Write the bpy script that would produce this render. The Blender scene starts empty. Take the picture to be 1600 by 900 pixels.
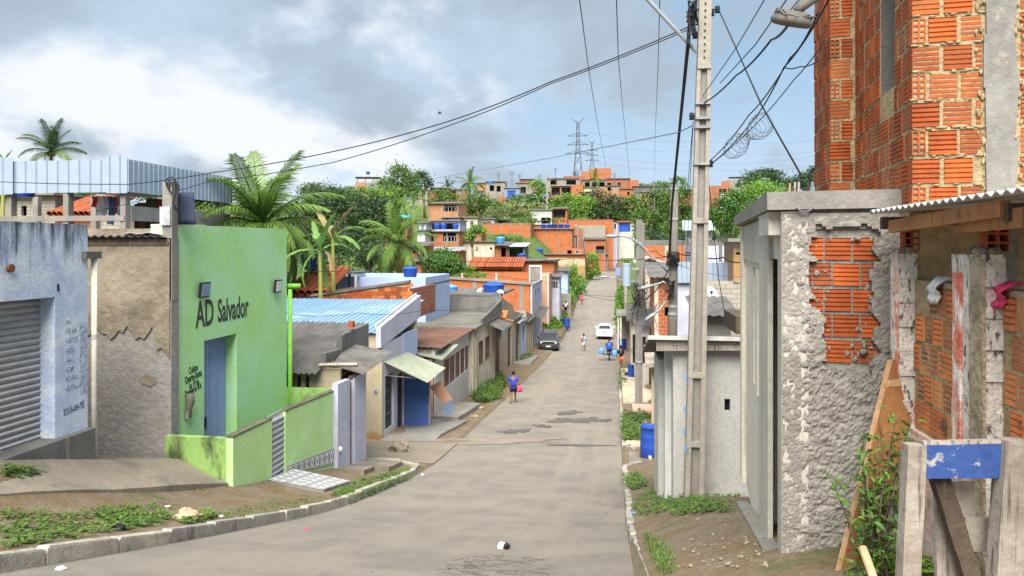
import bpy, bmesh, math, random, colorsys
import numpy as np
from mathutils import Vector, Matrix
random.seed(7); RNG=np.random.default_rng(7)
sc=bpy.context.scene; COL=sc.collection
# ---------------- camera, sky, sun, exposure ----------------
F=1155.0; HZ=385.0; ZC=12.0            # focal length in photo pixels, horizon row, eye height
cd=bpy.data.cameras.new('camera'); cam=bpy.data.objects.new('camera',cd); COL.objects.link(cam); sc.camera=cam
cd.sensor_width=36.0; cd.sensor_fit='HORIZONTAL'; cd.lens=36.0*F/1600.0
cd.shift_y=-(450.0-HZ)/1600.0; cd.clip_start=.05; cd.clip_end=6000
cam.location=(0,0,ZC); cam.rotation_euler=(math.pi/2,0,math.radians(7.97))
SUN_DIR=Vector((.02,.60,-.80)).normalized()
sd=bpy.data.lights.new('sun','SUN'); sd.energy=4.4; sd.angle=math.radians(50); sd.color=(1,.95,.87)
so=bpy.data.objects.new('sun',sd); COL.objects.link(so); so.rotation_euler=SUN_DIR.to_track_quat('-Z','Y').to_euler(); so.location=(5,-30,60)
sc.view_settings.view_transform='Standard'; sc.view_settings.look='None'; sc.view_settings.gamma=1; sc.view_settings.use_curve_mapping=False
sc.view_settings.exposure=1.36
wd=bpy.data.worlds.new('World'); sc.world=wd; wd.use_nodes=True
def world():
    nt=wd.node_tree; N=nt.nodes; L=nt.links; N.clear()
    out=N.new('ShaderNodeOutputWorld'); bg=N.new('ShaderNodeBackground'); L.new(bg.outputs[0],out.inputs[0])
    sky=N.new('ShaderNodeTexSky'); sky.sky_type='NISHITA'; sky.sun_disc=False
    sky.sun_elevation=math.asin(-SUN_DIR.z); sky.sun_rotation=math.atan2(-SUN_DIR.x,-SUN_DIR.y)
    sky.air_density=1.0; sky.dust_density=1.5; sky.ozone_density=1.5
    def m(op,a,b=None,c=None):
        n=N.new('ShaderNodeMath'); n.operation=op
        for i,x in enumerate((a,b,c)):
            if x is None: continue
            if isinstance(x,(int,float)): n.inputs[i].default_value=x
            else: L.new(x,n.inputs[i])
        return n.outputs[0]
    tc=N.new('ShaderNodeTexCoord'); sp=N.new('ShaderNodeSeparateXYZ'); L.new(tc.outputs['Generated'],sp.inputs[0])
    zz=m('ADD',m('ABSOLUTE',sp.outputs[2]),.42)
    cb=N.new('ShaderNodeCombineXYZ'); L.new(m('DIVIDE',sp.outputs[0],zz),cb.inputs[0]); L.new(m('DIVIDE',sp.outputs[1],zz),cb.inputs[1])
    def noise(sc_,det,off,dist=0,ro=.55):
        mp=N.new('ShaderNodeMapping'); mp.inputs['Location'].default_value=off; L.new(cb.outputs[0],mp.inputs[0])
        n=N.new('ShaderNodeTexNoise'); n.inputs['Scale'].default_value=sc_; n.inputs['Detail'].default_value=det; n.inputs['Distortion'].default_value=dist; n.inputs['Roughness'].default_value=ro
        L.new(mp.outputs[0],n.inputs['Vector']); return n.outputs['Fac']
    def ss(x,a,b):
        n=N.new('ShaderNodeMapRange'); n.interpolation_type='SMOOTHSTEP'; n.inputs[1].default_value=a; n.inputs[2].default_value=b; L.new(x,n.inputs[0]); return n.outputs[0]
    def mix(f,a,b):
        n=N.new('ShaderNodeMix'); n.data_type='RGBA'; L.new(f,n.inputs[0])
        for i,x in ((6,a),(7,b)):
            if isinstance(x,tuple): n.inputs[i].default_value=(*x,1)
            else: L.new(x,n.inputs[i])
        return n.outputs[2]
    def blob(px,py,r,sx=1.0):
        cx,cz=(px-800)/1155.0,(385-py)/1155.0; a=math.radians(7.97); v=Vector((cx*math.cos(a)-math.sin(a),cx*math.sin(a)+math.cos(a),cz)).normalized()
        sb=N.new('ShaderNodeVectorMath'); sb.operation='SUBTRACT'; L.new(tc.outputs['Generated'],sb.inputs[0]); sb.inputs[1].default_value=v
        ml=N.new('ShaderNodeVectorMath'); ml.operation='MULTIPLY'; L.new(sb.outputs[0],ml.inputs[0]); ml.inputs[1].default_value=(1/sx,1/sx,1)
        ln=N.new('ShaderNodeVectorMath'); ln.operation='LENGTH'; L.new(ml.outputs[0],ln.inputs[0])
        return ss(ln.outputs['Value'],r,0.0)
    def madd(*xs):
        o=xs[0]
        for x in xs[1:]: o=m('ADD',o,x)
        return o
    n1=noise(2.3,10,(1.3,4.1,0),.25,.56); n2=noise(1.2,7,(7.7,2.2,3),.2,.55); n3=noise(6.0,9,(3.1,9.4,5),.25,.6)
    bank=madd(m('MULTIPLY',blob(580,100,.22,2.0),1.25),m('MULTIPLY',blob(300,25,.17,2.4),1.2),m('MULTIPLY',blob(880,60,.18,1.6),.55),m('MULTIPLY',blob(60,190,.11,1.2),.8))
    gap=madd(m('MULTIPLY',blob(215,150,.07,2.2),.85),m('MULTIPLY',blob(80,105,.04,2.5),.7),m('MULTIPLY',blob(345,185,.06,1.4),.9),m('MULTIPLY',blob(740,130,.05,1.5),.8),m('MULTIPLY',blob(430,215,.07,2.2),.7),m('MULTIPLY',blob(640,225,.06,2.2),.6),m('MULTIPLY',blob(1010,190,.06,1.5),.5))
    sk=N.new('ShaderNodeVectorMath'); sk.operation='SCALE'; L.new(sky.outputs[0],sk.inputs[0]); sk.inputs[3].default_value=.045
    hz=mix(ss(sp.outputs[2],0.0,.34),(.23,.29,.365),(.13,.21,.295))
    sky2=mix(m('ADD',m('MULTIPLY',ss(n3,.3,.7),.2),.72),sk.outputs[0],hz)
    th=madd(n2,m('MULTIPLY',m('SUBTRACT',n1,.5),.55),m('MULTIPLY',m('SUBTRACT',n3,.5),.25),m('MULTIPLY',bank,.10),m('MULTIPLY',gap,-.13))
    ccol=mix(ss(th,.41,.585),(.345,.355,.37),mix(ss(m('ADD',n1,m('MULTIPLY',m('SUBTRACT',n3,.5),.5)),.36,.66),(.20,.25,.305),(.158,.19,.224))) 
    mk=madd(n1,m('MULTIPLY',m('SUBTRACT',n3,.5),.35),m('MULTIPLY',bank,.22),m('MULTIPLY',gap,.14),m('MULTIPLY',blob(1150,130,.34,1.2),-.14))
    mask=m('MULTIPLY',ss(mk,.40,.62),.94)
    col=mix(mask,sky2,ccol)
    L.new(col,bg.inputs[0]); bg.inputs[1].default_value=1.10
world()
# ---------------- frames: pixel columns/rows of the photo -> metres on known planes ----------------
class Fr:
    def __init__(s,b): s.b=math.radians(b); s.rot=math.radians(7.97-b); s.c=math.cos(s.rot); s.s=math.sin(s.rot)
    def W(s,u,v): return (u*s.c-v*s.s, u*s.s+v*s.c)
    def ph(s,px): return math.atan((px-800)/F)-s.b
    def v(s,px,u): return u/math.tan(s.ph(px))
    def u(s,px,v): return v*math.tan(s.ph(px))
    def dep(s,u,v): return -u*math.sin(s.b)+v*math.cos(s.b)
    def z(s,py,u,v): return ZC+(HZ-py)/F*s.dep(u,v)
    def at(s,px,py,d):
        cx=(px-800)/F*d; return (cx*math.cos(s.b)-d*math.sin(s.b), cx*math.sin(s.b)+d*math.cos(s.b), ZC+(HZ-py)/F*d)
ST=Fr(7.97); BR=Fr(13.9); CAM=Fr(0.0)
_ry=[-30,-10,0,3,6,10.4,13.7,20.7,28,35,55,78,92,107,150,205,260,400]
_rz=[0.2,-.6,-1.6,-2.2,-2.97,-4.2,-5.1,-6.4,-7.1,-7.6,-8.9,-9.95,-9.5,-8.3,-7.3,-6.8,-5,-3]
_ys=np.arange(-40,420,.25); _zs=np.interp(_ys,_ry,_rz)
_k=np.exp(-np.linspace(-2,2,25)**2); _k/=_k.sum(); _zs=np.convolve(np.pad(_zs,12,mode='edge'),_k,'valid')+ZC
_zl=_zs.tolist()
def rz(y):
    k=(y+40)*4; i=min(max(int(k),0),len(_zl)-2); return _zl[i]+(_zl[i+1]-_zl[i])*min(1,max(0,k-i))
def lerp(a,b,t): return a+(b-a)*t
def tab(x,xs,ys):
    if x<=xs[0]: return ys[0]
    for i in range(1,len(xs)):
        if x<=xs[i]: return ys[i-1]+(ys[i]-ys[i-1])*(x-xs[i-1])/(xs[i]-xs[i-1])
    return ys[-1]
KL=-5.35; KR=.2
def kerb_left(y): return tab(y,[-20,5,7,9,19.5,30,205],[-5.9,-5.75,-5.45,-5.35,-5.3,-5.5,-5.6])
_hy=[-40,40,60,80,100,130,160,190,220,260,320,420,900]
_hl=[10.5,5.0,5.0,6.2,7.6,9.8,15.,19.5,23.,27.,32.,30.,20.]
_hr=[10.5,5.0,4.6,4.6,5.5,8.5,13.,17.,20.,25.,28.,27.,20.]
def gz(x,y):
    r=rz(y); kl=kerb_left(y)
    if x<kl:                                        # left of the road
        t=min(1,(kl-x)/tab(y,[74,84],[2.9,6.0])); t=t**tab(y,[60,80],[1.9,.65])
        bank=tab(y,[-20,8,13,17,20.5,21.4,26,74,84,105,150,200],[.75,.75,.72,.5,.22,.0,.1,.15,3.8,4.0,2.2,1.2])
        st=.10 if (y<21.2 or y>25.2) else -.02
        z=r+st+bank*t
        far=tab(y,_hy,_hl); k=min(1,max(0,(-x-tab(y,[60,110],[11,8]))/tab(y,[60,110],[24,13]))); k=k*k*(3-2*k)*min(1,max(0,(y-24)/20))
        if y>203: k=max(k,min(1,(y-203)/60)**2)
        return z*(1-k)+far*k
    if x>KR:
        t=min(1,(x-KR)/1.3)
        bank=tab(y,[-20,5,8,11,13,16,22,78,90,120,200],[.5,.5,.55,.6,.5,.25,.1,.15,1.3,1.6,1.2])
        st=.12 if (y<22.2 or y>24.9) else .0
        z=r+st+bank*t
        far=tab(y,_hy,_hr); k=min(1,max(0,(x-tab(y,[50,100],[9,4]))/tab(y,[50,100],[24,13]))); k=k*k*(3-2*k)*min(1,max(0,(y-24)/20))
        if y>203: k=max(k,min(1,(y-203)/60)**2)
        return z*(1-k)+far*k
    if y>203: k=min(1,(y-203)/60); k=k*k*(3-2*k); return r*(1-k)+k*tab(y,_hy,_hl)
    return r
def hit(px,py,off=0.0,d0=2.5):
    d=d0; lo=None
    while d<420:
        x,y,z=ST.at(px,py,d)
        if z<gz(x,y)+off:
            if lo is None: return (x,y,gz(x,y)+off)
            hi=d
            for _ in range(12):
                m=(lo+hi)/2; x,y,z=ST.at(px,py,m)
                if z<gz(x,y)+off: hi=m
                else: lo=m
            return (x,y,gz(x,y)+off)
        lo=d; d*=1.025
    return ST.at(px,py,200)
# ---------------- materials ----------------
MATS={}
def mat(name,c1,c2=None,ns=1.6,lo=.35,hi=.65,rough=.85,bump=.25,bs=35,c3=None,s3=(1,1,1),n3=2.0,lo3=.5,hi3=.65,zg=None,rnd=0.0,metal=0.0,fine=.22,spec=.3,isl=0.0,bd=.02,trans=0.0):
    m=bpy.data.materials.new(name); MATS[name]=m; m.use_nodes=True; nt=m.node_tree; N=nt.nodes; L=nt.links
    b=N['Principled BSDF']; b.inputs['Roughness'].default_value=rough; b.inputs['Metallic'].default_value=metal; b.inputs['Specular IOR Level'].default_value=spec
    tc=N.new('ShaderNodeTexCoord'); oi=N.new('ShaderNodeObjectInfo')
    va=N.new('ShaderNodeVectorMath'); va.operation='ADD'; L.new(tc.outputs['Object'],va.inputs[0])
    cm=N.new('ShaderNodeVectorMath'); cm.operation='SCALE'; cm.inputs[0].default_value=(31,17,0.0); L.new(oi.outputs['Random'],cm.inputs[3]); L.new(cm.outputs[0],va.inputs[1]); vec=va.outputs[0]
    def noise(s,det=6,v=None,ro=.6):
        n=N.new('ShaderNodeTexNoise'); n.inputs['Scale'].default_value=s; n.inputs['Detail'].default_value=det; n.inputs['Roughness'].default_value=ro; L.new(v or vec,n.inputs['Vector']); return n.outputs['Fac']
    def mr(x,a,b_,c=0,d=1,sm=True):
        n=N.new('ShaderNodeMapRange'); n.interpolation_type='SMOOTHSTEP' if sm else 'LINEAR'
        for i,q in enumerate((a,b_,c,d)): n.inputs[i+1].default_value=q
        L.new(x,n.inputs[0]); return n.outputs[0]
    def mix(f,a,b_,bt='MIX'):
        n=N.new('ShaderNodeMix'); n.data_type='RGBA'; n.blend_type=bt
        if isinstance(f,float): n.inputs[0].default_value=f
        else: L.new(f,n.inputs[0])
        for i,q in ((6,a),(7,b_)):
            if isinstance(q,tuple): n.inputs[i].default_value=(*q[:3],1)
            else: L.new(q,n.inputs[i])
        return n.outputs[2]
    col=mix(mr(noise(ns),lo,hi),c1,c2 or tuple(x*.8 for x in c1))
    if c3:
        mp=N.new('ShaderNodeMapping'); mp.inputs['Scale'].default_value=s3; L.new(vec,mp.inputs[0])
        f=noise(n3,8,mp.outputs[0],.65)
        if zg:
            sp=N.new('ShaderNodeSeparateXYZ'); L.new(tc.outputs['Object'],sp.inputs[0])
            g=mr(sp.outputs[2],zg[0],zg[1],-.35,.35,False)
            ad=N.new('ShaderNodeMath'); ad.operation='ADD'; L.new(f,ad.inputs[0]); L.new(g,ad.inputs[1]); f=ad.outputs[0]
        col=mix(mr(f,lo3,hi3),col,c3)
    if fine:
        g=mr(noise(bs*.6,4),.25,.75,1-fine,1+fine*.6,False); cb=N.new('ShaderNodeCombineColor')
        for i in range(3): L.new(g,cb.inputs[i])
        col=mix(1.0,col,cb.outputs[0],'MULTIPLY')
    if rnd or isl:
        if isl:
            ge=N.new('ShaderNodeNewGeometry'); src=ge.outputs['Random Per Island']; a=isl
        else: src=oi.outputs['Random']; a=rnd
        g=mr(src,0,1,1-a,1+a,False); cb=N.new('ShaderNodeCombineColor')
        L.new(g,cb.inputs[0]); L.new(g,cb.inputs[1]); L.new(mr(src,0,1,1-a*.4,1+a*.6,False),cb.inputs[2])
        col=mix(1.0,col,cb.outputs[0],'MULTIPLY')
    L.new(col,b.inputs['Base Color'])
    if trans:
        t=N.new('ShaderNodeBsdfTranslucent'); L.new(col,t.inputs[0]); ms=N.new('ShaderNodeMixShader'); ms.inputs[0].default_value=trans
        L.new(b.outputs[0],ms.inputs[1]); L.new(t.outputs[0],ms.inputs[2]); L.new(ms.outputs[0],N['Material Output'].inputs[0])
    if bump:
        bn=N.new('ShaderNodeBump'); bn.inputs['Strength'].default_value=bump; bn.inputs['Distance'].default_value=bd
        L.new(noise(bs,5),bn.inputs['Height']); L.new(bn.outputs[0],b.inputs['Normal'])
    return m
def brickmat(name,c1,c2,mortar,w=.3,h=.2,ms=.014,stain=None):
    m=mat(name,c1); nt=m.node_tree; N=nt.nodes; L=nt.links; b=N['Principled BSDF']
    tc=N.new('ShaderNodeTexCoord'); sp=N.new('ShaderNodeSeparateXYZ'); L.new(tc.outputs['Object'],sp.inputs[0])
    ad=N.new('ShaderNodeMath'); ad.operation='ADD'; L.new(sp.outputs[0],ad.inputs[0]); L.new(sp.outputs[1],ad.inputs[1])
    cb=N.new('ShaderNodeCombineXYZ'); L.new(ad.outputs[0],cb.inputs[0]); L.new(sp.outputs[2],cb.inputs[1])
    br=N.new('ShaderNodeTexBrick'); br.inputs['Scale'].default_value=1; br.inputs['Brick Width'].default_value=w; br.inputs['Row Height'].default_value=h; br.inputs['Mortar Size'].default_value=ms; br.inputs['Mortar Smooth'].default_value=.2
    br.inputs['Color1'].default_value=(*c1,1); br.inputs['Color2'].default_value=(*c2,1); br.inputs['Mortar'].default_value=(*mortar,1); L.new(cb.outputs[0],br.inputs['Vector'])
    no=N.new('ShaderNodeTexNoise'); no.inputs['Scale'].default_value=.9; no.inputs['Detail'].default_value=7; L.new(tc.outputs['Object'],no.inputs['Vector'])
    mr=N.new('ShaderNodeMapRange'); mr.inputs[1].default_value=.52; mr.inputs[2].default_value=.72; mr.inputs[4].default_value=.65; L.new(no.outputs['Fac'],mr.inputs[0])
    mx=N.new('ShaderNodeMix'); mx.data_type='RGBA'; L.new(mr.outputs[0],mx.inputs[0]); L.new(br.outputs['Color'],mx.inputs[6]); mx.inputs[7].default_value=(*(stain or tuple(x*.55 for x in c1)),1)
    L.new(mx.outputs[2],b.inputs['Base Color'])
    bp=N.new('ShaderNodeBump'); bp.invert=True; bp.inputs['Distance'].default_value=.02; L.new(br.outputs['Fac'],bp.inputs['Height']); L.new(bp.outputs[0],b.inputs['Normal'])
    return m
def tint(c,k): return tuple(x*k for x in c)
mat('asphalt',(.225,.20,.166),(.175,.158,.134),ns=.9,lo=.36,hi=.64,rough=.92,bump=.7,bs=95,c3=(.235,.205,.163),s3=(1.7,.07,1),n3=.9,lo3=.46,hi3=.70,bd=.012,fine=.38)
mat('asphalt_dark',(.20,.178,.148),(.16,.144,.122),ns=1.2,rough=.9,bump=.7,bs=95,bd=.012,fine=.38)
mat('wet',(.085,.077,.067),(.12,.108,.093),rough=.6,bump=.1,bs=50)
mat('dirt_film',(.25,.21,.158),(.21,.178,.137),ns=.8,rough=.95,bump=.6,bs=90,bd=.01,fine=.35)
mat('crackpatch',(.145,.125,.105),(.19,.165,.14),ns=6,rough=.9)
mat('ground',(.155,.105,.056),(.175,.14,.098),ns=1.6,rough=.95,bump=.8,bs=28,c3=(.10,.105,.04),n3=1.1,lo3=.54,hi3=.68,fine=.4)
mat('bankgrass',(.095,.15,.03),(.06,.10,.024),ns=1.2,rough=.95,bump=.8,bs=12,bd=.1,c3=(.16,.125,.07),n3=.35,lo3=.56,hi3=.7,fine=.4)
mat('concrete',(.245,.23,.205),(.19,.178,.158),ns=1.2,c3=(.13,.12,.10),s3=(1,1,.35),n3=1.5,lo3=.56,hi3=.75,bump=.35,bs=40)
mat('patio',(.25,.21,.16),(.18,.152,.115),ns=.9,c3=(.14,.125,.10),n3=.8,lo3=.5,hi3=.65,bump=.5,bs=22)
mat('kerb',(.36,.33,.28),(.27,.245,.205),ns=2.5,c3=(.14,.125,.1),s3=(1,1,.5),n3=4,lo3=.53,hi3=.7,bump=.5,bs=30,rnd=.13)
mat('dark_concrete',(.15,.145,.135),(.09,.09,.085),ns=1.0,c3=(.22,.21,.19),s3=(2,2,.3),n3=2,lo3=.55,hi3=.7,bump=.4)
mat('grey_render',(.285,.262,.232),(.22,.202,.178),ns=1.4,bump=.75,bs=42,bd=.024,c3=(.33,.31,.28),n3=2.2,lo3=.55,hi3=.7,fine=.3)
mat('smooth_render',(.48,.45,.39),(.41,.38,.325),ns=1.2,bump=.2,bs=25,c3=(.27,.25,.21),s3=(3,3,.3),n3=1.5,lo3=.58,hi3=.75)
mat('cream_render',(.66,.61,.50),(.58,.53,.43),ns=1.3,bump=.2,c3=(.38,.34,.27),s3=(3,3,.25),n3=1.5,lo3=.58,hi3=.75)
mat('lightgrey_wall',(.47,.46,.43),(.41,.40,.37),ns=.8,bump=.15,c3=(.30,.28,.23),s3=(1,1,.5),n3=1.0,lo3=.6,hi3=.78)
mat('blue_plaster',(.40,.48,.65),(.60,.65,.72),ns=1.7,bump=.45,c3=(.045,.055,.095),s3=(4,4,.5),n3=1.8,lo3=.50,hi3=.82,zg=(1.5,3.75),fine=.25)
mat('pale_paint',(.62,.68,.78),(.5,.56,.68),ns=4)
mat('tan_plaster',(.235,.20,.15),(.19,.16,.115),ns=1.5,bump=.7,bs=9,bd=.04,c3=(.14,.115,.075),n3=1.1,lo3=.5,hi3=.68)
mat('grey_plaster',(.27,.25,.235),(.23,.215,.20),ns=1.2,bump=.6,bs=12,bd=.04,c3=(.36,.31,.23),n3=2.5,lo3=.66,hi3=.72)
mat('green_paint',(.385,.65,.37),(.345,.62,.225),ns=.7,bump=.22,bs=18,c3=(.19,.33,.16),s3=(5,5,.22),n3=1.6,lo3=.58,hi3=.9,fine=.12)
mat('green_wall',(.45,.66,.32),(.40,.60,.24),ns=.9,bump=.15,c3=(.055,.075,.03),s3=(3,3,.7),n3=2.2,lo3=.62,hi3=.85,zg=(-.2,1.6),fine=.12)
mat('green_mossy',(.26,.42,.12),(.2,.34,.1),ns=.9,bump=.2,c3=(.05,.06,.03),s3=(2,2,.8),n3=1.5,lo3=.42,hi3=.68,fine=.12)
mat('green_pipe',(.2,.52,.06),rough=.5,bump=0)
mat('mould',(.07,.07,.05),(.13,.13,.09),ns=5)
mat('paint_black',(.03,.04,.035),(.05,.06,.05),ns=20,bump=0,rough=.7)
mat('paint_ink',(.24,.28,.36),(.42,.50,.64),ns=18,lo=.4,hi=.6,bump=0)
mat('paint_blueink',(.10,.13,.22),(.3,.38,.55),ns=14,lo=.5,hi=.7,bump=0)
mat('shutter_metal',(.36,.36,.37),(.29,.29,.30),ns=1.5,rough=.5,bump=.1,c3=(.36,.30,.22),s3=(1,1,2),n3=1.2,lo3=.55,hi3=.75)
mat('blue_door',(.27,.37,.58),(.23,.32,.52),ns=2,rough=.5,bump=0)
mat('pvc',(.66,.63,.54),(.58,.55,.46),ns=3,rough=.5,bump=0)
mat('white',(.50,.50,.49),(.42,.42,.41),ns=2,bump=.05,fine=.08)
mat('lavender',(.44,.45,.54),(.37,.38,.46),ns=1.2,c3=(.36,.35,.36),s3=(2,2,.4),n3=1.3,lo3=.58,hi3=.75)
mat('paleblue_wall',(.36,.45,.63),(.32,.40,.58),ns=1,c3=(.42,.46,.52),s3=(2,2,.4),n3=1,lo3=.6,hi3=.8)
mat('fascia',(.29,.355,.43),(.26,.325,.40),ns=1.5,rough=.4,bump=0,fine=.05)
mat('dark_metal',(.02,.022,.026),rough=.45,bump=0)
mat('black',(.012,.012,.013),rough=.6,bump=0)
mat('cable',(.015,.015,.016),rough=.6,bump=0,fine=0)
mat('wire_grey',(.10,.105,.115),rough=.6,bump=0,fine=0)
mat('galv',(.30,.31,.325),(.24,.25,.26),ns=6,rough=.45,bump=0)
mat('asbestos',(.135,.125,.115),(.085,.08,.075),ns=1.5,c3=(.24,.225,.2),n3=4,lo3=.6,hi3=.75,bump=.3,bs=20)
mat('blue_roof',(.19,.30,.45),(.16,.265,.42),ns=.5,rough=.4,bump=0,c3=(.26,.37,.50),s3=(.3,1,1),n3=.8,lo3=.5,hi3=.65,fine=.06)
mat('brown_roof',(.17,.085,.055),(.115,.062,.045),ns=1.2,c3=(.19,.12,.085),n3=3,lo3=.56,hi3=.7)
mat('fibre_sheet',(.29,.31,.24),(.23,.25,.18),ns=1.2,rough=.5,bump=.05,c3=(.36,.36,.24),s3=(1,1,1),n3=1.5,lo3=.56,hi3=.75)
mat('mossroof',(.115,.11,.095),(.165,.155,.13),ns=.8,c3=(.16,.17,.05),n3=.5,lo3=.54,hi3=.68,bump=.5)
mat('clay_tile',(.34,.088,.032),(.23,.065,.03),ns=3,c3=(.13,.06,.04),n3=4,lo3=.56,hi3=.72,rnd=.2,isl=.25)
mat('clay_orange',(.58,.21,.07),(.5,.17,.06),ns=3,isl=.15)
mat('brick',(.40,.095,.022),(.30,.066,.016),ns=4,bump=.35,bs=50,rnd=.26,c3=(.20,.065,.03),s3=(1,1,3.5),n3=3,lo3=.52,hi3=.72,bd=.006,fine=.18)
mat('old_brick',(.60,.215,.07),(.46,.145,.05),ns=4,bump=.4,bs=60,rnd=.32,c3=(.14,.075,.045),n3=5,lo3=.56,hi3=.7,bd=.006)
mat('mortar',(.42,.32,.18),(.32,.24,.135),ns=6,bump=.9,bs=30,bd=.03,fine=.3)
mat('grey_mortar',(.25,.235,.21),(.20,.188,.168),ns=6,bump=.9,bs=25,bd=.03,fine=.3)
mat('col_concrete',(.235,.225,.205),(.18,.172,.158),ns=3,bump=.4,bs=30,c3=(.40,.33,.25),n3=3,lo3=.58,hi3=.7)
BO=(.39,.105,.033); BO2=(.33,.085,.027)
brickmat('brick_far',BO,BO2,(.42,.31,.21))
brickmat('brick_far2',(.31,.10,.05),(.25,.082,.042),(.34,.27,.2))
brickmat('brick_orange',(.44,.118,.032),(.38,.098,.027),(.38,.25,.15))
brickmat('brick_tan',(.40,.19,.085),(.35,.16,.07),(.40,.31,.22))
brickmat('block_grey',(.34,.31,.26),(.29,.265,.22),(.22,.20,.17),w=.42,h=.2)
mat('ridge_grey',(.30,.265,.225),(.22,.195,.17),ns=1.2,c3=(.13,.11,.10),n3=1.5,lo3=.52,hi3=.7)
mat('mottled_white',(.55,.50,.41),(.48,.42,.33),ns=1.5,c3=(.25,.2,.15),n3=3,lo3=.55,hi3=.68)
mat('stained_white',(.52,.49,.42),(.42,.37,.27),ns=1.0,c3=(.06,.055,.045),s3=(3,3,.35),n3=1.4,lo3=.55,hi3=.72)
mat('beige_wall',(.34,.295,.235),(.29,.25,.195),ns=.8,c3=(.2,.16,.12),s3=(3,3,.4),n3=1.2,lo3=.6,hi3=.75)
mat('cream_wall',(.42,.36,.25),(.37,.31,.205),ns=.9,c3=(.33,.2,.085),s3=(1,1,1),n3=1.5,lo3=.42,hi3=.72,zg=(.9,-.3))
mat('shop_blue',(.05,.105,.30),(.06,.125,.34),ns=1.0,bump=.05,c3=(.3,.33,.4),n3=3,lo3=.72,hi3=.78,rough=.6)
mat('brown_panel',(.20,.10,.065),(.15,.075,.05),ns=2,bump=.2)
mat('plank_peach',(.50,.285,.19),(.42,.235,.155),ns=2,rnd=.1)
mat('wood_grey',(.37,.33,.28),(.26,.225,.185),ns=2,c3=(.10,.085,.07),s3=(14,14,.8),n3=2.5,lo3=.52,hi3=.66,bump=.6,bs=30,bd=.01)
mat('wood_dark',(.12,.085,.06),(.075,.055,.04),ns=2,c3=(.2,.16,.12),s3=(10,10,1),n3=2,lo3=.55,hi3=.7,bump=.4)
mat('wood_orange',(.40,.19,.075),(.27,.12,.05),ns=1.2,c3=(.11,.055,.03),s3=(6,6,1),n3=1.6,lo3=.52,hi3=.7,bump=.3)
mat('wood_edge',(.56,.36,.20),(.42,.25,.13),ns=5,bump=.4)
mat('blue_board',(.03,.07,.24),(.04,.09,.28),ns=3,c3=(.42,.39,.34),s3=(1,1,1.6),n3=5,lo3=.53,hi3=.60,bump=.25,bs=30,bd=.008)
mat('peel_white',(.68,.64,.57),(.55,.49,.43),ns=7,c3=(.10,.09,.08),s3=(2.5,2.5,.9),n3=11,lo3=.53,hi3=.62,bump=.8,bs=35,bd=.02)
mat('peel_red',(.58,.13,.075),(.68,.42,.34),ns=7,c3=(.75,.72,.68),s3=(2,2,.7),n3=7,lo3=.52,hi3=.6,bump=.8,bs=35,bd=.02)
mat('pinkish_wall',(.70,.60,.53),(.62,.42,.36),ns=3,c3=(.36,.30,.25),n3=4,lo3=.58,hi3=.7,bump=.6,bs=25)
mat('tan_rough',(.46,.38,.25),(.25,.20,.13),ns=8,bump=1,bs=30,bd=.04)
mat('plastic_blue',(.02,.065,.33),(.018,.055,.29),ns=3,rough=.4,bump=0,fine=.05)
mat('tank_blue',(.025,.09,.44),(.02,.075,.38),ns=3,rough=.4,bump=0,fine=.05)
mat('tank_light',(.10,.32,.72),(.09,.28,.66),ns=3,rough=.4,bump=0,fine=.05)
mat('turquoise',(.03,.55,.68),(.03,.48,.62),ns=1,bump=.1)
mat('glass_dark',(.03,.035,.045),rough=.12,bump=0,fine=0,spec=.6)
mat('window_blue',(.20,.27,.42),(.17,.24,.38),rough=.4,bump=0)
mat('dish_white',(.45,.46,.48),rough=.5,bump=0,fine=.03)
mat('foil',(.6,.6,.62),(.4,.4,.43),ns=8,rough=.4,metal=.25,bump=.8,bs=20)
mat('navy_cloth',(.035,.045,.085),(.028,.036,.07),ns=2,bump=.3,bs=8)
mat('leaf_mid',(.075,.145,.028),(.11,.195,.035),ns=.4,rough=.55,bump=0,isl=.45,fine=0,trans=.3)
mat('leaf_dark',(.036,.075,.026),(.055,.10,.032),ns=.4,rough=.5,bump=0,isl=.45,fine=0,trans=.25)
mat('leaf_bright',(.125,.25,.03),(.175,.32,.045),ns=.6,rough=.55,bump=0,isl=.4,fine=0,trans=.35)
mat('leaf_bush',(.05,.135,.018),(.085,.19,.027),ns=.6,rough=.45,bump=0,isl=.45,fine=0,trans=.3)
mat('leaf_olive',(.125,.165,.055),(.16,.20,.07),ns=.6,rough=.6,bump=0,isl=.4,fine=0,trans=.3)
mat('palm_green',(.105,.195,.032),(.15,.25,.045),ns=.5,rough=.45,bump=0,isl=.35,rnd=.25,fine=0,trans=.35)
mat('palm_dark',(.045,.085,.025),(.065,.11,.03),ns=.5,rough=.5,bump=0,isl=.35,fine=0,trans=.25)
mat('palm_yellow',(.28,.27,.05),(.22,.26,.05),ns=.5,rough=.5,bump=0,isl=.3,fine=0,trans=.35)
mat('dry_leaf',(.30,.235,.11),(.22,.165,.075),ns=1,rough=.8,bump=0,isl=.3,fine=0,trans=.2)
mat('banana_green',(.115,.235,.055),(.15,.28,.07),ns=.7,rough=.45,bump=0,rnd=.25,fine=.1,trans=.35)
mat('weed',(.07,.135,.022),(.115,.18,.038),ns=.9,rough=.6,bump=0,isl=.45,fine=0,trans=.3)
mat('bark',(.17,.135,.10),(.11,.085,.06),ns=4,bump=.7,bs=20)
mat('skin',(.20,.105,.065),(.18,.092,.056),rough=.6,bump=0,fine=.05)
mat('hair',(.012,.009,.008),rough=.6,bump=0)
def cm(name,c,rough=.8,**k): return mat(name,c,tint(c,.85),ns=4,rough=rough,bump=k.pop('bump',.1),**k)
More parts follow.
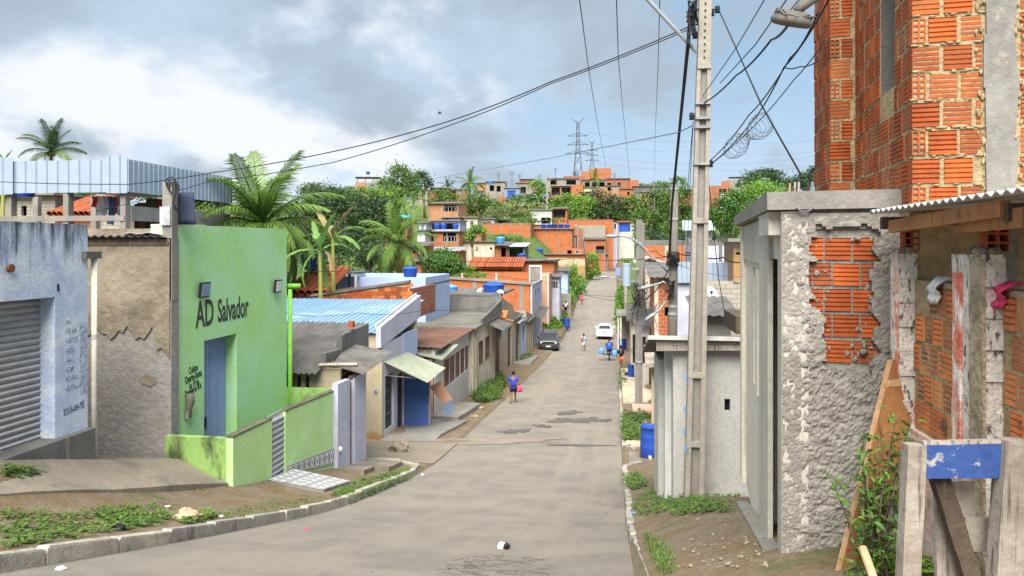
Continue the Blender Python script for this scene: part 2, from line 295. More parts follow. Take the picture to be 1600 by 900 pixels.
for n_,c_ in dict(cloth_blue=(.02,.045,.46),cloth_navy=(.012,.016,.07),cloth_pink=(.68,.06,.16),cloth_red=(.55,.035,.03),cloth_black=(.015,.015,.017),cloth_white=(.7,.7,.7),cloth_teal=(.12,.4,.5),cloth_coral=(.72,.17,.12),cloth_grey=(.3,.3,.32),cloth_denim=(.05,.10,.24),cloth_lilac=(.5,.45,.58),cloth_yellow=(.6,.5,.1)).items(): cm(n_,c_)
cm('car_dark',(.055,.057,.062),.25,spec=.6,bump=0,fine=0); cm('car_white',(.74,.75,.77),.25,spec=.6,bump=0,fine=0)
cm('rubber',(.018,.018,.018),.8); cm('chrome',(.55,.56,.58),.25,metal=.8,bump=0,fine=0); cm('lamp_red',(.45,.02,.02),.3,bump=0); cm('lamp_clear',(.65,.67,.7),.15,bump=0)
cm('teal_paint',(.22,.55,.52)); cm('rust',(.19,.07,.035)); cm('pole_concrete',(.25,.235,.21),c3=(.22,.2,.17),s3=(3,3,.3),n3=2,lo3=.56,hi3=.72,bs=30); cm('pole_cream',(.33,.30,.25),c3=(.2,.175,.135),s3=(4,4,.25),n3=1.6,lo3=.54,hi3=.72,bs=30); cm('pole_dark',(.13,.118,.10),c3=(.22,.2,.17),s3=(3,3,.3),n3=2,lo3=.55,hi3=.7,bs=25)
cm('stone',(.42,.32,.2),bump=.5,rnd=.2); cm('rubble',(.27,.225,.16),bump=.5); cm('yellowgreen',(.62,.64,.3)); cm('pinkfloor',(.66,.36,.29)); cm('sandwalk',(.54,.44,.32),c3=(.36,.29,.21),n3=1.2,lo3=.52,hi3=.66)
def tilemat():
    m=mat('patterned_tile',(.7,.7,.71)); nt=m.node_tree; N=nt.nodes; L=nt.links; b=N['Principled BSDF']; b.inputs['Roughness'].default_value=.35
    uv=N.new('ShaderNodeUVMap'); mp=N.new('ShaderNodeVectorMath'); mp.operation='FRACTION'; L.new(uv.outputs[0],mp.inputs[0])
    s=N.new('ShaderNodeSeparateXYZ'); L.new(mp.outputs[0],s.inputs[0])
    def m_(op,a,b_=None):
        n=N.new('ShaderNodeMath'); n.operation=op
        for i,x in enumerate((a,b_)):
            if x is None: continue
            if isinstance(x,(int,float)): n.inputs[i].default_value=x
            else: L.new(x,n.inputs[i])
        return n.outputs[0]
    dx=m_('ABSOLUTE',m_('SUBTRACT',s.outputs[0],.5)); dy=m_('ABSOLUTE',m_('SUBTRACT',s.outputs[1],.5))
    r=m_('MAXIMUM',m_('MAXIMUM',m_('MULTIPLY',dx,1.25),m_('MULTIPLY',dy,.9)),m_('MULTIPLY',m_('ADD',dx,dy),.80))
    ring=m_('MULTIPLY',m_('GREATER_THAN',r,.19),m_('LESS_THAN',r,.36)); inner=m_('LESS_THAN',r,.14)
    dark=m_('SUBTRACT',1.0,ring)
    dark=m_('MULTIPLY',dark,m_('GREATER_THAN',m_('ABSOLUTE',m_('SUBTRACT',m_('ADD',dx,dy),.74)),.045))
    mx=N.new('ShaderNodeMix'); mx.data_type='RGBA'; L.new(dark,mx.inputs[0]); mx.inputs[6].default_value=(.66,.66,.67,1); mx.inputs[7].default_value=(.19,.185,.19,1); L.new(mx.outputs[2],b.inputs['Base Color'])
tilemat()
# ---------------- mesh builder ----------------
ORG={}
def tag(o,label=None,cat=None,group=None,kind=None):
    if label: o['label']=label
    if cat: o['category']=cat
    if group: o['group']=group
    if kind: o['kind']=kind
    return o
def thing(name,label,cat,fr,o,group=None):
    e=bpy.data.objects.new(name,None); COL.objects.link(e); e.empty_display_size=.3
    x,y=fr.W(o[0],o[1]); e.location=(x,y,o[2]); e.rotation_euler=(0,0,fr.rot); ORG[e.name]=tuple(o); return tag(e,label,cat,group)
class MB:
    def __init__(s): s.v=[]; s.f=[]; s.uv={}
    def add(s,vs,fs):
        n=len(s.v); s.v.extend(vs); s.f.extend([tuple(i+n for i in f) for f in fs]); return s
    def hexa(s,p): return s.add(list(p),[(3,2,1,0),(4,5,6,7),(0,1,5,4),(1,2,6,5),(2,3,7,6),(3,0,4,7)])
    def box(s,x0,x1,y0,y1,z0,z1): return s.hexa([(x0,y0,z0),(x1,y0,z0),(x1,y1,z0),(x0,y1,z0),(x0,y0,z1),(x1,y0,z1),(x1,y1,z1),(x0,y1,z1)])
    def quad(s,a,b,c,d): return s.add([a,b,c,d],[(0,1,2,3)])
    def sheet(s,a,b,c,d,t):     # a slab of thickness t hung below the quad
        n=(Vector(b)-Vector(a)).cross(Vector(d)-Vector(a)).normalized()*t
        if n.z<0: n=-n
        lo=[tuple(Vector(p)-n) for p in (a,b,c,d)]
        return s.hexa(lo+[a,b,c,d])
    def wall(s,ax,c,t,a0,a1,zb,zt,holes=()):
        zb=zb if isinstance(zb,tuple) else (zb,zb); zt=zt if isinstance(zt,tuple) else (zt,zt)
        if a1<a0: a0,a1,zb,zt=a1,a0,zb[::-1],zt[::-1]
        ca=sorted({a0,a1}|{x for h in holes for x in h[:2] if a0<x<a1})
        for i in range(len(ca)-1):
            p,q=ca[i],ca[i+1]; mid=(p+q)/2
            B=lambda a: lerp(zb[0],zb[1],(a-a0)/(a1-a0)); T=lambda a: lerp(zt[0],zt[1],(a-a0)/(a1-a0))
            hs=sorted([(h[2],h[3]) for h in holes if h[0]<mid<h[1]]); cur=None; segs=[]
            lo=None
            for h in hs: segs.append((lo,h[0])); lo=h[1]
            segs.append((lo,None))
            for l,h in segs:
                z0=(B(p),B(q)) if l is None else (l,l); z1=(T(p),T(q)) if h is None else (h,h)
                if z1[0]-z0[0]<1e-4 and z1[1]-z0[1]<1e-4: continue
                if ax=='u': s.hexa([(p,c,z0[0]),(q,c,z0[1]),(q,c+t,z0[1]),(p,c+t,z0[0]),(p,c,z1[0]),(q,c,z1[1]),(q,c+t,z1[1]),(p,c+t,z1[0])])
                else: s.hexa([(c,p,z0[0]),(c+t,p,z0[0]),(c+t,q,z0[1]),(c,q,z0[1]),(c,p,z1[0]),(c+t,p,z1[0]),(c+t,q,z1[1]),(c,q,z1[1])])
        return s
    def tube(s,pts,r,n=8,cap=True):
        P=[Vector(p) for p in pts]; R=r if isinstance(r,(list,tuple)) else [r]*len(P); vs=[]; fs=[]
        up=None
        for i,p in enumerate(P):
            t=(P[min(i+1,len(P)-1)]-P[max(i-1,0)]).normalized()
            if up is None: up=Vector((0,0,1)) if abs(t.z)<.9 else Vector((1,0,0))
            a=t.cross(up).normalized(); b=a.cross(t).normalized(); up=b
            for k in range(n):
                an=2*math.pi*k/n; vs.append(tuple(p+(a*math.cos(an)+b*math.sin(an))*R[i]))
        for i in range(len(P)-1):
            for k in range(n): fs.append((i*n+k,i*n+(k+1)%n,(i+1)*n+(k+1)%n,(i+1)*n+k))
        if cap: fs.append(tuple(range(n-1,-1,-1))); fs.append(tuple((len(P)-1)*n+k for k in range(n)))
        return s.add(vs,fs)
    def lathe(s,prof,c=(0,0,0),n=16):
        vs=[];fs=[]
        for r,z in prof:
            for k in range(n): a=2*math.pi*k/n; vs.append((c[0]+r*math.cos(a),c[1]+r*math.sin(a),c[2]+z))
        for i in range(len(prof)-1):
            for k in range(n): fs.append((i*n+k,i*n+(k+1)%n,(i+1)*n+(k+1)%n,(i+1)*n+k))
        fs.append(tuple(range(n-1,-1,-1))); fs.append(tuple((len(prof)-1)*n+k for k in range(n)))
        return s.add(vs,fs)
    def corr(s,a,b,c,d,pitch=.18,amp=.03,t=.008,trap=False,sub=1):   # ridges run a->d / b->c, wave runs a->b
        A,B,C,D=map(Vector,(a,b,c,d)); n=(B-A).cross(D-A).normalized()
        if n.z<0: n=-n
        w=max(1,round((B-A).length/pitch)); prof=[(0,0),(.12,0),(.2,1),(.32,1),(.4,0)] if trap else [(k/6,.5-.5*math.cos(2*math.pi*k/6)) for k in range(6)]
        us=[((i+p)/w,h) for i in range(w) for p,h in prof]+[(1.0,prof[0][1])]; m=len(us); vs=[]; fs=[]
        for off in (0,-t):
            for j in range(sub+1):
                for u,h in us:
                    p=A.lerp(B,u).lerp(D.lerp(C,u),j/sub)+n*(amp*h+off); vs.append(tuple(p))
        o=m*(sub+1)
        for j in range(sub):
            for i in range(m-1):
                q=j*m+i; fs.append((q,q+1,q+m+1,q+m)); fs.append((o+q+m,o+q+m+1,o+q+1,o+q))
        for i in range(m-1):
            fs.append((i+1,i,o+i,o+i+1)); q=sub*m+i; fs.append((q,q+1,o+q+1,o+q))
        return s.add(vs,fs)
    def ell(s,c,r,nu=10,nv=6,jit=0):
        vs=[];fs=[]
        for j in range(nv+1):
            th=math.pi*j/nv
            for i in range(nu):
                a=2*math.pi*i/nu; k=1+random.uniform(-jit,jit)
                vs.append((c[0]+r[0]*k*math.sin(th)*math.cos(a),c[1]+r[1]*k*math.sin(th)*math.sin(a),c[2]+r[2]*k*math.cos(th)))
        for j in range(nv):
            for i in range(nu): fs.append((j*nu+i,(j+1)*nu+i,(j+1)*nu+(i+1)%nu,j*nu+(i+1)%nu))
        return s.add(vs,fs)
    def mesh(s,name,m,o=(0,0,0),smooth=False,fixn=True):
        me=bpy.data.meshes.new(name); V=np.asarray(s.v,dtype=float)-np.asarray(o)
        me.from_pydata(V.tolist(),[],s.f); me.materials.append(MATS[m] if isinstance(m,str) else m)
        if s.uv:
            ul=me.uv_layers.new(name='UVMap')
            for p in me.polygons:
                if p.index in s.uv:
                    for k,li in enumerate(p.loop_indices): ul.data[li].uv=s.uv[p.index][k]
        if fixn:
            bm=bmesh.new(); bm.from_mesh(me); bmesh.ops.recalc_face_normals(bm,faces=bm.faces); bm.to_mesh(me); bm.free()
        if smooth: me.polygons.foreach_set('use_smooth',[True]*len(me.polygons))
        me.update(); return me
    def build(s,name,m,parent=None,fr=None,smooth=False,label=None,cat=None,group=None,kind=None,o=None,fixn=True):
        if parent is not None: o=ORG[parent.name]
        elif o is None:
            V=np.asarray(s.v); lo=V.min(0); hi=V.max(0); o=((lo[0]+hi[0])/2,(lo[1]+hi[1])/2,lo[2])
        ob=bpy.data.objects.new(name,s.mesh(name,m,o,smooth,fixn)); COL.objects.link(ob)
        if parent is not None: ob.parent=parent
        else:
            f=fr or ST; x,y=f.W(o[0],o[1]); ob.location=(x,y,o[2]); ob.rotation_euler=(0,0,f.rot)
        ORG[ob.name]=tuple(o); return tag(ob,label,cat,group,kind)
def inst(name,me,parent,loc,rot=(0,0,0),sca=(1,1,1)):     # shared-mesh piece, loc in the parent's frame coordinates
    ob=bpy.data.objects.new(name,me); COL.objects.link(ob); o=ORG[parent.name]; ob.parent=parent
    ob.location=(loc[0]-o[0],loc[1]-o[1],loc[2]-o[2]); ob.rotation_euler=rot; ob.scale=sca; return ob
def text(body,m,parent,loc,size,rz_=0,sx=1,shear=0,th=.004,up=(0,0),bold=0.0,name='lettering'):
    cu=bpy.data.curves.new('lettering','FONT'); cu.body=body; cu.size=size; cu.extrude=th; cu.shear=shear; cu.offset=bold; cu.resolution_u=3
    t=bpy.data.objects.new('tmp',cu); COL.objects.link(t); bpy.context.view_layer.update()
    me=bpy.data.meshes.new_from_object(t.evaluated_get(bpy.context.evaluated_depsgraph_get())); bpy.data.objects.remove(t); bpy.data.curves.remove(cu)
    me.materials.clear(); me.materials.append(MATS[m])
    ob=bpy.data.objects.new(name,me); COL.objects.link(ob); o=ORG[parent.name]; ob.parent=parent
    ob.location=(loc[0]-o[0],loc[1]-o[1],loc[2]-o[2]); ob.rotation_euler=(math.pi/2,up[0],rz_); ob.scale=(sx,1,1); return ob
# ---------------- ground, road, kerbs ----------------
def build_ground():
    ys=list(np.arange(-30,60,.5))+list(np.arange(60,130,2))+list(np.arange(130,260,5))+list(np.arange(260,420,16))+[460,520,600,750,1000,1500]
    ls=[-900,-500,-320,-220,-160,-120,-90,-70,-55,-45,-37,-31,-26,-22,-18,-15,-12,-9.5,-8,-7,-6,-5,-4,-3.3,-2.6,-2,-1.5,-1,-.6,-.3,-.15]
    rs=[.12,.3,.5,.8,1.1,1.5,2,2.6,3.3,4.2,5.5,7,9,11,13.5,16,19,22,26,30,35,42,50,60,75,95,120,160,220,320,500,900]
    vs=[];fs=[];nx=len(ls)+len(rs)+5
    for y in ys:
        kl=kerb_left(y); row=[]
        for l in ls: row.append((kl+l,gz(kl+l,y)))
        row+= [(kl-.06,gz(kl-.06,y)-.02),(kl+.03,rz(y)-.08),(-2.6,rz(y)-.08),(KR-.03,rz(y)-.08),(KR+.06,gz(KR+.06,y)-.02)]
        for r in rs: row.append((KR+r,gz(KR+r,y)))
        for x,z in row:
            d=abs(x+2.6); n=0
            if d>4: n=.05*math.sin(x*1.3+y*.7)+.04*math.sin(x*.45-y*1.1+2)
            vs.append((x,y,z+n*min(1,(d-3.2)/3) if d>3.2 else z))
    for j in range(len(ys)-1):
        for i in range(nx-1): q=j*nx+i; fs.append((q,q+1,q+nx+1,q+nx))
    b=MB(); b.add(vs,fs); o=b.build('ground','ground',smooth=True,kind='structure',label='bare earth and patchy grass ground of the hillside',o=(0,0,0)); o.data.materials.append(MATS['bankgrass'])
    for p in o.data.polygons:
        c=p.center
        if (c.y>72 and abs(c.x+2.6)>4.2) or (c.y>26 and abs(c.x+2.6)>24): p.material_index=1
build_ground()
def strip(name,m,xl,xr,y0,y1,st,zf,nx=8,**k):
    ys=list(np.arange(y0,y1,st))+[y1]; vs=[];fs=[]
    for y in ys:
        for i in range(nx+1): x=lerp(xl(y),xr(y),i/nx); vs.append((x,y,zf(x,y)))
    for j in range(len(ys)-1):
        for i in range(nx): q=j*(nx+1)+i; fs.append((q,q+1,q+nx+2,q+nx+1))
    return MB().add(vs,fs).build(name,m,smooth=True,**k)
strip('road','asphalt',kerb_left,lambda y:KR,-20,203,.25,lambda x,y:rz(y),kind='structure',label='sun-faded asphalt street running downhill then up the far slope',o=(0,0,0))
strip('side_street','dirt_film',lambda y:-30,lambda y:kerb_left(y)+.01,21.3,25.0,.4,lambda x,y:gz(x,y)+.03,nx=30,kind='structure',label='sandy mouth of the side street on the left',o=(0,0,0))
def blob(px,py,rx,ry,n=54,j=.28):
    ph=[random.uniform(0,6.3) for _ in range(4)]
    out=[]
    for k in range(n):
        a=2*math.pi*k/n; q=1+j*math.sin(2*a+ph[0])+j*.7*math.sin(5*a+ph[1])+j*.5*math.sin(9*a+ph[2])+j*.4*math.sin(17*a+ph[3]); out.append((px+rx*q*math.cos(a),py+ry*q*math.sin(a)))
    return out
def decal(name,m,pts,label,off=.016):
    P=[hit(*p) for p in pts]; c=tuple(sum(q[i] for q in P)/len(P) for i in range(2)); vs=[(c[0],c[1],gz(*c)+off)]
    fs=[]
    for r in (.5,1):
        for q in P: x,y=lerp(c[0],q[0],r),lerp(c[1],q[1],r); vs.append((x,y,gz(x,y)+off))
    n=len(P)
    for k in range(n):
        fs.append((0,1+k,1+(k+1)%n)); fs.append((1+k,1+n+k,1+n+(k+1)%n,1+(k+1)%n))
    MB().add(vs,fs).build(name,m,label=label,kind='structure')
decal('damp_patch','wet',blob(905,657,38,4.5),'dark damp patch spread over the road')
decal('damp_patch','wet',blob(890,645,18,3),'small dark damp patch beside the larger one')
decal('damp_patch','wet',blob(848,666,12,2.5),'small dark damp spot near the left side of the road')
decal('damp_patch','wet',blob(805,674,20,3.4),'damp stain at the road edge by the side street')
decal('dirt_patch','dirt_film',blob(760,690,120,4),'sandy dirt washed across the road mouth')
decal('damp_patch','wet',blob(905,696,45,1.4),'thin dark seam across the road by the right kerb gap')
def cracks():
    b=MB(); rr=random.Random(3)
    for _ in range(95):
        px=rr.uniform(690,850); py=rr.uniform(868,899)
        if (px-770)**2/95**2+(py-900)**2/34**2>1: continue
        a=rr.choice([0,0,1])+rr.uniform(-.3,.3); p=hit(px,py)
        pts=[Vector((p[0],p[1],0))]; an=a*1.57+rr.uniform(-.5,.5)
        for k in range(5): an+=rr.uniform(-.7,.7); pts.append(pts[-1]+Vector((math.cos(an),math.sin(an),0))*.055)
        for i in range(5):
            t=(pts[i+1]-pts[i]).normalized(); n=Vector((-t.y,t.x,0))*rr.uniform(.003,.008)
            b.quad(*[(q.x,q.y,rz(q.y)+.009) for q in (pts[i]-n,pts[i+1]-n,pts[i+1]+n,pts[i]+n)])
    b.build('road_cracks','crackpatch',kind='stuff',label='net of dark cracks in the near asphalt')
cracks()
def seams():
    b=MB(); rr=random.Random(8)
    for k in range(16):
        x=rr.uniform(-5.0,-.2); y=rr.uniform(6.5,34); an=rr.choice([1.57,1.57,.1])+rr.uniform(-.25,.25); p=Vector((x,y,0))
        for i in range(rr.randrange(14,40)):
            an+=rr.uniform(-.35,.35); q=p+Vector((math.cos(an),math.sin(an),0))*.09; t=(q-p).normalized(); n=Vector((-t.y,t.x,0))*rr.uniform(.002,.007)
            if kerb_left(q.y)+.1<q.x<KR-.1: b.quad(*[(w.x,w.y,rz(w.y)+.007) for w in (p-n,q-n,q+n,p+n)])
            p=q
    b.build('road_seams','crackpatch',kind='stuff',label='long wandering cracks in the street asphalt')
seams()
def kerb_run(path,name,label,w=.14,h=.15,step=.95,deep=.25):
    e=bpy.data.objects.new(name,None); COL.objects.link(e); p0=path[0]; e.location=(p0[0],p0[1],rz(p0[1])); ORG[e.name]=(p0[0],p0[1],rz(p0[1])); tag(e,label,kind='structure')
    P=[Vector((p[0],p[1],0)) for p in path]; L=[0]
    for i in range(1,len(P)): L.append(L[-1]+(P[i]-P[i-1]).length)
    def at(s):
        s=min(max(s,0),L[-1]-1e-4)
        for i in range(1,len(L)):
            if s<=L[i]: return P[i-1].lerp(P[i],(s-L[i-1])/(L[i]-L[i-1]))
    s=0
    while s<L[-1]-.2:
        ln=min(step*random.uniform(.8,1.15),L[-1]-s); a=at(s+.012); b=at(s+ln-.012); t=(b-a).normalized(); n=Vector((-t.y,t.x,0)); j=random.uniform(-.012,.012); hh=h+random.uniform(-.015,.012)
        q=MB(); za=rz(a.y); zb=rz(b.y); o=n*j; bev=.02
        lo=[a+o,b+o,b+o+n*w,a+o+n*w]; zl=[za-deep,zb-deep,zb-deep,za-deep]
        mid=[(p.x,p.y,z+deep+hh-bev) for p,z in zip(lo,zl)]
        c=(lo[0]+lo[1]+lo[2]+lo[3])/4
        top=[(lerp(p.x,c.x,.06),lerp(p.y,c.y,.06),z+deep+hh+random.uniform(-.006,.006)) for p,z in zip(lo,zl)]
        q.add([(p.x,p.y,z) for p,z in zip(lo,zl)]+mid+top,[(3,2,1,0),(0,1,5,4),(1,2,6,5),(2,3,7,6),(3,0,4,7),(4,5,9,8),(5,6,10,9),(6,7,11,10),(7,4,8,11),(8,9,10,11)])
        q.build('kerb_stone','kerb',e); s+=ln
    return e
ys_=np.arange(4.0,19.6,.5)
path=[(kerb_left(y),y) for y in ys_]
for k in range(9): a=k/8*math.pi*.62; path.append((-5.3-1.5*(1-math.cos(a)),19.6+1.5*math.sin(a)))
kerb_run(path,'kerb','worn concrete kerb curving from the left verge into the side street',h=.17)
kerb_run([(KR+.02,3.5),(KR+.1,7.5),(KR,12),(KR,22.0),(KR+.5,22.5)][::-1],'kerb','stone kerb of the near right verge beside the tall pole')
kerb_run([(KR+.4,24.6),(KR,25.2),(KR,40),(KR,60),(KR,77)][::-1],'kerb','pale kerb on the right running downhill past the blue barrel',h=.13,step=1.1)
kerb_run([(-5.55,91),(-5.6,110),(-5.6,160)],'kerb','dark kerb along the grassy bank of the far slope',h=.2,step=2.2)
# patio in front of the blue and tan walls
def slab_fn(name,m,poly,zf,t,label,kind='structure',sub=6):
    # poly: 4 plan corners; top follows zf
    vs=[];fs=[];n=sub
    A,B,C,D=[Vector(p) for p in poly]
    for off in (0,-t):
        for j in range(n+1):
            for i in range(n+1):
                p=A.lerp(B,i/n).lerp(D.lerp(C,i/n),j/n); vs.append((p.x,p.y,zf(p.x,p.y)+off))
    o=(n+1)**2
    for j in range(n):
        for i in range(n): q=j*(n+1)+i; fs.append((q,q+1,q+n+2,q+n+1)); fs.append((o+q+n+1,o+q+n+2,o+q+1,o+q))
    for i in range(n):
        for a,b in ((i,i+1),(n*(n+1)+i+1,n*(n+1)+i),((i+1)*(n+1),i*(n+1)),(i*(n+1)+n,(i+1)*(n+1)+n)): fs.append((b,a,o+a,o+b))
    return MB().add(vs,fs).build(name,m,kind=kind,label=label)
slab_fn('pavement','patio',[(-10.5,5.5),(-7.5,5.5),(-7.2,13.0),(-10.5,13.0)],lambda x,y:gz(max(x,-8.6),y)+.055+.015*math.sin(x*3+y*2),.25,'broken concrete forecourt before the blue roller shutter',sub=10)
slab_fn('pavement','patio',[(-7.0,17.9),(-6.2,17.7),(-6.35,20.4),(-7.0,20.6)],lambda x,y:gz(-6.8,y)+.05,.3,'grey step slab beside the lavender doorway')
slab_fn('pavement','patio',[(-6.4,18.6),(-5.9,18.8),(-5.95,20.2),(-6.5,20.2)],lambda x,y:gz(-6.3,y)+.10,.3,'broken concrete slab lying by the rubble at the corner')
slab_fn('pavement','concrete',[(-8.05,24.6),(-6.2,25.0),(-5.9,29.2),(-8.05,29.2)],lambda x,y:gz(-7,y)+.07,.3,'concrete apron before the blue shop')
slab_fn('pavement','concrete',[(-8.05,29.3),(-6.3,29.3),(-6.1,33.5),(-7.6,33.5)],lambda x,y:gz(-7,y)+.16,.4,'raised concrete step before the brown shuttered house')
slab_fn('pavement','concrete',[(-8.0,54),(-6.2,54),(-6.2,60),(-8.0,60)],lambda x,y:gz(-7,y)+.1,.3,'concrete driveway ramp by the dark garage door')
slab_fn('pavement','sandwalk',[(.35,24.9),(2.2,24.9),(2.2,31),(.35,31)],lambda x,y:gz(1,y)+.02,.1,'sandy footway beside the blue barrel')
slab_fn('pavement','sandwalk',[(.36,35.6),(1.9,35.6),(2.2,52),(.36,52)],lambda x,y:gz(1,y)+.05,.2,'pale concrete footway past the transformer pole')
slab_fn('pavement','pinkfloor',[(.75,32.4),(1.75,32.4),(1.75,34.6),(.75,34.6)],lambda x,y:gz(1,y)+.12,.2,'pink painted doorstep slab by the transformer pole')
slab_fn('pavement','patio',[(.42,21.9),(1.7,21.6),(1.7,24.6),(.42,24.6)],lambda x,y:gz(.5,y)+.02,.1,'short concrete driveway crossing the right verge')
# ---------------- left side, near ----------------
def blue_shop():
    u=-8.5; v1=ST.v(137,u); vr=ST.v(86,u); zt=ST.z(351,u,v1); zb=gz(u,v1)-.5
    t=thing('corner_shop','weathered blue shop with grey roller shutter and mould-streaked parapet','shop',ST,(u,9.0,gz(u,9.0)))
    zs=ST.z(464,u,vr)
    MB().wall('v',u,-.42,4.5,v1,zb,zt,[(5.6,vr,zb-1,zs)]).build('wall','blue_plaster',t)
    MB().wall('u',v1-.2,.19,-14,u-.425,zb,zt-.01).build('side_wall','tan_plaster',t)
    MB().box(-14,-8.93,4.5,v1-.2,zt-.5,zt-.35).build('roof','dark_concrete',t)
    # roller shutter, each slat a piece
    zb0=gz(u,9)-.1; n=0; z=zb0; me=None; sh=MB().box(u-.30,u-.28,5.6,vr+.02,zb0-.3,zs+.1).build('shutter','shutter_metal',t)
    H=.098; q=MB(); L=vr-5.6
    q.add([(0,0,0),(.03,0,.02),(.045,0,.055),(.02,0,.085),(0,0,.09),(0,L,0),(.03,L,.02),(.045,L,.055),(.02,L,.085),(0,L,.09)],[(0,1,6,5),(1,2,7,6),(2,3,8,7),(3,4,9,8)]); me=q.mesh('slat','shutter_metal')
    while z<zs-.02: inst('slat',me,sh,(u-.28,5.6,z)); z+=H
    MB().box(u-.40,u+.14,5.2,v1,gz(u,9)-.6,gz(u,9)+.02).build('doorstep','dark_concrete',t)
    # painted price list, faded
    vv=ST.v(104,u)
    for k,s in enumerate(['1A..','F.FUBA','S.RTOZ','VAZI','BOL','SOM','TORTA','ITATRUI']):
        py=500+k*15; text(s,'paint_ink',t,(u+.003,vv-.02,ST.z(py+5,u,vv)),.105,math.pi/2,.72,bold=.002)
    text('3215-04-95','paint_blueink',t,(u+.003,ST.v(99,u),ST.z(650,u,ST.v(99,u))),.16,math.pi/2,.62,up=(-.10,0),bold=.003)
    q=MB(); q.box(u+.002,u+.006,ST.v(124,u),v1-.02,ST.z(612,u,v1),ST.z(502,u,v1)); q.build('grey_patch','paint_ink',t)
    v=ST.v(14,u); z=ST.z(419,u,v); MB().lathe([(.05,0),(.06,.03),(.03,.05)],(0,0,0),10); q=MB().tube([(u,v,z),(u+.05,v,z)],.06,10); q.build('wall_bracket','rust',t)
    v=ST.v(90,u); q=MB().box(u,u+.02,v-.012,v+.012,ST.z(455,u,v),ST.z(444,u,v)); q.build('bolt','black',t)
    # gutter mouth and downpipe
    d=thing('downpipe','cream plastic downpipe with dark gutter box beside the blue shop','pipe',ST,(u+.05,v1+.12,gz(u,v1)))
    uu=u+.02; vv=ST.v(147,uu); MB().tube([(uu,vv,gz(uu,vv)-.1),(uu,vv,ST.z(402,uu,vv))],.045,12).build('pipe','pvc',d,smooth=True)
    MB().tube([(uu,vv,ST.z(526,uu,vv)-.04),(uu,vv,ST.z(526,uu,vv)+.04)],.049,12).build('pipe_collar','white',d)
    q=MB().box(uu-.09,uu+.07,ST.v(129,uu),ST.v(153,uu),ST.z(404,uu,vv),ST.z(393,uu,vv)); q.build('gutter_box','dark_concrete',d)
blue_shop()
def tan_wall():
    v=ST.v(264,-8.5)-.02; zt=ST.z(372,-8.5,v); zm=ST.z(522,-8.5,v); zb=gz(-8.5,v)-.5
    t=thing('side_annex','old tan plaster wall between blue shop and green chapel, grey cement below','wall',ST,(-9.5,v,gz(-9.5,v)))
    MB().wall('u',v,.25,-12,-8.44,zb,zt).build('wall','grey_plaster',t)
    # the upper, older coat stands proud with a ragged lower edge
    b=MB(); n=40; x0=-12; x1=-8.46; fr_=[]
    for i in range(n+1):
        x=lerp(x0,x1,i/n); e=zm+.09*math.sin(i*.9)+.06*math.sin(i*2.3+1)+random.uniform(-.03,.03)+(.32 if i>n-4 else 0)*-1; fr_.append((x,e))
    for i in range(n):
        (a,e0),(c,e1)=fr_[i],fr_[i+1]; b.hexa([(a,v-.03,e0),(c,v-.03,e1),(c,v,e1),(a,v,e0),(a,v-.03,zt-.02),(c,v-.03,zt-.02),(c,v,zt-.02),(a,v,zt-.02)])
    b.build('plaster_coat','tan_plaster',t)
    b=MB(); b.add([(-8.92+.17*math.cos(k*.628)*(1+.2*math.sin(3*k)),v-.012,ST.z(594,-8.9,v)+.11*math.sin(k*.628)*(1+.25*math.cos(4*k))) for k in range(10)],[tuple(range(10))]); b.build('bare_patch','tan_plaster',t)
    MB().corr((-8.5,v-.18,zt+.02),(-12,v-.18,zt+.02),(-12,v+.9,zt-.12),(-8.5,v+.9,zt-.12),.17,.045).build('roof_sheet','asbestos',t)
    b=MB(); b.box(-12,-8.47,v-.05,v+.01,zt-.14,zt-.05); b.build('fascia_board','wood_dark',t)
    b=MB(); b.corr((-9.35,v-.19,zt+.075),(-8.62,v-.19,zt+.085),(-8.62,v+.4,zt+.02),(-9.35,v+.4,zt+.01),.3,.03); b.build('foil_flashing','foil',t)
    # concrete stub post with cable coil and hanging tarp
    p=thing('roof_post','short concrete roof post with coiled black cable and foil wrap','post',ST,(-8.6,v+.15,zt))
    pu=ST.u(266,v+.1); z1=ST.z(285,pu,v+.1)
    MB().box(pu-.10,pu+.10,v,v+.2,zt-1.2,z1).build('post','concrete',p)
    b=MB()
    for k in range(3): b.tube([(pu+.1+.11*math.cos(a)+.03*k,v-.03,z1-.02+.11*math.sin(a)-.05*k) for a in np.linspace(-.6,4.4,14)],.012,6)
    b.tube([(pu+.16,v-.02,z1+.06),(pu+.2,v-.02,z1-.2),(pu+.13,v-.02,z1-.42),(pu+.22,v-.02,z1-.55)],.014,6); b.build('cable_coil','cable',p,smooth=True)
    b=MB(); b.box(pu-.13,pu+.08,v-.04,v-.01,ST.z(352,pu,v),ST.z(323,pu,v)); b.build('foil_wrap','foil',p)
    b=MB(); a0=ST.u(275,v+.3); a1=ST.u(304,v+.3); n=6; g=[]
    for j in range(n+1):
        for i in range(n+1):
            fx=i/n; fz=j/n; z=ST.z(lerp(301,351,fz),a0,v+.3); g.append((lerp(a0,a1,fx)+.07*fz*fx,v+.3+.05*math.sin(fx*5)*fz-.04,z))
    b.add(g,[(j*(n+1)+i,j*(n+1)+i+1,(j+1)*(n+1)+i+1,(j+1)*(n+1)+i) for j in range(n) for i in range(n)])
    o=b.build('tarpaulin','navy_cloth',fr=ST,label='dark navy tarpaulin hung above the green chapel wall',cat='tarp',smooth=True); m=o.modifiers.new('s','SOLIDIFY'); m.thickness=.01
tan_wall()
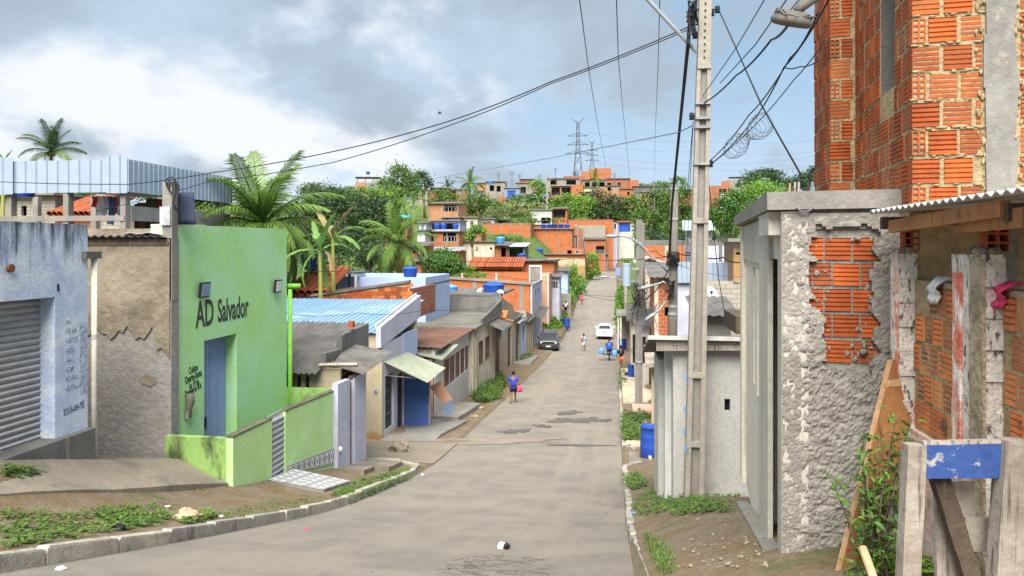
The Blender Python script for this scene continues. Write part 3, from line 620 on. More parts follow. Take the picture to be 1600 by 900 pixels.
def chapel():
    u=-8.5; v0=ST.v(264,u); v1=ST.v(448,u); zb=gz(u,v0)-.6; za=ST.z(350,u,v0); zc=ST.z(358,u,v1)
    t=thing('chapel','green painted chapel front lettered AD Salvador with blue metal door','chapel',ST,(u,v0,gz(u,v0)))
    d0=ST.v(319,u); d1=ST.v(370,u); dz=ST.z(521,u,d1); db=gz(u,d0)-.2
    MB().wall('v',u,-.38,v0,v1,zb,(za,zc),[(d0,d1,zb-1,dz)]).build('wall','green_paint',t)
    MB().wall('u',v1-.2,.18,-14,u-.385,zb,zc-.02).build('side_wall','tan_plaster',t); MB().wall('u',v0+.3,.18,-14,u-.385,zb,zc-.1).build('side_wall','tan_plaster',t)
    MB().box(-14,u-.39,v0+.5,v1-.22,zc-.75,zc-.6).build('roof','dark_concrete',t)
    dr=MB().box(u-.31,u-.28,d0,d1,db,dz).build('door','blue_door',t)
    me=MB().box(-.28+.28,.022,0,.032,0,dz-db-.08).mesh('door_rib','blue_door')
    k=d0+.03
    while k<d1-.04: inst('door_rib',me,dr,(u-.278,k,db+.04)); k+=.066
    MB().box(u-.25,u-.22,d0+.42,d0+.47,db+.75,db+1.0).build('door_handle','dark_metal',dr); MB().box(u-.25,u-.20,d0+.38,d0+.5,db+.35,db+.42).build('door_latch','dark_metal',dr)
    MB().box(u-.30,u-.2,d0,d1,dz-.05,dz).build('door_head','galv',t)
    def lab(s,px,py,size,sx,**k):
        v=ST.v(px,u); text(s,'paint_black',t,(u+.003,v,ST.z(py,u,v)),size,math.pi/2,sx,**k)
    lab('AD',306,512,.78,.62,up=(-.012,0),bold=.012); lab('Salvador',340,503,.70,.56,up=(-.005,0),bold=.012)
    lab('Cultos',295,585,.20,.62,up=(-.12,0),bold=.003); lab('Quarta-Sexta',289,600,.20,.56,up=(-.12,0),bold=.003); lab('às 19 hs',296,608,.18,.6,up=(-.12,0),bold=.003); lab('Domingo às 18 h',289,620,.17,.5,up=(-.12,0),bold=.003)
    # floodlights
    for px,py,nm,lb,m in ((313,453,'solar_lamp','dark solar floodlight with blue panel above the AD lettering','window_blue'),(429,447,'floodlight','square white faced floodlight at the chapel corner','lamp_clear')):
        v=ST.v(px,u); z=ST.z(py,u,v); f=thing(nm,lb,'floodlight',ST,(u,v,z))
        MB().box(u,u+.05,v-.05,v+.05,z-.05,z+.05).build('bracket','galv',f)
        MB().hexa([(u+.05,v-.17,z-.16),(u+.10,v-.17,z-.16),(u+.10,v+.17,z-.16),(u+.05,v+.17,z-.16),(u+.08,v-.17,z+.16),(u+.14,v-.17,z+.16),(u+.14,v+.17,z+.16),(u+.08,v+.17,z+.16)]).build('housing','dark_metal' if m!='lamp_clear' else 'black',f)
        MB().hexa([(u+.10,v-.14,z-.13),(u+.115,v-.14,z-.13),(u+.115,v+.14,z-.13),(u+.10,v+.14,z-.13),(u+.138,v-.14,z+.13),(u+.15,v-.14,z+.13),(u+.15,v+.14,z+.13),(u+.138,v+.14,z+.13)]).build('panel',m,f)
    v=ST.v(290,u); z=ST.z(651,u,v); w=thing('meter_pipe','rusty grey meter box and pipe on the green chapel wall','meter',ST,(u,v,z))
    MB().tube([(u+.06,v,z),(u+.06,v,z+.12),(u+.09,v+.02,z+.3),(u+.09,v+.02,z+.46)],[.05,.05,.085,.08],10).build('meter_body','pole_dark',w,smooth=True); MB().box(u,u+.10,v-.06,v+.05,z-.03,z+.14).build('valve_box','concrete',w)
    uu=u+.07; v=v1+.05; q=thing('green_downpipe','bright green downpipe at the chapel corner','pipe',ST,(uu,v,gz(uu,v)))
    MB().tube([(uu,v,gz(uu,v)-.1),(uu,v,ST.z(452,uu,v))],.055,12).build('pipe','green_pipe',q,smooth=True); MB().tube([(uu-.05,v-.02,ST.z(447,uu,v)),(uu+.26,v+.05,ST.z(447,uu,v))],.065,12).build('elbow','green_pipe',q,smooth=True)
    # low yard wall, gate, tiled plinth and ramp
    w=-7.12; y=thing('yard_wall','low green yard wall with black mould along its top','wall',ST,(w,v0,gz(w,v0)))
    c0=v0-.12; g0=ST.v(425,w); g1=ST.v(446,w); e1=ST.v(527,w)
    MB().wall('u',c0,.14,u+.003,w-.14,zb,(ST.z(681,u,c0),ST.z(686,w,c0))).build('return_wall','green_mossy',y)
    MB().wall('v',w,-.14,c0,g0,gz(w,c0)-.7,(ST.z(684,w,c0),ST.z(655,w,g0))).build('front_wall','green_wall',y)
    MB().wall('v',w,-.14,g1,e1,gz(w,g1)-.7,(ST.z(643,w,g1),ST.z(610,w,e1))).build('sloped_wall','green_wall',y)
    MB().wall('v',w+.012,-.165,c0-.012,g0+.01,(ST.z(684,w,c0)+.003,ST.z(655,w,g0)+.003),(ST.z(684,w,c0)+.035,ST.z(655,w,g0)+.035)).build('coping','mould',y)
    MB().wall('v',w+.012,-.165,g1-.01,e1+.01,(ST.z(643,w,g1)+.003,ST.z(610,w,e1)+.003),(ST.z(643,w,g1)+.035,ST.z(610,w,e1)+.035)).build('coping','mould',y)
    MB().wall('u',e1+.01,.14,-8.6,w,gz(w,e1)-.3,ST.z(607,-8,e1)).build('rear_wall','green_mossy',y)
    gt=MB().box(w-.09,w-.07,g0,g1,gz(w,g0)-.2,ST.z(650,w,g0)).build('gate','shutter_metal',y)
    me=MB().add([(0,0,0),(.05,0,.06),(0,0,.12),(0,g1-g0,0),(.05,g1-g0,.06),(0,g1-g0,.12)],[(0,1,4,3),(1,2,5,4)]).mesh('gate_rib','shutter_metal')
    z=gz(w,g0)-.1
    while z<ST.z(652,w,g0)-.12: inst('gate_rib',me,gt,(w-.07,g0,z)); z+=.125
    # tiles
    ramp=thing('tiled_ramp','white and grey patterned tile ramp sloping from the gate','ramp',ST,(w+.5,g1,gz(w,g1)))
    A=[ST.at(424,744,1),]; 
    def pz(px,py,dz=.10): x,yy,zz=hit(px,py,dz); return Vector((x,yy,zz))
    a,b,c,d=Vector((w+.02,g0-.25,0)),Vector((w+.02,g1+.35,0)),Vector((w+1.12,g1+1.0,0)),Vector((w+1.08,g0+.15,0))
    for q,zz in ((a,ST.z(744,w,g0)),(b,ST.z(733,w,g1+.3)),(c,ST.z(764,w+1.1,g1+1.0)),(d,ST.z(777,w+1.05,g0+.2))): q.z=max(zz,gz(q.x,q.y)+.07)
    MB().sheet(*[tuple(q-Vector((0,0,.03))) for q in (a,b,c,d)],.16).build('ramp_slab','concrete',ramp)
    def tiles(P,nu,nv,parent,n,ft=.02):
        A,B,C,D=P
        for j in range(nv):
            for i in range(nu):
                g=.006
                q=[A.lerp(B,(i+s)/nu).lerp(D.lerp(C,(i+s)/nu),(j+r)/nv) for s,r in ((g,g),(1-g,g),(1-g,1-g),(g,1-g))]
                m=MB(); m.hexa([tuple(x-n*ft) for x in q]+[tuple(x+n*.001) for x in q]); m.uv={1:[(0,0),(1,0),(1,1),(0,1)]}
                m.build('tile','patterned_tile',parent,fixn=False)
    tiles((a,b,c,d),5,3,ramp,Vector((0,0,1)))
    p=[Vector((w+.018,g1+.05,ST.z(742,w,g1+.05))),Vector((w+.018,e1,ST.z(724,w,e1))),Vector((w+.018,e1,ST.z(697,w,e1))),Vector((w+.018,g1+.05,ST.z(728,w,g1+.05)))]
    tiles(p,10,1,y,Vector((1,0,0)),.016)
chapel()
def terrace():
    u=-18.0; v0=ST.v(198,u); v1=ST.v(360,u); ul=ST.u(2,v0)
    t=thing('roof_terrace','open roof terrace with pale blue ribbed metal fascia on concrete posts','terrace',ST,(u,v0,8))
    Z=lambda py:ST.z(py,u,v0)
    zt,zb=Z(247),Z(300); um=ST.u(170,v0)
    b=MB(); b.corr((ul,v0,zb),(um,v0,zb),(um,v0,Z(249)),(ul,v0,Z(249)),.47,.05,trap=True); b.build('fascia_front','fascia',t)
    b=MB(); b.corr((um,v0-.12,zb-.05),(u+.1,v0-.12,zb-.05),(u+.1,v0-.12,Z(243)),(um,v0-.12,Z(243)),.47,.05,trap=True); b.build('fascia_corner','fascia',t); b=MB(); b.corr((ul-.02,v0-.12,zb-.05),(ST.u(24,v0),v0-.12,zb-.05),(ST.u(24,v0),v0-.12,Z(243)),(ul-.02,v0-.12,Z(243)),.47,.05,trap=True); b.build('fascia_corner','fascia',t)
    b=MB(); b.corr((u+.1,v0-.12,zb),(u+.1,v1,zb),(u+.1,v1,Z(249)),(u+.1,v0-.12,Z(249)),.3,.03,trap=True); b.build('fascia_side','fascia',t)
    MB().box(ul,u,v0+.1,v1,zb+.35,zb+.40).build('roof','galv',t)
    zf=Z(340)
    for px in (16,105,194): x=ST.u(px,v0+.1); MB().box(x-.11,x+.11,v0+.02,v0+.3,zf-1.2,zb+.1).build('post','concrete',t)
    for px in (300,347): vv=ST.v(px,u); MB().box(u-.25,u+.05,vv-.15,vv+.15,zf-1.2,zb+.1).build('post','concrete',t)
    for px in (60,150): x=ST.u(px,v1-.1); MB().box(x-.14,x+.14,v1-.3,v1-.05,zf-1.2,zb+.4).build('post','concrete',t)
    MB().box(ul-2,u-.1,v0-.02,v0+.18,zf-.12,zf+.08).build('rail_beam','concrete',t)
    MB().wall('v',u,-.15,v0+.3,v1,zf-.1,zf+.45).build('parapet','concrete',t)
    MB().box(ul-2,u,v0-.1,v1+.2,zf-.65,zf-.5).build('floor_slab','concrete',t)
    MB().wall('u',v0,.15,ul-2,u,zf-4.5,zf-.65).wall('v',u,-.15,v0+.15,v1,zf-4.5,zf-.65).build('lower_wall','brick_orange',t)
    MB().box(ul-2,u-3,v1,v1+.15,zf-.5,zf+.5).build('back_wall','block_grey',t)
    # laundry on a line
    ln=thing('clothes_line','line of washing strung under the terrace roof','laundry',ST,(u-2,v0+1,zf)); vv=v0+1.2; zl=Z(303)
    MB().tube([(ST.u(140,vv),vv,zl),(ST.u(190,vv),vv,zl)],.01,5).build('line','cable',ln)
    for px0,px1,l,m in ((143,151,.42,'cloth_red'),(152,160,.9,'cloth_white'),(160,168,.8,'cloth_lilac'),(168,180,1.1,'cloth_denim'),(180,184,.7,'cloth_pink'),(184,193,.85,'cloth_teal')):
        a,b=ST.u(px0,vv),ST.u(px1,vv); g=MB(); n=4; P=[]
        for j in range(n+1):
            for i in range(n+1): fx=i/n; P.append((lerp(a,b,fx)*1+0.02*math.sin(j),vv+.05*math.sin(fx*7+j),zl-l*j/n+.03*math.sin(fx*6)))
        g.add(P,[(j*5+i,j*5+i+1,(j+1)*5+i+1,(j+1)*5+i) for j in range(n) for i in range(n)]); g.build('garment',m,ln,smooth=True)
    c=thing('crate_stack','brown cupboard and boxes stored under the terrace roof','furniture',ST,(ST.u(235,v0+3),v0+3,zf))
    for p0,p1,y0,m in ((210,214,318,'black'),(214,227,316,'brown_panel'),(228,245,310,'wood_dark'),(246,254,314,'cloth_red')):
        a,b=ST.u(p0,v0+3),ST.u(p1,v0+3); MB().box(a,b,v0+3,v0+3.5,zf-.5,ST.z(y0,u,v0+3)).build('box',m,c)
    tank_at('tank_blue',ST.u(36,v0+2),v0+2,Z(300)+.0,.5,.5,'blue water tank under the terrace roof edge')
def tank_at(m,u,v,z,r,h,label,fr=ST,name='water_tank'):
    t=thing(name,label,'water tank',fr,(u,v,z))
    MB().lathe([(r*.78,0),(r*.80,.02),(r*.98,h*.78),(r,h*.82),(r,h*.86)],(u,v,z),18).build('tub',m,t,smooth=True)
    MB().lathe([(r*1.04,h*.86),(r*1.05,h*.92),(r*.9,h*.97),(r*.35,h*1.08),(r*.3,h*1.13),(.02,h*1.14)],(u,v,z),18).build('lid',m,t,smooth=True)
    return t
terrace()
from mathutils import noise as mnoise
# ---------------- right side, near: brick tower, unfinished house, low wall ----------------
def brick_face_mesh(w,h,t,nr=5,vert=False,m='brick',seed=0):
    # hollow clay brick lying on its side: ridged face toward -y, body behind
    b=MB(); rr=random.Random(seed); g=.010; prof=[]
    L=w if vert else h
    for k in range(nr):
        a=L*k/nr; prof+=[(a+L*.03/1,0.0),(a+L/nr*.78,0.0),(a+L/nr*.82,g),(a+L/nr*.97,g)]
    prof[0]=(0,0.0); prof.append((L,0.0)); prof=sorted(prof)
    vs=[];fs=[];n=len(prof)
    for s in (0,1):
        for p,d in prof: vs.append((p,d,s*h) if vert else (s*w,d,p))
    for i in range(n-1): fs.append((i,i+1,n+i+1,n+i))
    b.add(vs,fs); o=len(b.v)
    b.add([(0,.0015,0),(w,.0015,0),(w,.0015,h),(0,.0015,h),(0,t,0),(w,t,0),(w,t,h),(0,t,h)],[(0,1,5,4),(1,2,6,5),(2,3,7,6),(3,0,4,7),(5,6,7,4)])
    return b.mesh('brick',m)
def brick_hole_mesh(w,h,t,nx=2,nz=4,m='brick'):
    b=MB(); cx=sorted([0,w]+[w*(i+k)/nx for i in range(nx) for k in (.16,.84)]); cz=sorted([0,h]+[h*(i+k)/nz for i in range(nz) for k in (.14,.86)])
    for i in range(len(cx)-1):
        for j in range(len(cz)-1):
            x0,x1,z0,z1=cx[i],cx[i+1],cz[j],cz[j+1]
            if i%2==1 and j%2==1:
                D=t*.9; b.add([(x0,0,z0),(x1,0,z0),(x1,0,z1),(x0,0,z1),(x0,D,z0),(x1,D,z0),(x1,D,z1),(x0,D,z1)],[(0,1,5,4),(1,2,6,5),(2,3,7,6),(3,0,4,7),(4,5,6,7)])
            else: b.quad((x0,0,z0),(x1,0,z0),(x1,0,z1),(x0,0,z1))
    b.add([(0,0,0),(w,0,0),(w,0,h),(0,0,h),(0,t,0),(w,t,0),(w,t,h),(0,t,h)],[(0,1,5,4),(1,2,6,5),(2,3,7,6),(3,0,4,7),(5,6,7,4)])
    return b.mesh('brick',m)
BM={}
def bmesh_of(w,h,t=.09,kind='s',m='brick'):
    k=(round(w,3),round(h,3),kind,m)
    if k not in BM: BM[k]=brick_hole_mesh(w,h,t,m=m) if kind=='h' else brick_face_mesh(w,h,t,nr=5 if kind=='s' else 6,vert=(kind=='v'),m=m)
    return BM[k]
def put_brick(parent,ax,c,a,z,w,h,kind='s',m='brick',jit=.006,flip=1):
    me=bmesh_of(w,h,.09,kind,m); j=random.uniform(-jit,jit); ry=random.uniform(-.012,.012)
    if ax=='u': inst('brick',me,parent,(a,c+j,z),(0,ry,0))
    else: inst('brick',me,parent,(c+j,a+w,z),(0,ry,-math.pi/2))   # face toward -u, runs back along -v
def tower():
    v=5.9; u0=BR.u(1425,v); u1=3.3; zb=gz(2.2,5.6)-.8; zt=ZC+3.4
    t=thing('brick_tower','unfinished house of raw orange hollow bricks rising above the concrete slab','house',BR,(u0,v,zb))
    vb=BR.v(1335,u0); ub=BR.u(1297,vb); vc=BR.v(1272,ub); base=BR.z(315,u0,v)-.05
    zs=BR.z(142,u0,6.6); w0,w1=BR.v(1397,u0),BR.v(1374,u0)
    hz=.007
    b=MB(); b.wall('u',v+hz,.16,u0+hz,u1,zb,zt,()); b.build('mortar_bed','mortar',t)
    MB().wall('v',u0+hz,.15,v+.17,vb,base-.3,zt,[(w0,w1,zs,zt+1)]).build('mortar_bed','mortar',t)
    MB().wall('u',vb+hz,.16,ub+hz,u0+.3,base-.3,zt).build('mortar_bed','mortar',t)
    MB().wall('v',ub+hz,.15,vb+.17,vc,base-.3,zt).build('mortar_bed','mortar',t)
    MB().wall('u',vc,.15,ub+.2,u1,base-.3,zt).wall('v',u1,.15,v,vc,zb,zt).build('inner_wall','grey_render',t)
    MB().box(u0+.2,u1,v+.2,vc,zt-.02,zt+.1).build('roof_slab','concrete',t)
    MB().box(u0+.17,u1,v+.18,vc,base-.35,base-.25).build('floor_slab','concrete',t)
    c0,c1=BR.u(1537,v),BR.u(1588,v)
    b=MB(); n=18; zz=np.linspace(zb,zt,n)
    for i in range(n-1): j0,j1=random.uniform(-.025,.025),random.uniform(-.025,.025); b.hexa([(c0+j0,v-.012,zz[i]),(c1+j1,v-.012,zz[i]),(c1+j1,v+.05,zz[i]),(c0+j0,v+.05,zz[i]),(c0+j0*.5,v-.012,zz[i+1]),(c1-j1,v-.012,zz[i+1]),(c1-j1,v+.05,zz[i+1]),(c0+j0*.5,v+.05,zz[i+1])])
    b.build('column','col_concrete',t)
    P=.203; H=.172; row=0; z=base-.02
    while z<zt-.1:
        # front face, left of the column: hole end alternates with a full brick at the corner
        a=u0; odd=row%2==0
        seq=[('h',.085)] if odd else [('s',.18)]
        seq+=[('s',.18),('s',.18),('s',.18)]
        for kd,w in seq:
            w_=min(w,c0-.012-a)
            if w_<.03: break
            put_brick(t,'u',v,a,z,round(w_,2),H,kd if w_>.06 else 's'); a+=w+random.uniform(.022,.034)
        a=c1+.03
        for kd,w in ([('s',.06),('s',.19),('s',.19),('s',.19),('s',.19)] if odd else [('s',.19),('s',.19),('s',.19),('s',.19)]):
            if a>2.75: break
            put_brick(t,'u',v,a,z,w,H,kd); a+=w+.018
        # side wall running back: long thin bricks foreshortened
        a=v+(.02 if odd else .10)
        while a<vb-.03:
            w=min(.172,vb-.01-a)
            if zs-.08<z+H and z<zt and a<w1 and a+w>w0:      # window
                if a<w0-.05: put_brick(t,'v',u0,a,z,round(w0-a-.005,2),H,'s')
                a=w1+.005; continue
            if w>.03: put_brick(t,'v',u0,a,z,round(w,2),H,'s' if random.random()>.07 else 'v')
            a+=w+.028
        # return and far side
        a=ub
        for kd,w in ([('h',.085),('s',.10)] if odd else [('s',.185)]): put_brick(t,'u',vb,a,z,w,H,kd); a+=w+.022
        a=vb+(.02 if odd else .10)
        while a<vc-.03:
            w=min(.185,vc-.01-a); put_brick(t,'v',ub,a,z,round(w,2),H,'h' if (odd and a>vc-.3) else 's'); a+=w+.028
        z+=P; row+=1
    rr=random.Random(9); b=MB()
    for k in range(520):     # mortar squeezed from the joints
        zz=base+P*rr.randrange(0,18)-.034+rr.uniform(-.006,.012); s=rr.uniform(.005,.017)
        if rr.random()<.4: q=(rr.uniform(u0,c0),v-.001,zz); b.ell(q,(s*rr.uniform(1,3),.0045,s*.6),6,4,.3)
        elif rr.random()<.6:
            a=rr.uniform(v,vb)
            if not(w0-.05<a<w1+.05 and zz>zs-.1): b.ell((u0-.001,a,zz),(.0045,s*rr.uniform(1,2.5),s*.6),6,4,.3)
        else: b.ell((rr.choice([c0-.02,c1+.02])+rr.uniform(-.03,.03),v-.004,rr.uniform(base,zt)),(s*.9,.005,s*1.5),6,4,.3)
    b.build('mortar_smears','mortar',t,smooth=True,kind='stuff')
    MB().box(u0+.012,u0+.165,w1-.012,w1-.002,zs,zt).build('jamb_shade','dark_concrete',t)  # dark sheet over the lit jamb, stands in for the slot's shade
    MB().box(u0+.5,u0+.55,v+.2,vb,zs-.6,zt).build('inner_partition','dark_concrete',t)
tower()
def unfinished():
    u=.67; v0=6.22; v1=BR.v(1160,u); ur=BR.u(1412,v0)+.25
    zg=gz(1.3,6.4); zb=zg-.8; Z=lambda py,vv=v0,uu=u: BR.z(py,uu,vv)
    t=thing('unfinished_house','unfinished grey concrete house with rough render and bare brick patch','house',BR,(u,v0,zg))
    ztop=Z(300)
    # front face: core wall, brick patch recessed, rough render coat around with ragged outline
    p0,p1=BR.u(1262,v0),BR.u(1376,v0); q0,q1=Z(566),Z(362)
    MB().wall('u',v0+.03,.10,u+.05,ur+1.2,zb,ztop-.14,[(p0-.02,p1+.02,q0-.02,q1+.02)]).build('wall','grey_mortar',t)
    MB().wall('u',v0+.046,.05,p0-.1,p1+.1,q0-.1,q1+.1).build('mortar_bed','grey_mortar',t)
    P=.2015; H=.172; z=q0+.01; r=0
    while z<q1-.05:
        a=p0-.01+(.0 if r%2 else -.06)
        while a<p1-.03:
            w=min(.19,p1+.03-a)
            hh=min(H,q1+.02-z)
            if a+w>p0+.02 and hh>.05: put_brick(t,'u',v0+.035,a,z,round(w,2),round(hh,3),'s',jit=.004)
            a+=w+.014
        z+=P; r+=1
    # render coat as a jagged-edged sheet
    b=MB(); nx,nz=104,170; X=np.linspace(u+.0,ur+.5,nx+1); Zs=np.linspace(zb,ztop-.17,nz+1)
    def inhole(x,zz):
        fx=(x-p0)/(p1-p0); fz=(zz-q0)/(q1-q0)
        j=.10*math.sin(zz*9)+.09*math.sin(zz*27+1)+.07*math.sin(x*41)+.05*math.sin(zz*63+x*55)
        lo=(.08+.28*max(0,.62-fz) if fz<.62 else .05)+j*.45
        return lo<fx<.93+j*.4 and -.02+.35*max(0,.45-fx)+j*.35<fz<1.0+.4*j
    idx={}
    def vid(i,k):
        if (i,k) not in idx:
            x,zz=X[i],Zs[k]; rough=.0075 if zz<q0+.12 and x>p0-.05 else .003
            d=0 if i==0 else rough*(1.9*mnoise.noise(Vector((x*15,zz*15,3)))+1.6*mnoise.noise(Vector((x*38,zz*38,7)))+random.uniform(-.45,.45))
            idx[(i,k)]=len(b.v); b.v.append((x,v0+d,zz))
        return idx[(i,k)]
    def keep(i,k): return not inhole((X[i]+X[i+1])/2,(Zs[k]+Zs[k+1])/2)
    for i in range(nx):
        for k in range(nz):
            if keep(i,k):
                b.f.append((vid(i,k),vid(i+1,k),vid(i+1,k+1),vid(i,k+1)))
    fcs=set(); 
    for i in range(nx):          # inner rim where the coat ends at the bricks
        for k in range(nz):
            if not keep(i,k):
                for di,dk,e in ((-1,0,((i,k+1),(i,k))),(1,0,((i+1,k),(i+1,k+1))),(0,-1,((i,k),(i+1,k))),(0,1,((i+1,k+1),(i,k+1)))):
                    a_,b_=i+di,k+dk
                    if 0<=a_<nx and 0<=b_<nz and keep(a_,b_):
                        w1_,w2_=vid(*e[0]),vid(*e[1]); n=len(b.v)
                        b.v+= [(b.v[w1_][0],v0+.05,b.v[w1_][2]),(b.v[w2_][0],v0+.05,b.v[w2_][2])]; b.f.append((w2_,w1_,n,n+1))
    b.build('render_coat','grey_render',t,smooth=False,fixn=False)
    rr=random.Random(5)
    for i in range(26):
        a=rr.choice([rr.uniform(p0-.06,p1+.02),p0+rr.uniform(-.05,.04)]); z=rr.uniform(q0-.05,q1)
        if p0+.1<a<p1-.04 and q0+.12<z<q1-.06: continue
        s=rr.uniform(.012,.032); MB().ell((a,v0+.01,z),(s*1.3,.02,s),7,5,.2).build('mortar_lump','grey_mortar',t,smooth=True)
    b=MB()
    for i in range(90):
        a=rr.uniform(p0-.03,p1+.03); z=rr.uniform(q0-.04,q1); fx=(a-p0)/(p1-p0); fz=(z-q0)/(q1-q0)
        if .3<fx<.62 and fz>.25 and rr.random()<.75: continue
        s=rr.uniform(.004,.015); b.ell((a,v0+.034,z),(s*rr.uniform(.5,1.6),.0035,s*rr.uniform(.7,2.8)),7,5,.35)
    b.build('mortar_smears','grey_mortar',t,smooth=True,kind='stuff')
    # roof slab with overhang to the street
    us=BR.u(1199,v0-.02)
    b=MB(); b.hexa([(us,v0-.03,Z(328)),(ur+.35,v0-.03,Z(326)),(ur+.35,v1+.2,Z(326)),(us,v1+.2,Z(326)),(us-.005,v0-.03,Z(300)),(ur+.35,v0-.03,Z(298)),(ur+.35,v1+.2,Z(298)),(us-.005,v1+.2,Z(300))]); b.build('roof_slab','concrete',t)
    # street side
    vv=lambda px:BR.v(px,u)
    e0=v0+.10
    MB().box(u-.002,u+.2,v0+.002,v0+.28,zb,Z(330)).build('corner_column','smooth_render',t)
    dz=Z(404,vv(1212))
    MB().wall('v',u+.03,.15,v0+.28,v1,zb,Z(330),[(v0+.281,vv(1192),gz(1.4,7)-.6,BR.z(404,u,7.2)),(vv(1190),vv(1173),BR.z(600,u,9.4),BR.z(418,u,9.4))]).build('street_wall','cream_render',t)
    MB().box(u-.03,u+.015,vv(1205),vv(1191),zb,BR.z(405,u,8.2)).build('pier','smooth_render',t)
    MB().box(u-.03,u+.03,v1-.35,v1,zb,Z(330)).build('far_column','cream_render',t)
    MB().box(us+.02,u+.03,v0+.1,vv(1201),BR.z(368,u,6.6),Z(330)+.002).build('lintel_block','smooth_render',t)
    MB().box(u-.01,u+.03,vv(1203),v1-.35,BR.z(410,u,8.8),Z(330)).build('lintel_beam','smooth_render',t)
    MB().box(u-.0,u+.03,vv(1183),vv(1180),BR.z(600,u,9.4),BR.z(418,u,9.4)).build('mullion','cream_render',t)
    MB().box(u+.6,u+.7,v0+.2,v1,zb,Z(330)).build('inner_wall','dark_concrete',t)
    MB().wall('u',v1-.002,.15,u+.05,u+2,zb,Z(330)).build('rear_wall','grey_render',t)
    MB().hexa([(u-.16,v0+.3,zg-.6),(u+.03,v0+.3,zg-.6),(u+.03,v1-.6,zg-1.6),(u-.16,v1-.6,zg-1.6),(u-.12,v0+.3,gz(1.3,6.8)+.10),(u+.03,v0+.3,gz(1.3,6.8)+.12),(u+.03,v1-.6,gz(1.9,10.6)+.05),(u-.12,v1-.6,gz(1.9,10.6)+.03)]).build('doorstep','concrete',t)
    for k,px in enumerate((1233,1241,1247)):
        vb=8.2+k*.15; x=BR.u(px,vb); MB().tube([(x,vb,BR.z(301,x,vb)-.1),(x+.01,vb,BR.z(286-k,x,vb))],.012,6).build('rebar','peel_white' if k else 'wood_edge',t)
    x=BR.u(1250,v0); MB().tube([(BR.u(1243,v0),v0-.035,Z(325)),(x,v0-.04,Z(331)),(BR.u(1262,v0),v0-.04,Z(331)),(BR.u(1270,v0),v0-.035,Z(326))],.008,6).build('conduit','wire_grey',t)
unfinished()
def low_wall():
    u=2.13; Z=lambda py,v: ST.z(py,u,v)
    va=ST.v(1428,u); vb=ST.v(1510,u); vc=ST.v(1566,u); ve=3.4; zg=gz(u,5)-.6
    t=thing('garden_wall','low wall of upright old bricks between peeling white posts','wall',ST,(u,5,zg))
    zt=Z(433,va); z0=Z(662,va)
    MB().wall('v',u+.005,.12,ve,va,zg,zt-.02).build('mortar_bed','mortar',t)
    MB().wall('v',u-.03,.05,ve,va,zg,z0-.03).build('plaster_base','pinkish_wall',t)
    P=.205; z=z0; r=0
    while z<zt-.05:
        h=min(.178,zt-z+.015)
        a=ve+.05+(.07 if r%2 else 0)
        while a<va-.02:
            w=.122; w_=min(w,va-.005-a)
            if w_>.03 and not (vc-.03<a+w_/2<vb+.03): put_brick(t,'v',u,a,z,round(w_,2),round(h,3),'s' ,m='old_brick',jit=.008)
            a+=w+.02
        z+=P; r+=1
    # posts: (near-street face white/red flaking, rough inner side)
    def post(v0,v1,depth,zt_,m1,m2):
        b=MB(); n=16; zz=np.linspace(zg,zt_,n)
        for i in range(n-1):
            j=[random.uniform(-.012,.012) for _ in range(4)]
            b.hexa([(u-depth,v0+j[0],zz[i]),(u+.02,v0+j[0],zz[i]),(u+.02,v1+j[1],zz[i]),(u-depth,v1+j[1],zz[i]),(u-depth,v0+j[2],zz[i+1]),(u+.02,v0+j[2],zz[i+1]),(u+.02,v1+j[3],zz[i+1]),(u-depth,v1+j[3],zz[i+1])])
        return b.build('post',m1,t),
    post(va-.0,va+.17,.10,Z(396,va+.1),'peel_white',None)
    MB().wall('v',u-.112,.01,va+.005,va+.05,zg,Z(420,va)).build('red_stripe','peel_red',t)
    post(vc,vb-.02,.09,Z(397,vb),'peel_white',None)
    MB().wall('v',u-.106,.014,lerp(vc,vb,.62),lerp(vc,vb,.86),zg,Z(425,vb)).build('red_stripe','peel_red',t)
    MB().wall('v',u-.104,.014,vc-.012,lerp(vc,vb,.36),zg,Z(400,vb)).build('rough_edge','tan_rough',t)
    for a,b_,zt_ in ((va+.02,va+.15,Z(396,va+.1)),(vc+.03,vb-.06,Z(397,vb))):
        for k in range(5): MB().ell((u-.04+random.uniform(-.05,.03),random.uniform(a,b_),zt_+.01),(.04,.035,.035),7,5,.25).build('mortar_lump','tan_rough',t,smooth=True)
    # bricks standing on the posts carry the tin roof
    put_brick(t,'u',va+.03,u-.05,Z(396,va)+.015,.10,.19,'h'); 
    put_brick(t,'u',vc+.05,u-.06,Z(397,vb)+.015,.12,.21,'h')
    r=thing('tin_roof','small lean-to roof of white corrugated sheet on wooden beams','roof',ST,(u-.2,5,ZC))
    e=1.86; v0=ST.v(1358,e); v1=2.6; za=ST.z(333,e,v0); zb_=ST.z(297,e,ST.v(1600,e))
    MB().corr((e,v0,za),(e,v1,zb_+.0),(e+1.7,v1,zb_+.10),(e+1.7,v0,za+.10),.10,.022).build('roof_sheet','white',r)
    for (pa,ya),(pb,yb),h,m,off in (((1388,345),(1492,318),.085,'wood_orange',.06),((1490,338),(1600,316),.10,'wood_orange',.10)):
        uu=e+off; A=ST.v(pa,uu); B=ST.v(pb,uu)-.5
        MB().hexa([(uu,A,ST.z(ya,uu,A)-h),(uu+.05,A,ST.z(ya,uu,A)-h),(uu+.05,B,ST.z(yb,uu,B+.5)-h-.01),(uu,B,ST.z(yb,uu,B+.5)-h-.01),(uu,A,ST.z(ya,uu,A)),(uu+.05,A,ST.z(ya,uu,A)),(uu+.05,B,ST.z(yb,uu,B+.5)-.01),(uu,B,ST.z(yb,uu,B+.5)-.01)]).build('beam',m,r)
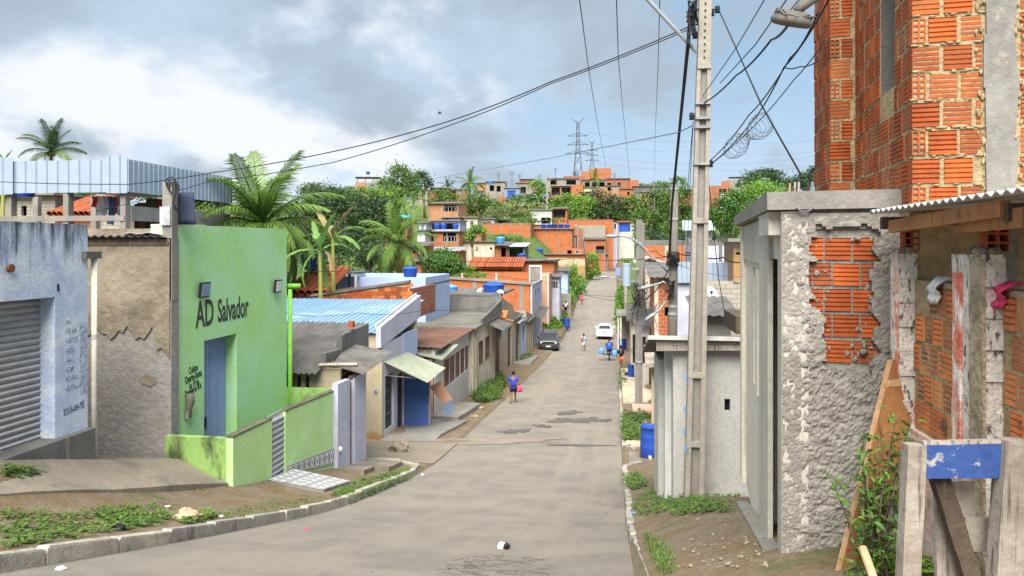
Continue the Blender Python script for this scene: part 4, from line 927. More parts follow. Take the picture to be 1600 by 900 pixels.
    for vv,nm in ((va+.06,0),(vc+.12,1),(4.0,2)): MB().box(e+.08,e+1.5,vv,vv+.06,za-.12,za-.03).build('cross_beam','wood_dark',r)
    # cloths over the wall
    for px,w,l,m,lab in ((1467,.13,.19,'cloth_white','pale cloth with orange edge hung over the brick wall'),(1566,.16,.16,'cloth_pink','crumpled pink cloth draped over the wall by the peeling post')):
        v=ST.v(px,u); zz=zt if m=='cloth_white' else zt+.01; b=MB(); n=8; P_=[]
        for j in range(n+1):
            fz=j/n
            for i in range(n+1):
                fx=i/n-.5; s=1-.55*fz*fz; P_.append((u-.035-.02*math.sin(fx*9+j)-.012*math.cos(j*1.7) if j>1 else u+.06-.05*j,v-fx*w*s*1.25,zz+.012-l*max(0,fz-.12)+.01*math.sin(i*2)))
        b.add(P_,[(j*(n+1)+i,j*(n+1)+i+1,(j+1)*(n+1)+i+1,(j+1)*(n+1)+i) for j in range(n) for i in range(n)])
        o=b.build('cloth',m,label=lab,cat='cloth',smooth=True); q=o.modifiers.new('s','SOLIDIFY'); q.thickness=.012
low_wall()
def foreground():
    d=3.6; C=lambda px,py,dd=d:CAM.at(px,py,dd); zf=ZC-2.6
    t=thing('wooden_frame','weathered grey wooden frame with scuffed blue board across its posts','frame',CAM,(*C(1500,900)[:2],zf))
    def bar(nm,m,p,q,w,th,dd):  # quad outline in pixels extruded back
        (x0,_,z0),(x1,_,z1)=C(*p,dd),C(*q,dd); n=10; b=MB(); vs=[];fs=[]
        dx,dz=x1-x0,z1-z0; l=math.hypot(dx,dz); nx,nz=-dz/l*w/2,dx/l*w/2
        for i in range(n+1):
            f=i/n; cx,cz=lerp(x0,x1,f),lerp(z0,z1,f); j=[random.uniform(-.003,.003) for _ in range(4)]
            vs+=[(cx+nx+j[0],dd,cz+nz),(cx-nx+j[1],dd,cz-nz),(cx-nx+j[2],dd+th,cz-nz),(cx+nx+j[3],dd+th,cz+nz)]
        for i in range(n):
            for k in range(4): fs.append((i*4+k,i*4+(k+1)%4,i*4+4+(k+1)%4,i*4+4+k))
        fs+=[(3,2,1,0),(n*4,n*4+1,n*4+2,n*4+3)]; b.add(vs,fs); return b.build(nm,m,t)
    bar('post','wood_grey',(1434,697),(1411,1220),.088,.07,d); bar('post','wood_grey',(1592,690),(1560,1200),.125,.09,d-.02)
    (x0,_,za),(x1,_,zb)=C(1447,693),C(1580,690); 
    b=MB(); b.hexa([(x0,d+.01,C(0,749)[2]),(x1,d+.01,C(0,748)[2]),(x1,d+.04,C(0,748)[2]),(x0,d+.04,C(0,749)[2]),(x0,d+.01,za-.012),(x1,d+.01,zb-.012),(x1,d+.04,zb-.012),(x0,d+.04,za-.012)]); b.build('blue_board','blue_board',t)
    b=MB(); b.hexa([(x0,d+.012,za-.018),(x1,d+.012,zb-.018),(x1,d+.042,zb-.018),(x0,d+.042,za-.018),(x0,d+.02,za+.006),(x1,d+.02,zb+.006),(x1,d+.04,zb+.006),(x0,d+.04,za+.006)]); b.build('board_edge','wood_grey',t)
    bar('brace','wood_dark',(1470,742),(1530,930),.085,.05,d+.08)
    bar('lower_board','wood_grey',(1508,835),(1572,838),.17,.03,d+.16)
    bar('back_panel','wood_grey',(1492,752),(1500,1200),.20,.03,d+.2)
    # leaning plank
    A,B=BR.at(1391,562,5.35),BR.at(1300,930,5.0); p=thing('plank','long orange-brown wooden plank leaning against the rough grey wall','plank',BR,(B[0],B[1],B[2]-.3))
    ex=(B[2]-.35-A[2])/(B[2]-A[2]); B=tuple(lerp(A[i],B[i],ex) for i in range(3))
    w=Vector((.055,.015,.0)); th=Vector((.25,.14,0))
    b=MB(); P0=Vector(B); P1=Vector(A); b.hexa([tuple(x) for x in (P0-w*.2,P0+w*.35,P0+w*.35+th,P0-w*.2+th,P1-w*.2,P1+w*.35,P1+w*.35+th,P1-w*.2+th)]); b.build('board','wood_orange',p)
    b=MB(); b.hexa([tuple(x) for x in (P0-w*.32-th*.01,P0+w*.30-th*.01,P0+w*.30,P0-w*.32,P1-w*.32-th*.01,P1+w*.30-th*.01,P1+w*.30,P1-w*.32)]); b.build('board_edge','wood_edge',p)
    q=lambda f:P0.lerp(P1,f); b=MB(); k0,k1=q(.90),q(.925); b.hexa([tuple(x) for x in (k0+w*.36,k0+w*.6,k0+w*.6+th,k0+w*.36+th,k1+w*.36,k1+w*.6,k1+w*.6+th,k1+w*.36+th)]); b.build('batten','wood_edge',p)
    # stick and wire in the shrub
    s=CAM.at(1348,856,3.9); e=CAM.at(1385,960,3.6); MB().tube([s,e],.022,10).build('broom_stick','wood_edge',fr=CAM,label='pale round stick poking from the shrub',cat='stick')
foreground()
def shrub():
    base=hit(1370,899,0,3.5); base=BR.at(1372,925,4.75); t=thing('shrub','leafy green shrub growing before the leaning plank','shrub',BR,base)
    rr=random.Random(11); me=[]
    for k in range(3):
        L=.075+.012*k; W=.016+.003*k; b=MB(); vs=[];n=5
        for i in range(n+1):
            f=i/n; w=W*math.sin(math.pi*min(1,f*.92+.08))**.8; y=L*f; z=-.25*L*f*f
            vs+=[(-w,y,z+w*.35),(0,y,z),(w,y,z+w*.35)]
        b.add(vs,[q for i in range(n) for q in ((i*3,i*3+1,i*3+4,i*3+3),(i*3+1,i*3+2,i*3+5,i*3+4))]); me.append(b)
    mats=['leaf_bush','leaf_bright','leaf_mid']; ms=[[x.mesh('leaf',m) for m in mats] for x in me]
    tips=[((1345,720),4.9),((1355,740),4.8),((1300,745),4.9),((1375,690),4.8),((1400,650),4.85),((1425,655),4.8),((1425,720),4.75),((1400,760),4.7),((1360,800),4.6),((1340,850),4.6),((1325,885),4.6),((1395,840),4.6),((1420,800),4.7),((1350,680),4.9),((1385,735),4.65),((1365,760),4.8),((1345,820),4.7),((1410,690),4.8),((1375,870),4.55)]
    n=0
    for (px,py),d in tips:
        tip=Vector(BR.at(px,py,d)); b0=Vector(base)+Vector((rr.uniform(-.08,.08),rr.uniform(-.05,.05),0)); mid=b0.lerp(tip,.55)+Vector((rr.uniform(-.06,.06),rr.uniform(-.06,.06),.05))
        pts=[tuple(b0*(1-f)**2+mid*2*f*(1-f)+tip*f*f) for f in np.linspace(0,1,7)]
        MB().tube(pts,[.012,.01,.009,.008,.006,.005,.003],5).build('stem','bark',t,smooth=True)
        for k in range(15):
            f=1-.55*(k/15)**1.2; p=b0*(1-f)**2+mid*2*f*(1-f)+tip*f*f; p=p+Vector((rr.uniform(-.03,.03),rr.uniform(-.03,.03),rr.uniform(-.03,.03)))
            young=k<4; m=ms[rr.randrange(3)][1 if young and rr.random()<.6 else (0 if rr.random()<.6 else 2)]
            s=rr.uniform(.5,.85); inst('leaf',m,t,tuple(p),(rr.uniform(-.6,.9),rr.uniform(-.5,.5),rr.uniform(0,6.28)),(s,s,s)); n+=1
    b=MB(); B0=me[1]
    for k in range(480):
        (px,py),d=rr.choice(tips); c=Vector(BR.at(lerp(px,1372,rr.uniform(0,.5))+rr.gauss(0,9),lerp(py,900,rr.uniform(0,.45))+rr.gauss(0,14),d+rr.uniform(-.02,.22))); M=Matrix.Rotation(rr.uniform(0,6.28),3,'Z')@Matrix.Rotation(rr.uniform(-.9,.9),3,'X')@Matrix.Rotation(rr.uniform(-.6,.6),3,'Y'); s=rr.uniform(.4,.78)
        b.add([tuple(c+M@(Vector(q)*s)) for q in B0.v],B0.f)
    b.build('foliage','leaf_mid',t,fixn=False,kind='stuff')
shrub()
def grey_house():
    v=14.0; u=ST.u(1052,v); ur=3.4; zg=gz(1.3,v); zb=zg-.4; Z=lambda py,vv=v:ST.z(py,u,vv); ve=16.9
    t=thing('grey_shed_house','small light grey plastered house with weathered board eave and tiny wall slot','house',ST,(u,v,zg))
    zt=Z(545); h0,h1=ST.u(1132,v),ST.u(1141,v)
    MB().wall('u',v,.15,u,ur,zb,zt,[(h0,h1,Z(640),Z(621))]).build('wall','lightgrey_wall',t)
    MB().box(h0-.02,h1+.02,v+.12,v+.14,Z(645),Z(615)).build('slot_back','black',t)
    MB().wall('v',u,.15,v+.15,ve,zb-.3,(zt,zt-.6)).build('street_wall','lightgrey_wall',t)
    MB().box(u-.12,u+.004,v+.5,v+.75,zb-.3,zt-.02).build('pilaster','white',t)
    MB().box(u-.20,u-.02,v+1.3,ve,zb-.5,Z(560,15.5)).build('front_screen','lightgrey_wall',t)
    for k in range(2): MB().hexa([(u-.32,v-.2,zt-.02-.0*k+.11*k),(ur,v-.2,zt+.05+.11*k),(ur,v-.16,zt+.05+.11*k),(u-.32,v-.16,zt-.02+.11*k),(u-.32,v-.2,zt+.085+.11*k),(ur,v-.2,zt+.15+.11*k),(ur,v-.16,zt+.15+.11*k),(u-.32,v-.16,zt+.085+.11*k)]).build('eave_board','wood_grey',t)
    MB().sheet((u-.45,v-.24,zt+.26),(ur,v-.24,zt+.32),(ur,ve+.3,zt-.42),(u-.45,ve+.3,zt-.48),.05).build('roof','asbestos',t); MB().box(u-.47,ur,v-.29,v-.245,zt+.20,zt+.27).build('roof_trim','white',t)
    MB().box(u+1.12,u+1.5,v-.1,v+1.5,zt+.3,zt+.62).build('roof_box','wood_dark',t)
    # rusty post
    x,y,z=hit(1045,768); MB().tube([(x,y,z-.2),(x,y,ST.z(601,x,y)),(x+.03,y+.02,ST.z(600,x,y))],.045,8).build('rusty_post','rust',label='rusty brown steel post before the grey house',cat='post',smooth=True)
grey_house()
# ---------------- left row beyond the chapel ----------------
def hull(t,m,u0,u1,v0,v1,zb,zt,holes_f=(),holes_s=(),side='r',th=.15,names=('wall','street_wall')):
    MB().wall('u',v0,th,u0,u1,zb,zt,holes_f).build(names[0],m,t)
    if side=='r': MB().wall('v',u1-th,th,v0+th,v1,zb,zt,holes_s).build(names[1],m,t); MB().wall('v',u0,th,v0+th,v1,zb,zt).build('far_side_wall',m,t)
    else: MB().wall('v',u0,th,v0+th,v1,zb,zt,holes_s).build(names[1],m,t); MB().wall('v',u1-th,th,v0+th,v1,zb,zt).build('far_side_wall',m,t)
    MB().wall('u',v1-th,th,u0+th,u1-th,zb,zt).build('back_wall',m,t)
def window(t,ax,c,a0,a1,z0,z1,out=-1,frame='white',pane='glass_dark',f=.05,bars=1,name='window'):
    w=MB(); s=out*.02
    def bx(b,p,q,r0,r1,d0,d1):
        if ax=='u': b.box(p,q,min(c+d0,c+d1),max(c+d0,c+d1),r0,r1)
        else: b.box(min(c+d0,c+d1),max(c+d0,c+d1),p,q,r0,r1)
    for p,q,r0,r1 in ((a0,a0+f,z0,z1),(a1-f,a1,z0,z1),(a0+f,a1-f,z0,z0+f),(a0+f,a1-f,z1-f,z1)): bx(w,p,q,r0,r1,s,-out*.06)
    for k in range(bars): m=lerp(a0,a1,(k+1)/(bars+1)); bx(w,m-f*.3,m+f*.3,z0+f,z1-f,s*.5,-out*.05)
    o=w.build(name,frame,t); g=MB(); bx(g,a0+f*.5,a1-f*.5,z0+f*.5,z1-f*.5,-out*.065,-out*.08); g.build('pane',pane,o); return o
def porch_house():
    u=-7.0; v0=ST.v(528,u); v1=ST.v(572,u); zb=gz(u,19)-.5
    t=thing('porch_house','lavender fronted house with sagging grey corrugated porch roof','house',ST,(u,19,gz(u,19)))
    a,b=ST.v(547,u),ST.v(554,u)
    MB().wall('v',u,-.16,v0,a,zb,(ST.z(600,u,v0),ST.z(592,u,a))).build('pier','lavender',t)
    MB().wall('v',u,-.16,b,v1,zb,(ST.z(588,u,b),ST.z(575,u,v1))).build('pier','lavender',t)
    MB().box(u-.13,u-.09,a,b,zb,ST.z(600,u,a)).build('door','wood_dark',t)
    MB().wall('u',v1-.16,.16,-12,u-.165,zb,ST.z(560,u,v1)).build('end_wall','lavender',t)
    MB().wall('u',v1-1.2,.1,-12,-7.3,zb,ST.z(575,-8,v1-1.2),[(x,x+.10,ST.z(608,-8.2,v1-1.2),ST.z(587,-8.2,v1-1.2)) for x in np.arange(-10.2,-8.2,.24)]).build('baluster_wall','cream_wall',t)
    MB().box(-12,-7.3,v1-.5,v1-.4,zb,ST.z(560,-8,v1)).build('inner_wall','brown_panel',t)
    # main roof: one sheet per width so the laps show
    va,vb=18.35,22.4; za,zc=ST.z(585,-8.5,va),ST.z(505,-8.6,vb); n=5; x0,x1=-13.0,-7.85
    for k in range(n):
        p,q=lerp(x0,x1,k/n),lerp(x0,x1,(k+1)/n)+.06; dz=.012*(k%2)
        MB().corr((p,va+.1*math.sin(k*2),za+dz),(q,va+.1*math.sin(k*2),za+dz),(q,vb,zc+dz),(p,vb,zc+dz),.16,.045).build('roof_sheet','asbestos',t)
    # step parapet
    for p,q,y0,y1 in ((19.0,20.2,552,545),(20.2,22.5,524,505)): MB().wall('v',-7.72,-.16,p,q,ST.z(600,-7.8,p),(ST.z(y0,-7.8,p),ST.z(y1,-7.8,q))).build('parapet','dark_concrete',t)
    MB().box(-7.84,-7.7,21.0,21.18,ST.z(512,-7.8,21),ST.z(502,-7.8,21)).build('loose_brick','brick',t)
    # canopy toward the street
    A=(ST.u(518,19.0),19.0,ST.z(571,ST.u(518,19),19.0)); B=(ST.u(546,21.3),21.3,ST.z(537,ST.u(546,21.3),21.3)); C=(ST.u(616,21.0),21.0,ST.z(551,ST.u(616,21),21.0)); D=(ST.u(569,19.2),19.2,ST.z(585,ST.u(569,19.2),19.2))
    MB().corr(A,B,C,D,.17,.04).build('canopy_sheet','asbestos',t)
    MB().tube([(ST.u(500,18.9),18.85,ST.z(570,-8,18.9)),(ST.u(560,18.9),18.85,ST.z(569,-7,18.9))],.06,4).build('eave_beam','wood_grey',t)
    for p,q in (((516,604),(548,574)),((530,600),(566,580)),((518,566),(555,580))): MB().tube([(ST.u(p[0],19.15),19.15,ST.z(p[1],-7.4,19.15)),(ST.u(q[0],19.3),19.3,ST.z(q[1],-7,19.3))],.045,4).build('strut','wood_dark',t)
    x,y,z=ST.u(527,17.6),17.6,0; MB().ell((-6.99,18.15,ST.z(703,-7,18.1)),(.07,.08,.08),10,7).build('white_knob','white',t,smooth=True)
    text('G','paint_ink',t,(u+.004,ST.v(533,u),ST.z(672,u,ST.v(533,u))),.34,math.pi/2,.5)
porch_house()
def shop():
    v0=24.8; u=-8.03; v1=29.4; zb=gz(u,27)-.5; Z=lambda py,vv=v0:ST.z(py,u,vv)
    t=thing('blue_shop','cream shop with blue panel, ribbed blue metal roof and fibre awning','shop',ST,(u,v0,gz(u,v0)))
    zt=Z(521)
    s0,s1,s2,s3=ST.v(602,u),ST.v(615,u),ST.v(621,u),ST.v(631,u)
    MB().wall('u',v0,.16,-20,u,zb,zt).build('wall','cream_wall',t)
    MB().wall('v',u-.16,.16,v0+.16,v1,zb,zt-.4,[(s0,s1,zb-1,Z(585,25.6)),(s2,s3,zb-1,Z(582,27))]).build('street_wall','lavender',t)
    MB().wall('u',v1-.16,.16,-20,u,zb,zt+.1).build('back_wall','cream_wall',t)
    for a,b in ((s0,s1),(s2,s3)):
        d=MB().box(u-.12,u-.08,a,b,zb,Z(583,26)).build('door','dark_metal',t)
        for k in range(5): z=lerp(zb+.9,Z(590,26),k/4); MB().box(u-.079,u-.06,a+.05,b-.05,z,z+.03).build('door_bar','pole_dark',d)
    MB().wall('v',u,.02,s0-.1,s1+.05,zb,gz(u,25)+.32).build('plinth','white',t)
    MB().wall('v',u-.12,.13,v0+2.6,v1,Z(560,28),Z(515,29)).build('upper_wall','paleblue_wall',t)
    # metal roof in sheets
    r0,r1=v0-.15,31.2; za,zc=zt+.02,ST.z(468,-10,31.2); x0,x1=-17.0,-8.25; n=8
    for k in range(n):
        p,q=lerp(x0,x1,k/n),lerp(x0,x1,(k+1)/n)+.05; MB().corr((p,r0,za+.008*(k%2)),(q,r0,za+.008*(k%2)),(q,r1,zc+.008*(k%2)),(p,r1,zc+.008*(k%2)),.22,.035,trap=True).build('roof_sheet','blue_roof',t)
    MB().wall('v',-8.2,.18,r0,29.9,(za-.5,zc-.6),(za+.22,zc+.30)).build('parapet','lavender',t)
    MB().wall('v',-8.24,.06,r0,29.9,(za+.2,zc+.28),(za+.30,zc+.38)).build('parapet_cap','white',t)
    # projecting blue panel and awning
    pv=27.5; p0,p1=ST.u(628,pv),ST.u(670,pv)
    MB().wall('u',pv,.12,u+.003,p1,zb,(ST.z(585,p0,pv),ST.z(598,p1,pv))).build('blue_panel','shop_blue',t)
    MB().box(p1,p1+.04,pv-.02,pv+.14,zb,ST.z(598,p1,pv)).build('panel_edge','galv',t)
    P=[(ST.u(597,25.0),25.0,ST.z(564,-8.1,25.0)),(ST.u(629,27.9),27.9,ST.z(548,-8.1,27.9)),(ST.u(696,28.3),28.3,ST.z(576,-6.6,28.3)),(ST.u(668,25.6),25.6,ST.z(598,-6.6,25.6))]
    V=[Vector(p) for p in P]
    for k in range(2):
        a,b=k*.5,k*.5+.52; q=[V[0].lerp(V[1],a),V[0].lerp(V[1],b),V[3].lerp(V[2],b),V[3].lerp(V[2],a)]; MB().corr(*[tuple(x+Vector((0,0,.015*k))) for x in q],.12,.02).build('awning_sheet','fibre_sheet',t)
    MB().tube([(u,25.5,Z(587,25.5)),(u+1.0,25.6,Z(590,25.6))],.02,6).build('awning_rod','galv',t)
    text('6','paint_blueink',t,(ST.u(584,v0),v0-.004,ST.z(617,u,v0)),.26,0,1.2,bold=.006)
    f=thing('plank_flap','peach wooden plank shutter with grey tip hanging beside the blue panel','shutter',ST,(-6.9,28.6,gz(-6.9,28.6)))
    for k in range(3):
        q=[ST.at(671+k*6,604-k*3,29),ST.at(677+k*6,601-k*3,29),ST.at(699+k*4,630-k*3,29.2),ST.at(694+k*4,633-k*3,29.2)]; MB().sheet(*q,.04).build('plank','plank_peach',f)
    MB().sheet(ST.at(692,634,29.1),ST.at(703,624,29.1),ST.at(709,640,29.2),ST.at(698,650,29.2),.05).build('tip_board','window_blue',f)
shop()
def brown_house():
    u=-7.4; v0=29.9; v1=37.0; zb=gz(u,33)-.6
    t=thing('brown_roof_house','low house with mossy brown sheet roof and brown louvred shutters','house',ST,(u,33,gz(u,33)))
    zn=ST.z(543,-8,v0); zf=ST.z(512,-8,v1); a0,a1=ST.v(693,u),ST.v(733,u); z0,z1=ST.z(598,u,33),ST.z(556,u,33)
    MB().wall('v',u-.16,.16,v0,v1,zb,zn-.05,[(a0,a1,z0,z1)]).build('street_wall','lightgrey_wall',t)
    MB().wall('u',v0,.16,-14,u-.165,zb,zn-.05).build('wall','beige_wall',t)
    for k in range(5):
        p,q=lerp(a0,a1,k/5),lerp(a0,a1,(k+1)/5); s=MB().box(u-.1,u-.06,p+.04,q-.04,z0,z1).build('shutter','brown_panel',t)
        for j in range(5): z=lerp(z0,z1,(j+.3)/5); MB().box(u-.06,u-.035,p+.08,q-.08,z,z+.07).build('louvre','brown_panel',s)
        MB().box(u-.02,u+.02,p-.03,p+.03,z0-.1,z1+.12).build('shutter_post','lavender',t)
    for k in range(7):
        x0,x1=-14.5,-7.15; p,q=lerp(x0,x1,k/7),lerp(x0,x1,(k+1)/7)+.05
        for j in range(3): f0,f1=j/3,(j+1)/3+.02; va,vb=lerp(v0-.2,v1,f0),lerp(v0-.2,v1,f1); MB().corr((p,va,lerp(zn,zf,f0)+.02*(2-j)),(q,va,lerp(zn,zf,f0)-.03+.02*(2-j)),(q,vb,lerp(zn,zf,f1)-.03+.02*(2-j)),(p,vb,lerp(zn,zf,f1)+.02*(2-j)),.25,.03).build('roof_sheet','brown_roof',t)
    P=[(ST.u(633,29.6),29.6,ST.z(549,-8.5,29.6)),(ST.u(692,29.6),29.6,ST.z(561,-7,29.6)),(ST.u(717,32.2),32.2,ST.z(538,-7,32.2)),(ST.u(634,31.8),31.8,ST.z(536,-8.6,31.8))]
    MB().sheet(*P,.05).build('awning','fibre_sheet',t)
    MB().box(-8.2,-7.45,29.5,29.9,zb,ST.z(562,-7.8,29.6)).build('porch_pier','brown_panel',t)
    for k in range(5): x=-8.0+k*.13; MB().box(x,x+.10,29.44,29.48,gz(-7.6,29.5),ST.z(566+k,-7.8,29.5)).build('plank','plank_peach',t)
brown_house()
def flat_house():
    u=-7.2; v0=37.15; v1=46.2; zb=gz(u,40)-.7; z=ST.z(512,-8,v0)
    t=thing('flat_roof_house','mould-stained house with flat mossy roof and dark parapet','house',ST,(u,40,gz(u,40)))
    ve=ST.v(772,u); w0,w1,w2,w3=ST.v(748,u),ST.v(754,u),ST.v(758,u),ST.v(764,u); za,zc=ST.z(566,u,40),ST.z(530,u,40)
    MB().wall('v',u-.16,.16,v0,ve,zb,z-.15,[(w0,w1,za,zc),(w2,w3,za,zc)]).build('street_wall','stained_white',t)
    MB().wall('u',v0,.16,-18,u-.165,zb,z-.15).build('wall','stained_white',t); MB().wall('u',ve-.16,.16,-18,u-.165,zb,z-.15).build('wall','stained_white',t)
    for a,b in ((w0,w1),(w2,w3)): window(t,'v',u,a,b,za,zc,1,'wood_dark','brown_panel',.08)
    MB().box(-18,u+.15,v0-.1,v1,z-.15,z).build('roof','mossroof',t)
    MB().wall('u',v1-.18,.18,-16,u+.1,z+.002,(ST.z(466,-12,v1),ST.z(463,u,v1))).build('parapet','dark_concrete',t)
    MB().wall('v',u,.12,v0+2,v1-.2,z+.002,(z+.25,ST.z(468,u,v1))).build('street_parapet','dark_concrete',t)
    MB().wall('v',-16,.18,v0,v1-.2,z+.002,z+.8).build('far_parapet','dark_concrete',t)
    MB().sheet((u+.02,41.0,ST.z(505,u,41)),(u+1.0,41.0,ST.z(516,u+1,41)),(u+1.0,44.5,ST.z(506,u+1,44.5)),(u+.02,44.5,ST.z(496,u,44.5)),.05).build('awning','asbestos',t)
    for px in (742,770): vv=ST.v(px,u); MB().box(u,u+.10,vv,vv+.3,zb,z-.2).build('pilaster','beige_wall',t)
flat_house()
def beige_house():
    v0=47.2; u=-7.45; ve=54.0; zb=gz(u,50)-.8; Z=lambda py,uu=u,vv=v0:ST.z(py,uu,vv)
    t=thing('beige_house','narrow beige two storey house with orange tile awning and dark drain stain','house',ST,(u,50,gz(u,50)))
    ul=ST.u(770,v0); zt=Z(462)
    MB().wall('u',v0,.16,ul-3.5,u,zb,zt,[(ST.u(776,v0),ST.u(784,v0),Z(528),Z(503))]).build('wall','beige_wall',t)
    window(t,'u',v0,ST.u(776,v0),ST.u(784,v0),Z(528),Z(503),-1,'window_blue','glass_dark',.06)
    MB().wall('v',u-.16,.16,v0+.16,ve,zb,(zt,Z(478,u,ve)),[(51.0,53.0,zb-1,Z(512,u,52))]).build('street_wall','beige_wall',t)
    MB().box(u-.14,u-.1,51,53,zb,Z(512,u,52)).build('door','dark_metal',t)
    MB().box(u-.3,u+.02,v0-.06,v0-.003,zb,Z(475)).build('drain_stain_pier','wood_dark',t)
    MB().box(ul-3.5,u+.1,v0-.05,ve,zt-.02,zt+.10).build('roof','dark_concrete',t)
    q=(ST.u(770,v0-.6),v0-.7,Z(499,vv=v0-.7)); e=thing  # tile awning, rows of barrel tiles
    x0,x1=ST.u(770,v0-.7),ST.u(790,v0-.7)
    for k in range(6):
        x=lerp(x0,x1,(k+.5)/6); MB().tube([(x,v0-.75,Z(498,x,v0-.7)),(x+.06,v0-.02,Z(486,x,v0))],[.085,.075],8).build('roof_tile','clay_orange',t)
    MB().box(ST.u(772,v0),ST.u(783,v0),v0-.02,v0-.004,Z(486),Z(462)).build('turquoise_panel','teal_paint',t)
    MB().tube([(ST.u(788,v0-.7),v0-.7,Z(497)),(ST.u(802,v0-.5),v0-.4,Z(500))],.05,6).build('awning_beam','clay_orange',t)
beige_house()
def garages():
    u=-7.5; 
    for k,(v0,v1,y0,y1,m,lab,dm) in enumerate(((54.1,58.6,485,489,'beige_wall','low plastered garage with dark metal gate and white ledge','dark_metal'),(58.7,62.0,494,496,'paleblue_wall','pale blue garage front with a dark narrow window','dark_metal'),(62.1,68.0,486,492,'beige_wall','ochre walled garage row with tan doors by the parked dark car','plank_peach'))):
        zb=gz(u,v0)-.6; t=thing('garage',lab,'garage',ST,(u,v0,gz(u,v0)),group='garages beside the parked dark car'); zt=(ST.z(y0,u,v0),ST.z(y1,u,v1)); a,b=lerp(v0,v1,.35),lerp(v0,v1,.8); zd=zt[1]-.55
        MB().wall('v',u-.15,.15,v0,v1,zb,zt,[(a,b,zb-1 if k!=1 else zd-1.4,zd)]).build('street_wall',m,t); MB().wall('u',v0,.15,-12,u-.155,zb,zt[0]).build('side_wall',m,t); MB().wall('u',v1-.15,.14,-12,u-.155,zb,zt[1]).build('side_wall',m,t)
        MB().box(u-.13,u-.1,a,b,zb,zd).build('door' if k!=1 else 'window',dm,t)
        MB().box(-12,u+.25,v0,v1,min(zt)-.12,min(zt)-.02).build('roof','asbestos',t)
        if k==0: MB().box(u,u+.35,a-.3,b+.3,zd+.05,zd+.13).build('ledge','white',t)
        if k==2:
            for j in range(4): vv=lerp(v0,v1,(j+.1)/4); MB().box(u,u+.08,vv,vv+.25,zb,zt[1]-.1).build('pier','beige_wall',t)
            MB().corr((u-1,v1,zt[1]),(u+.9,v1,zt[1]-.3),(u+.9,v1+6,zt[1]+.2),(u-1,v1+6,zt[1]+.6),.2,.04).build('lean_to_sheet','asbestos',t)
garages()
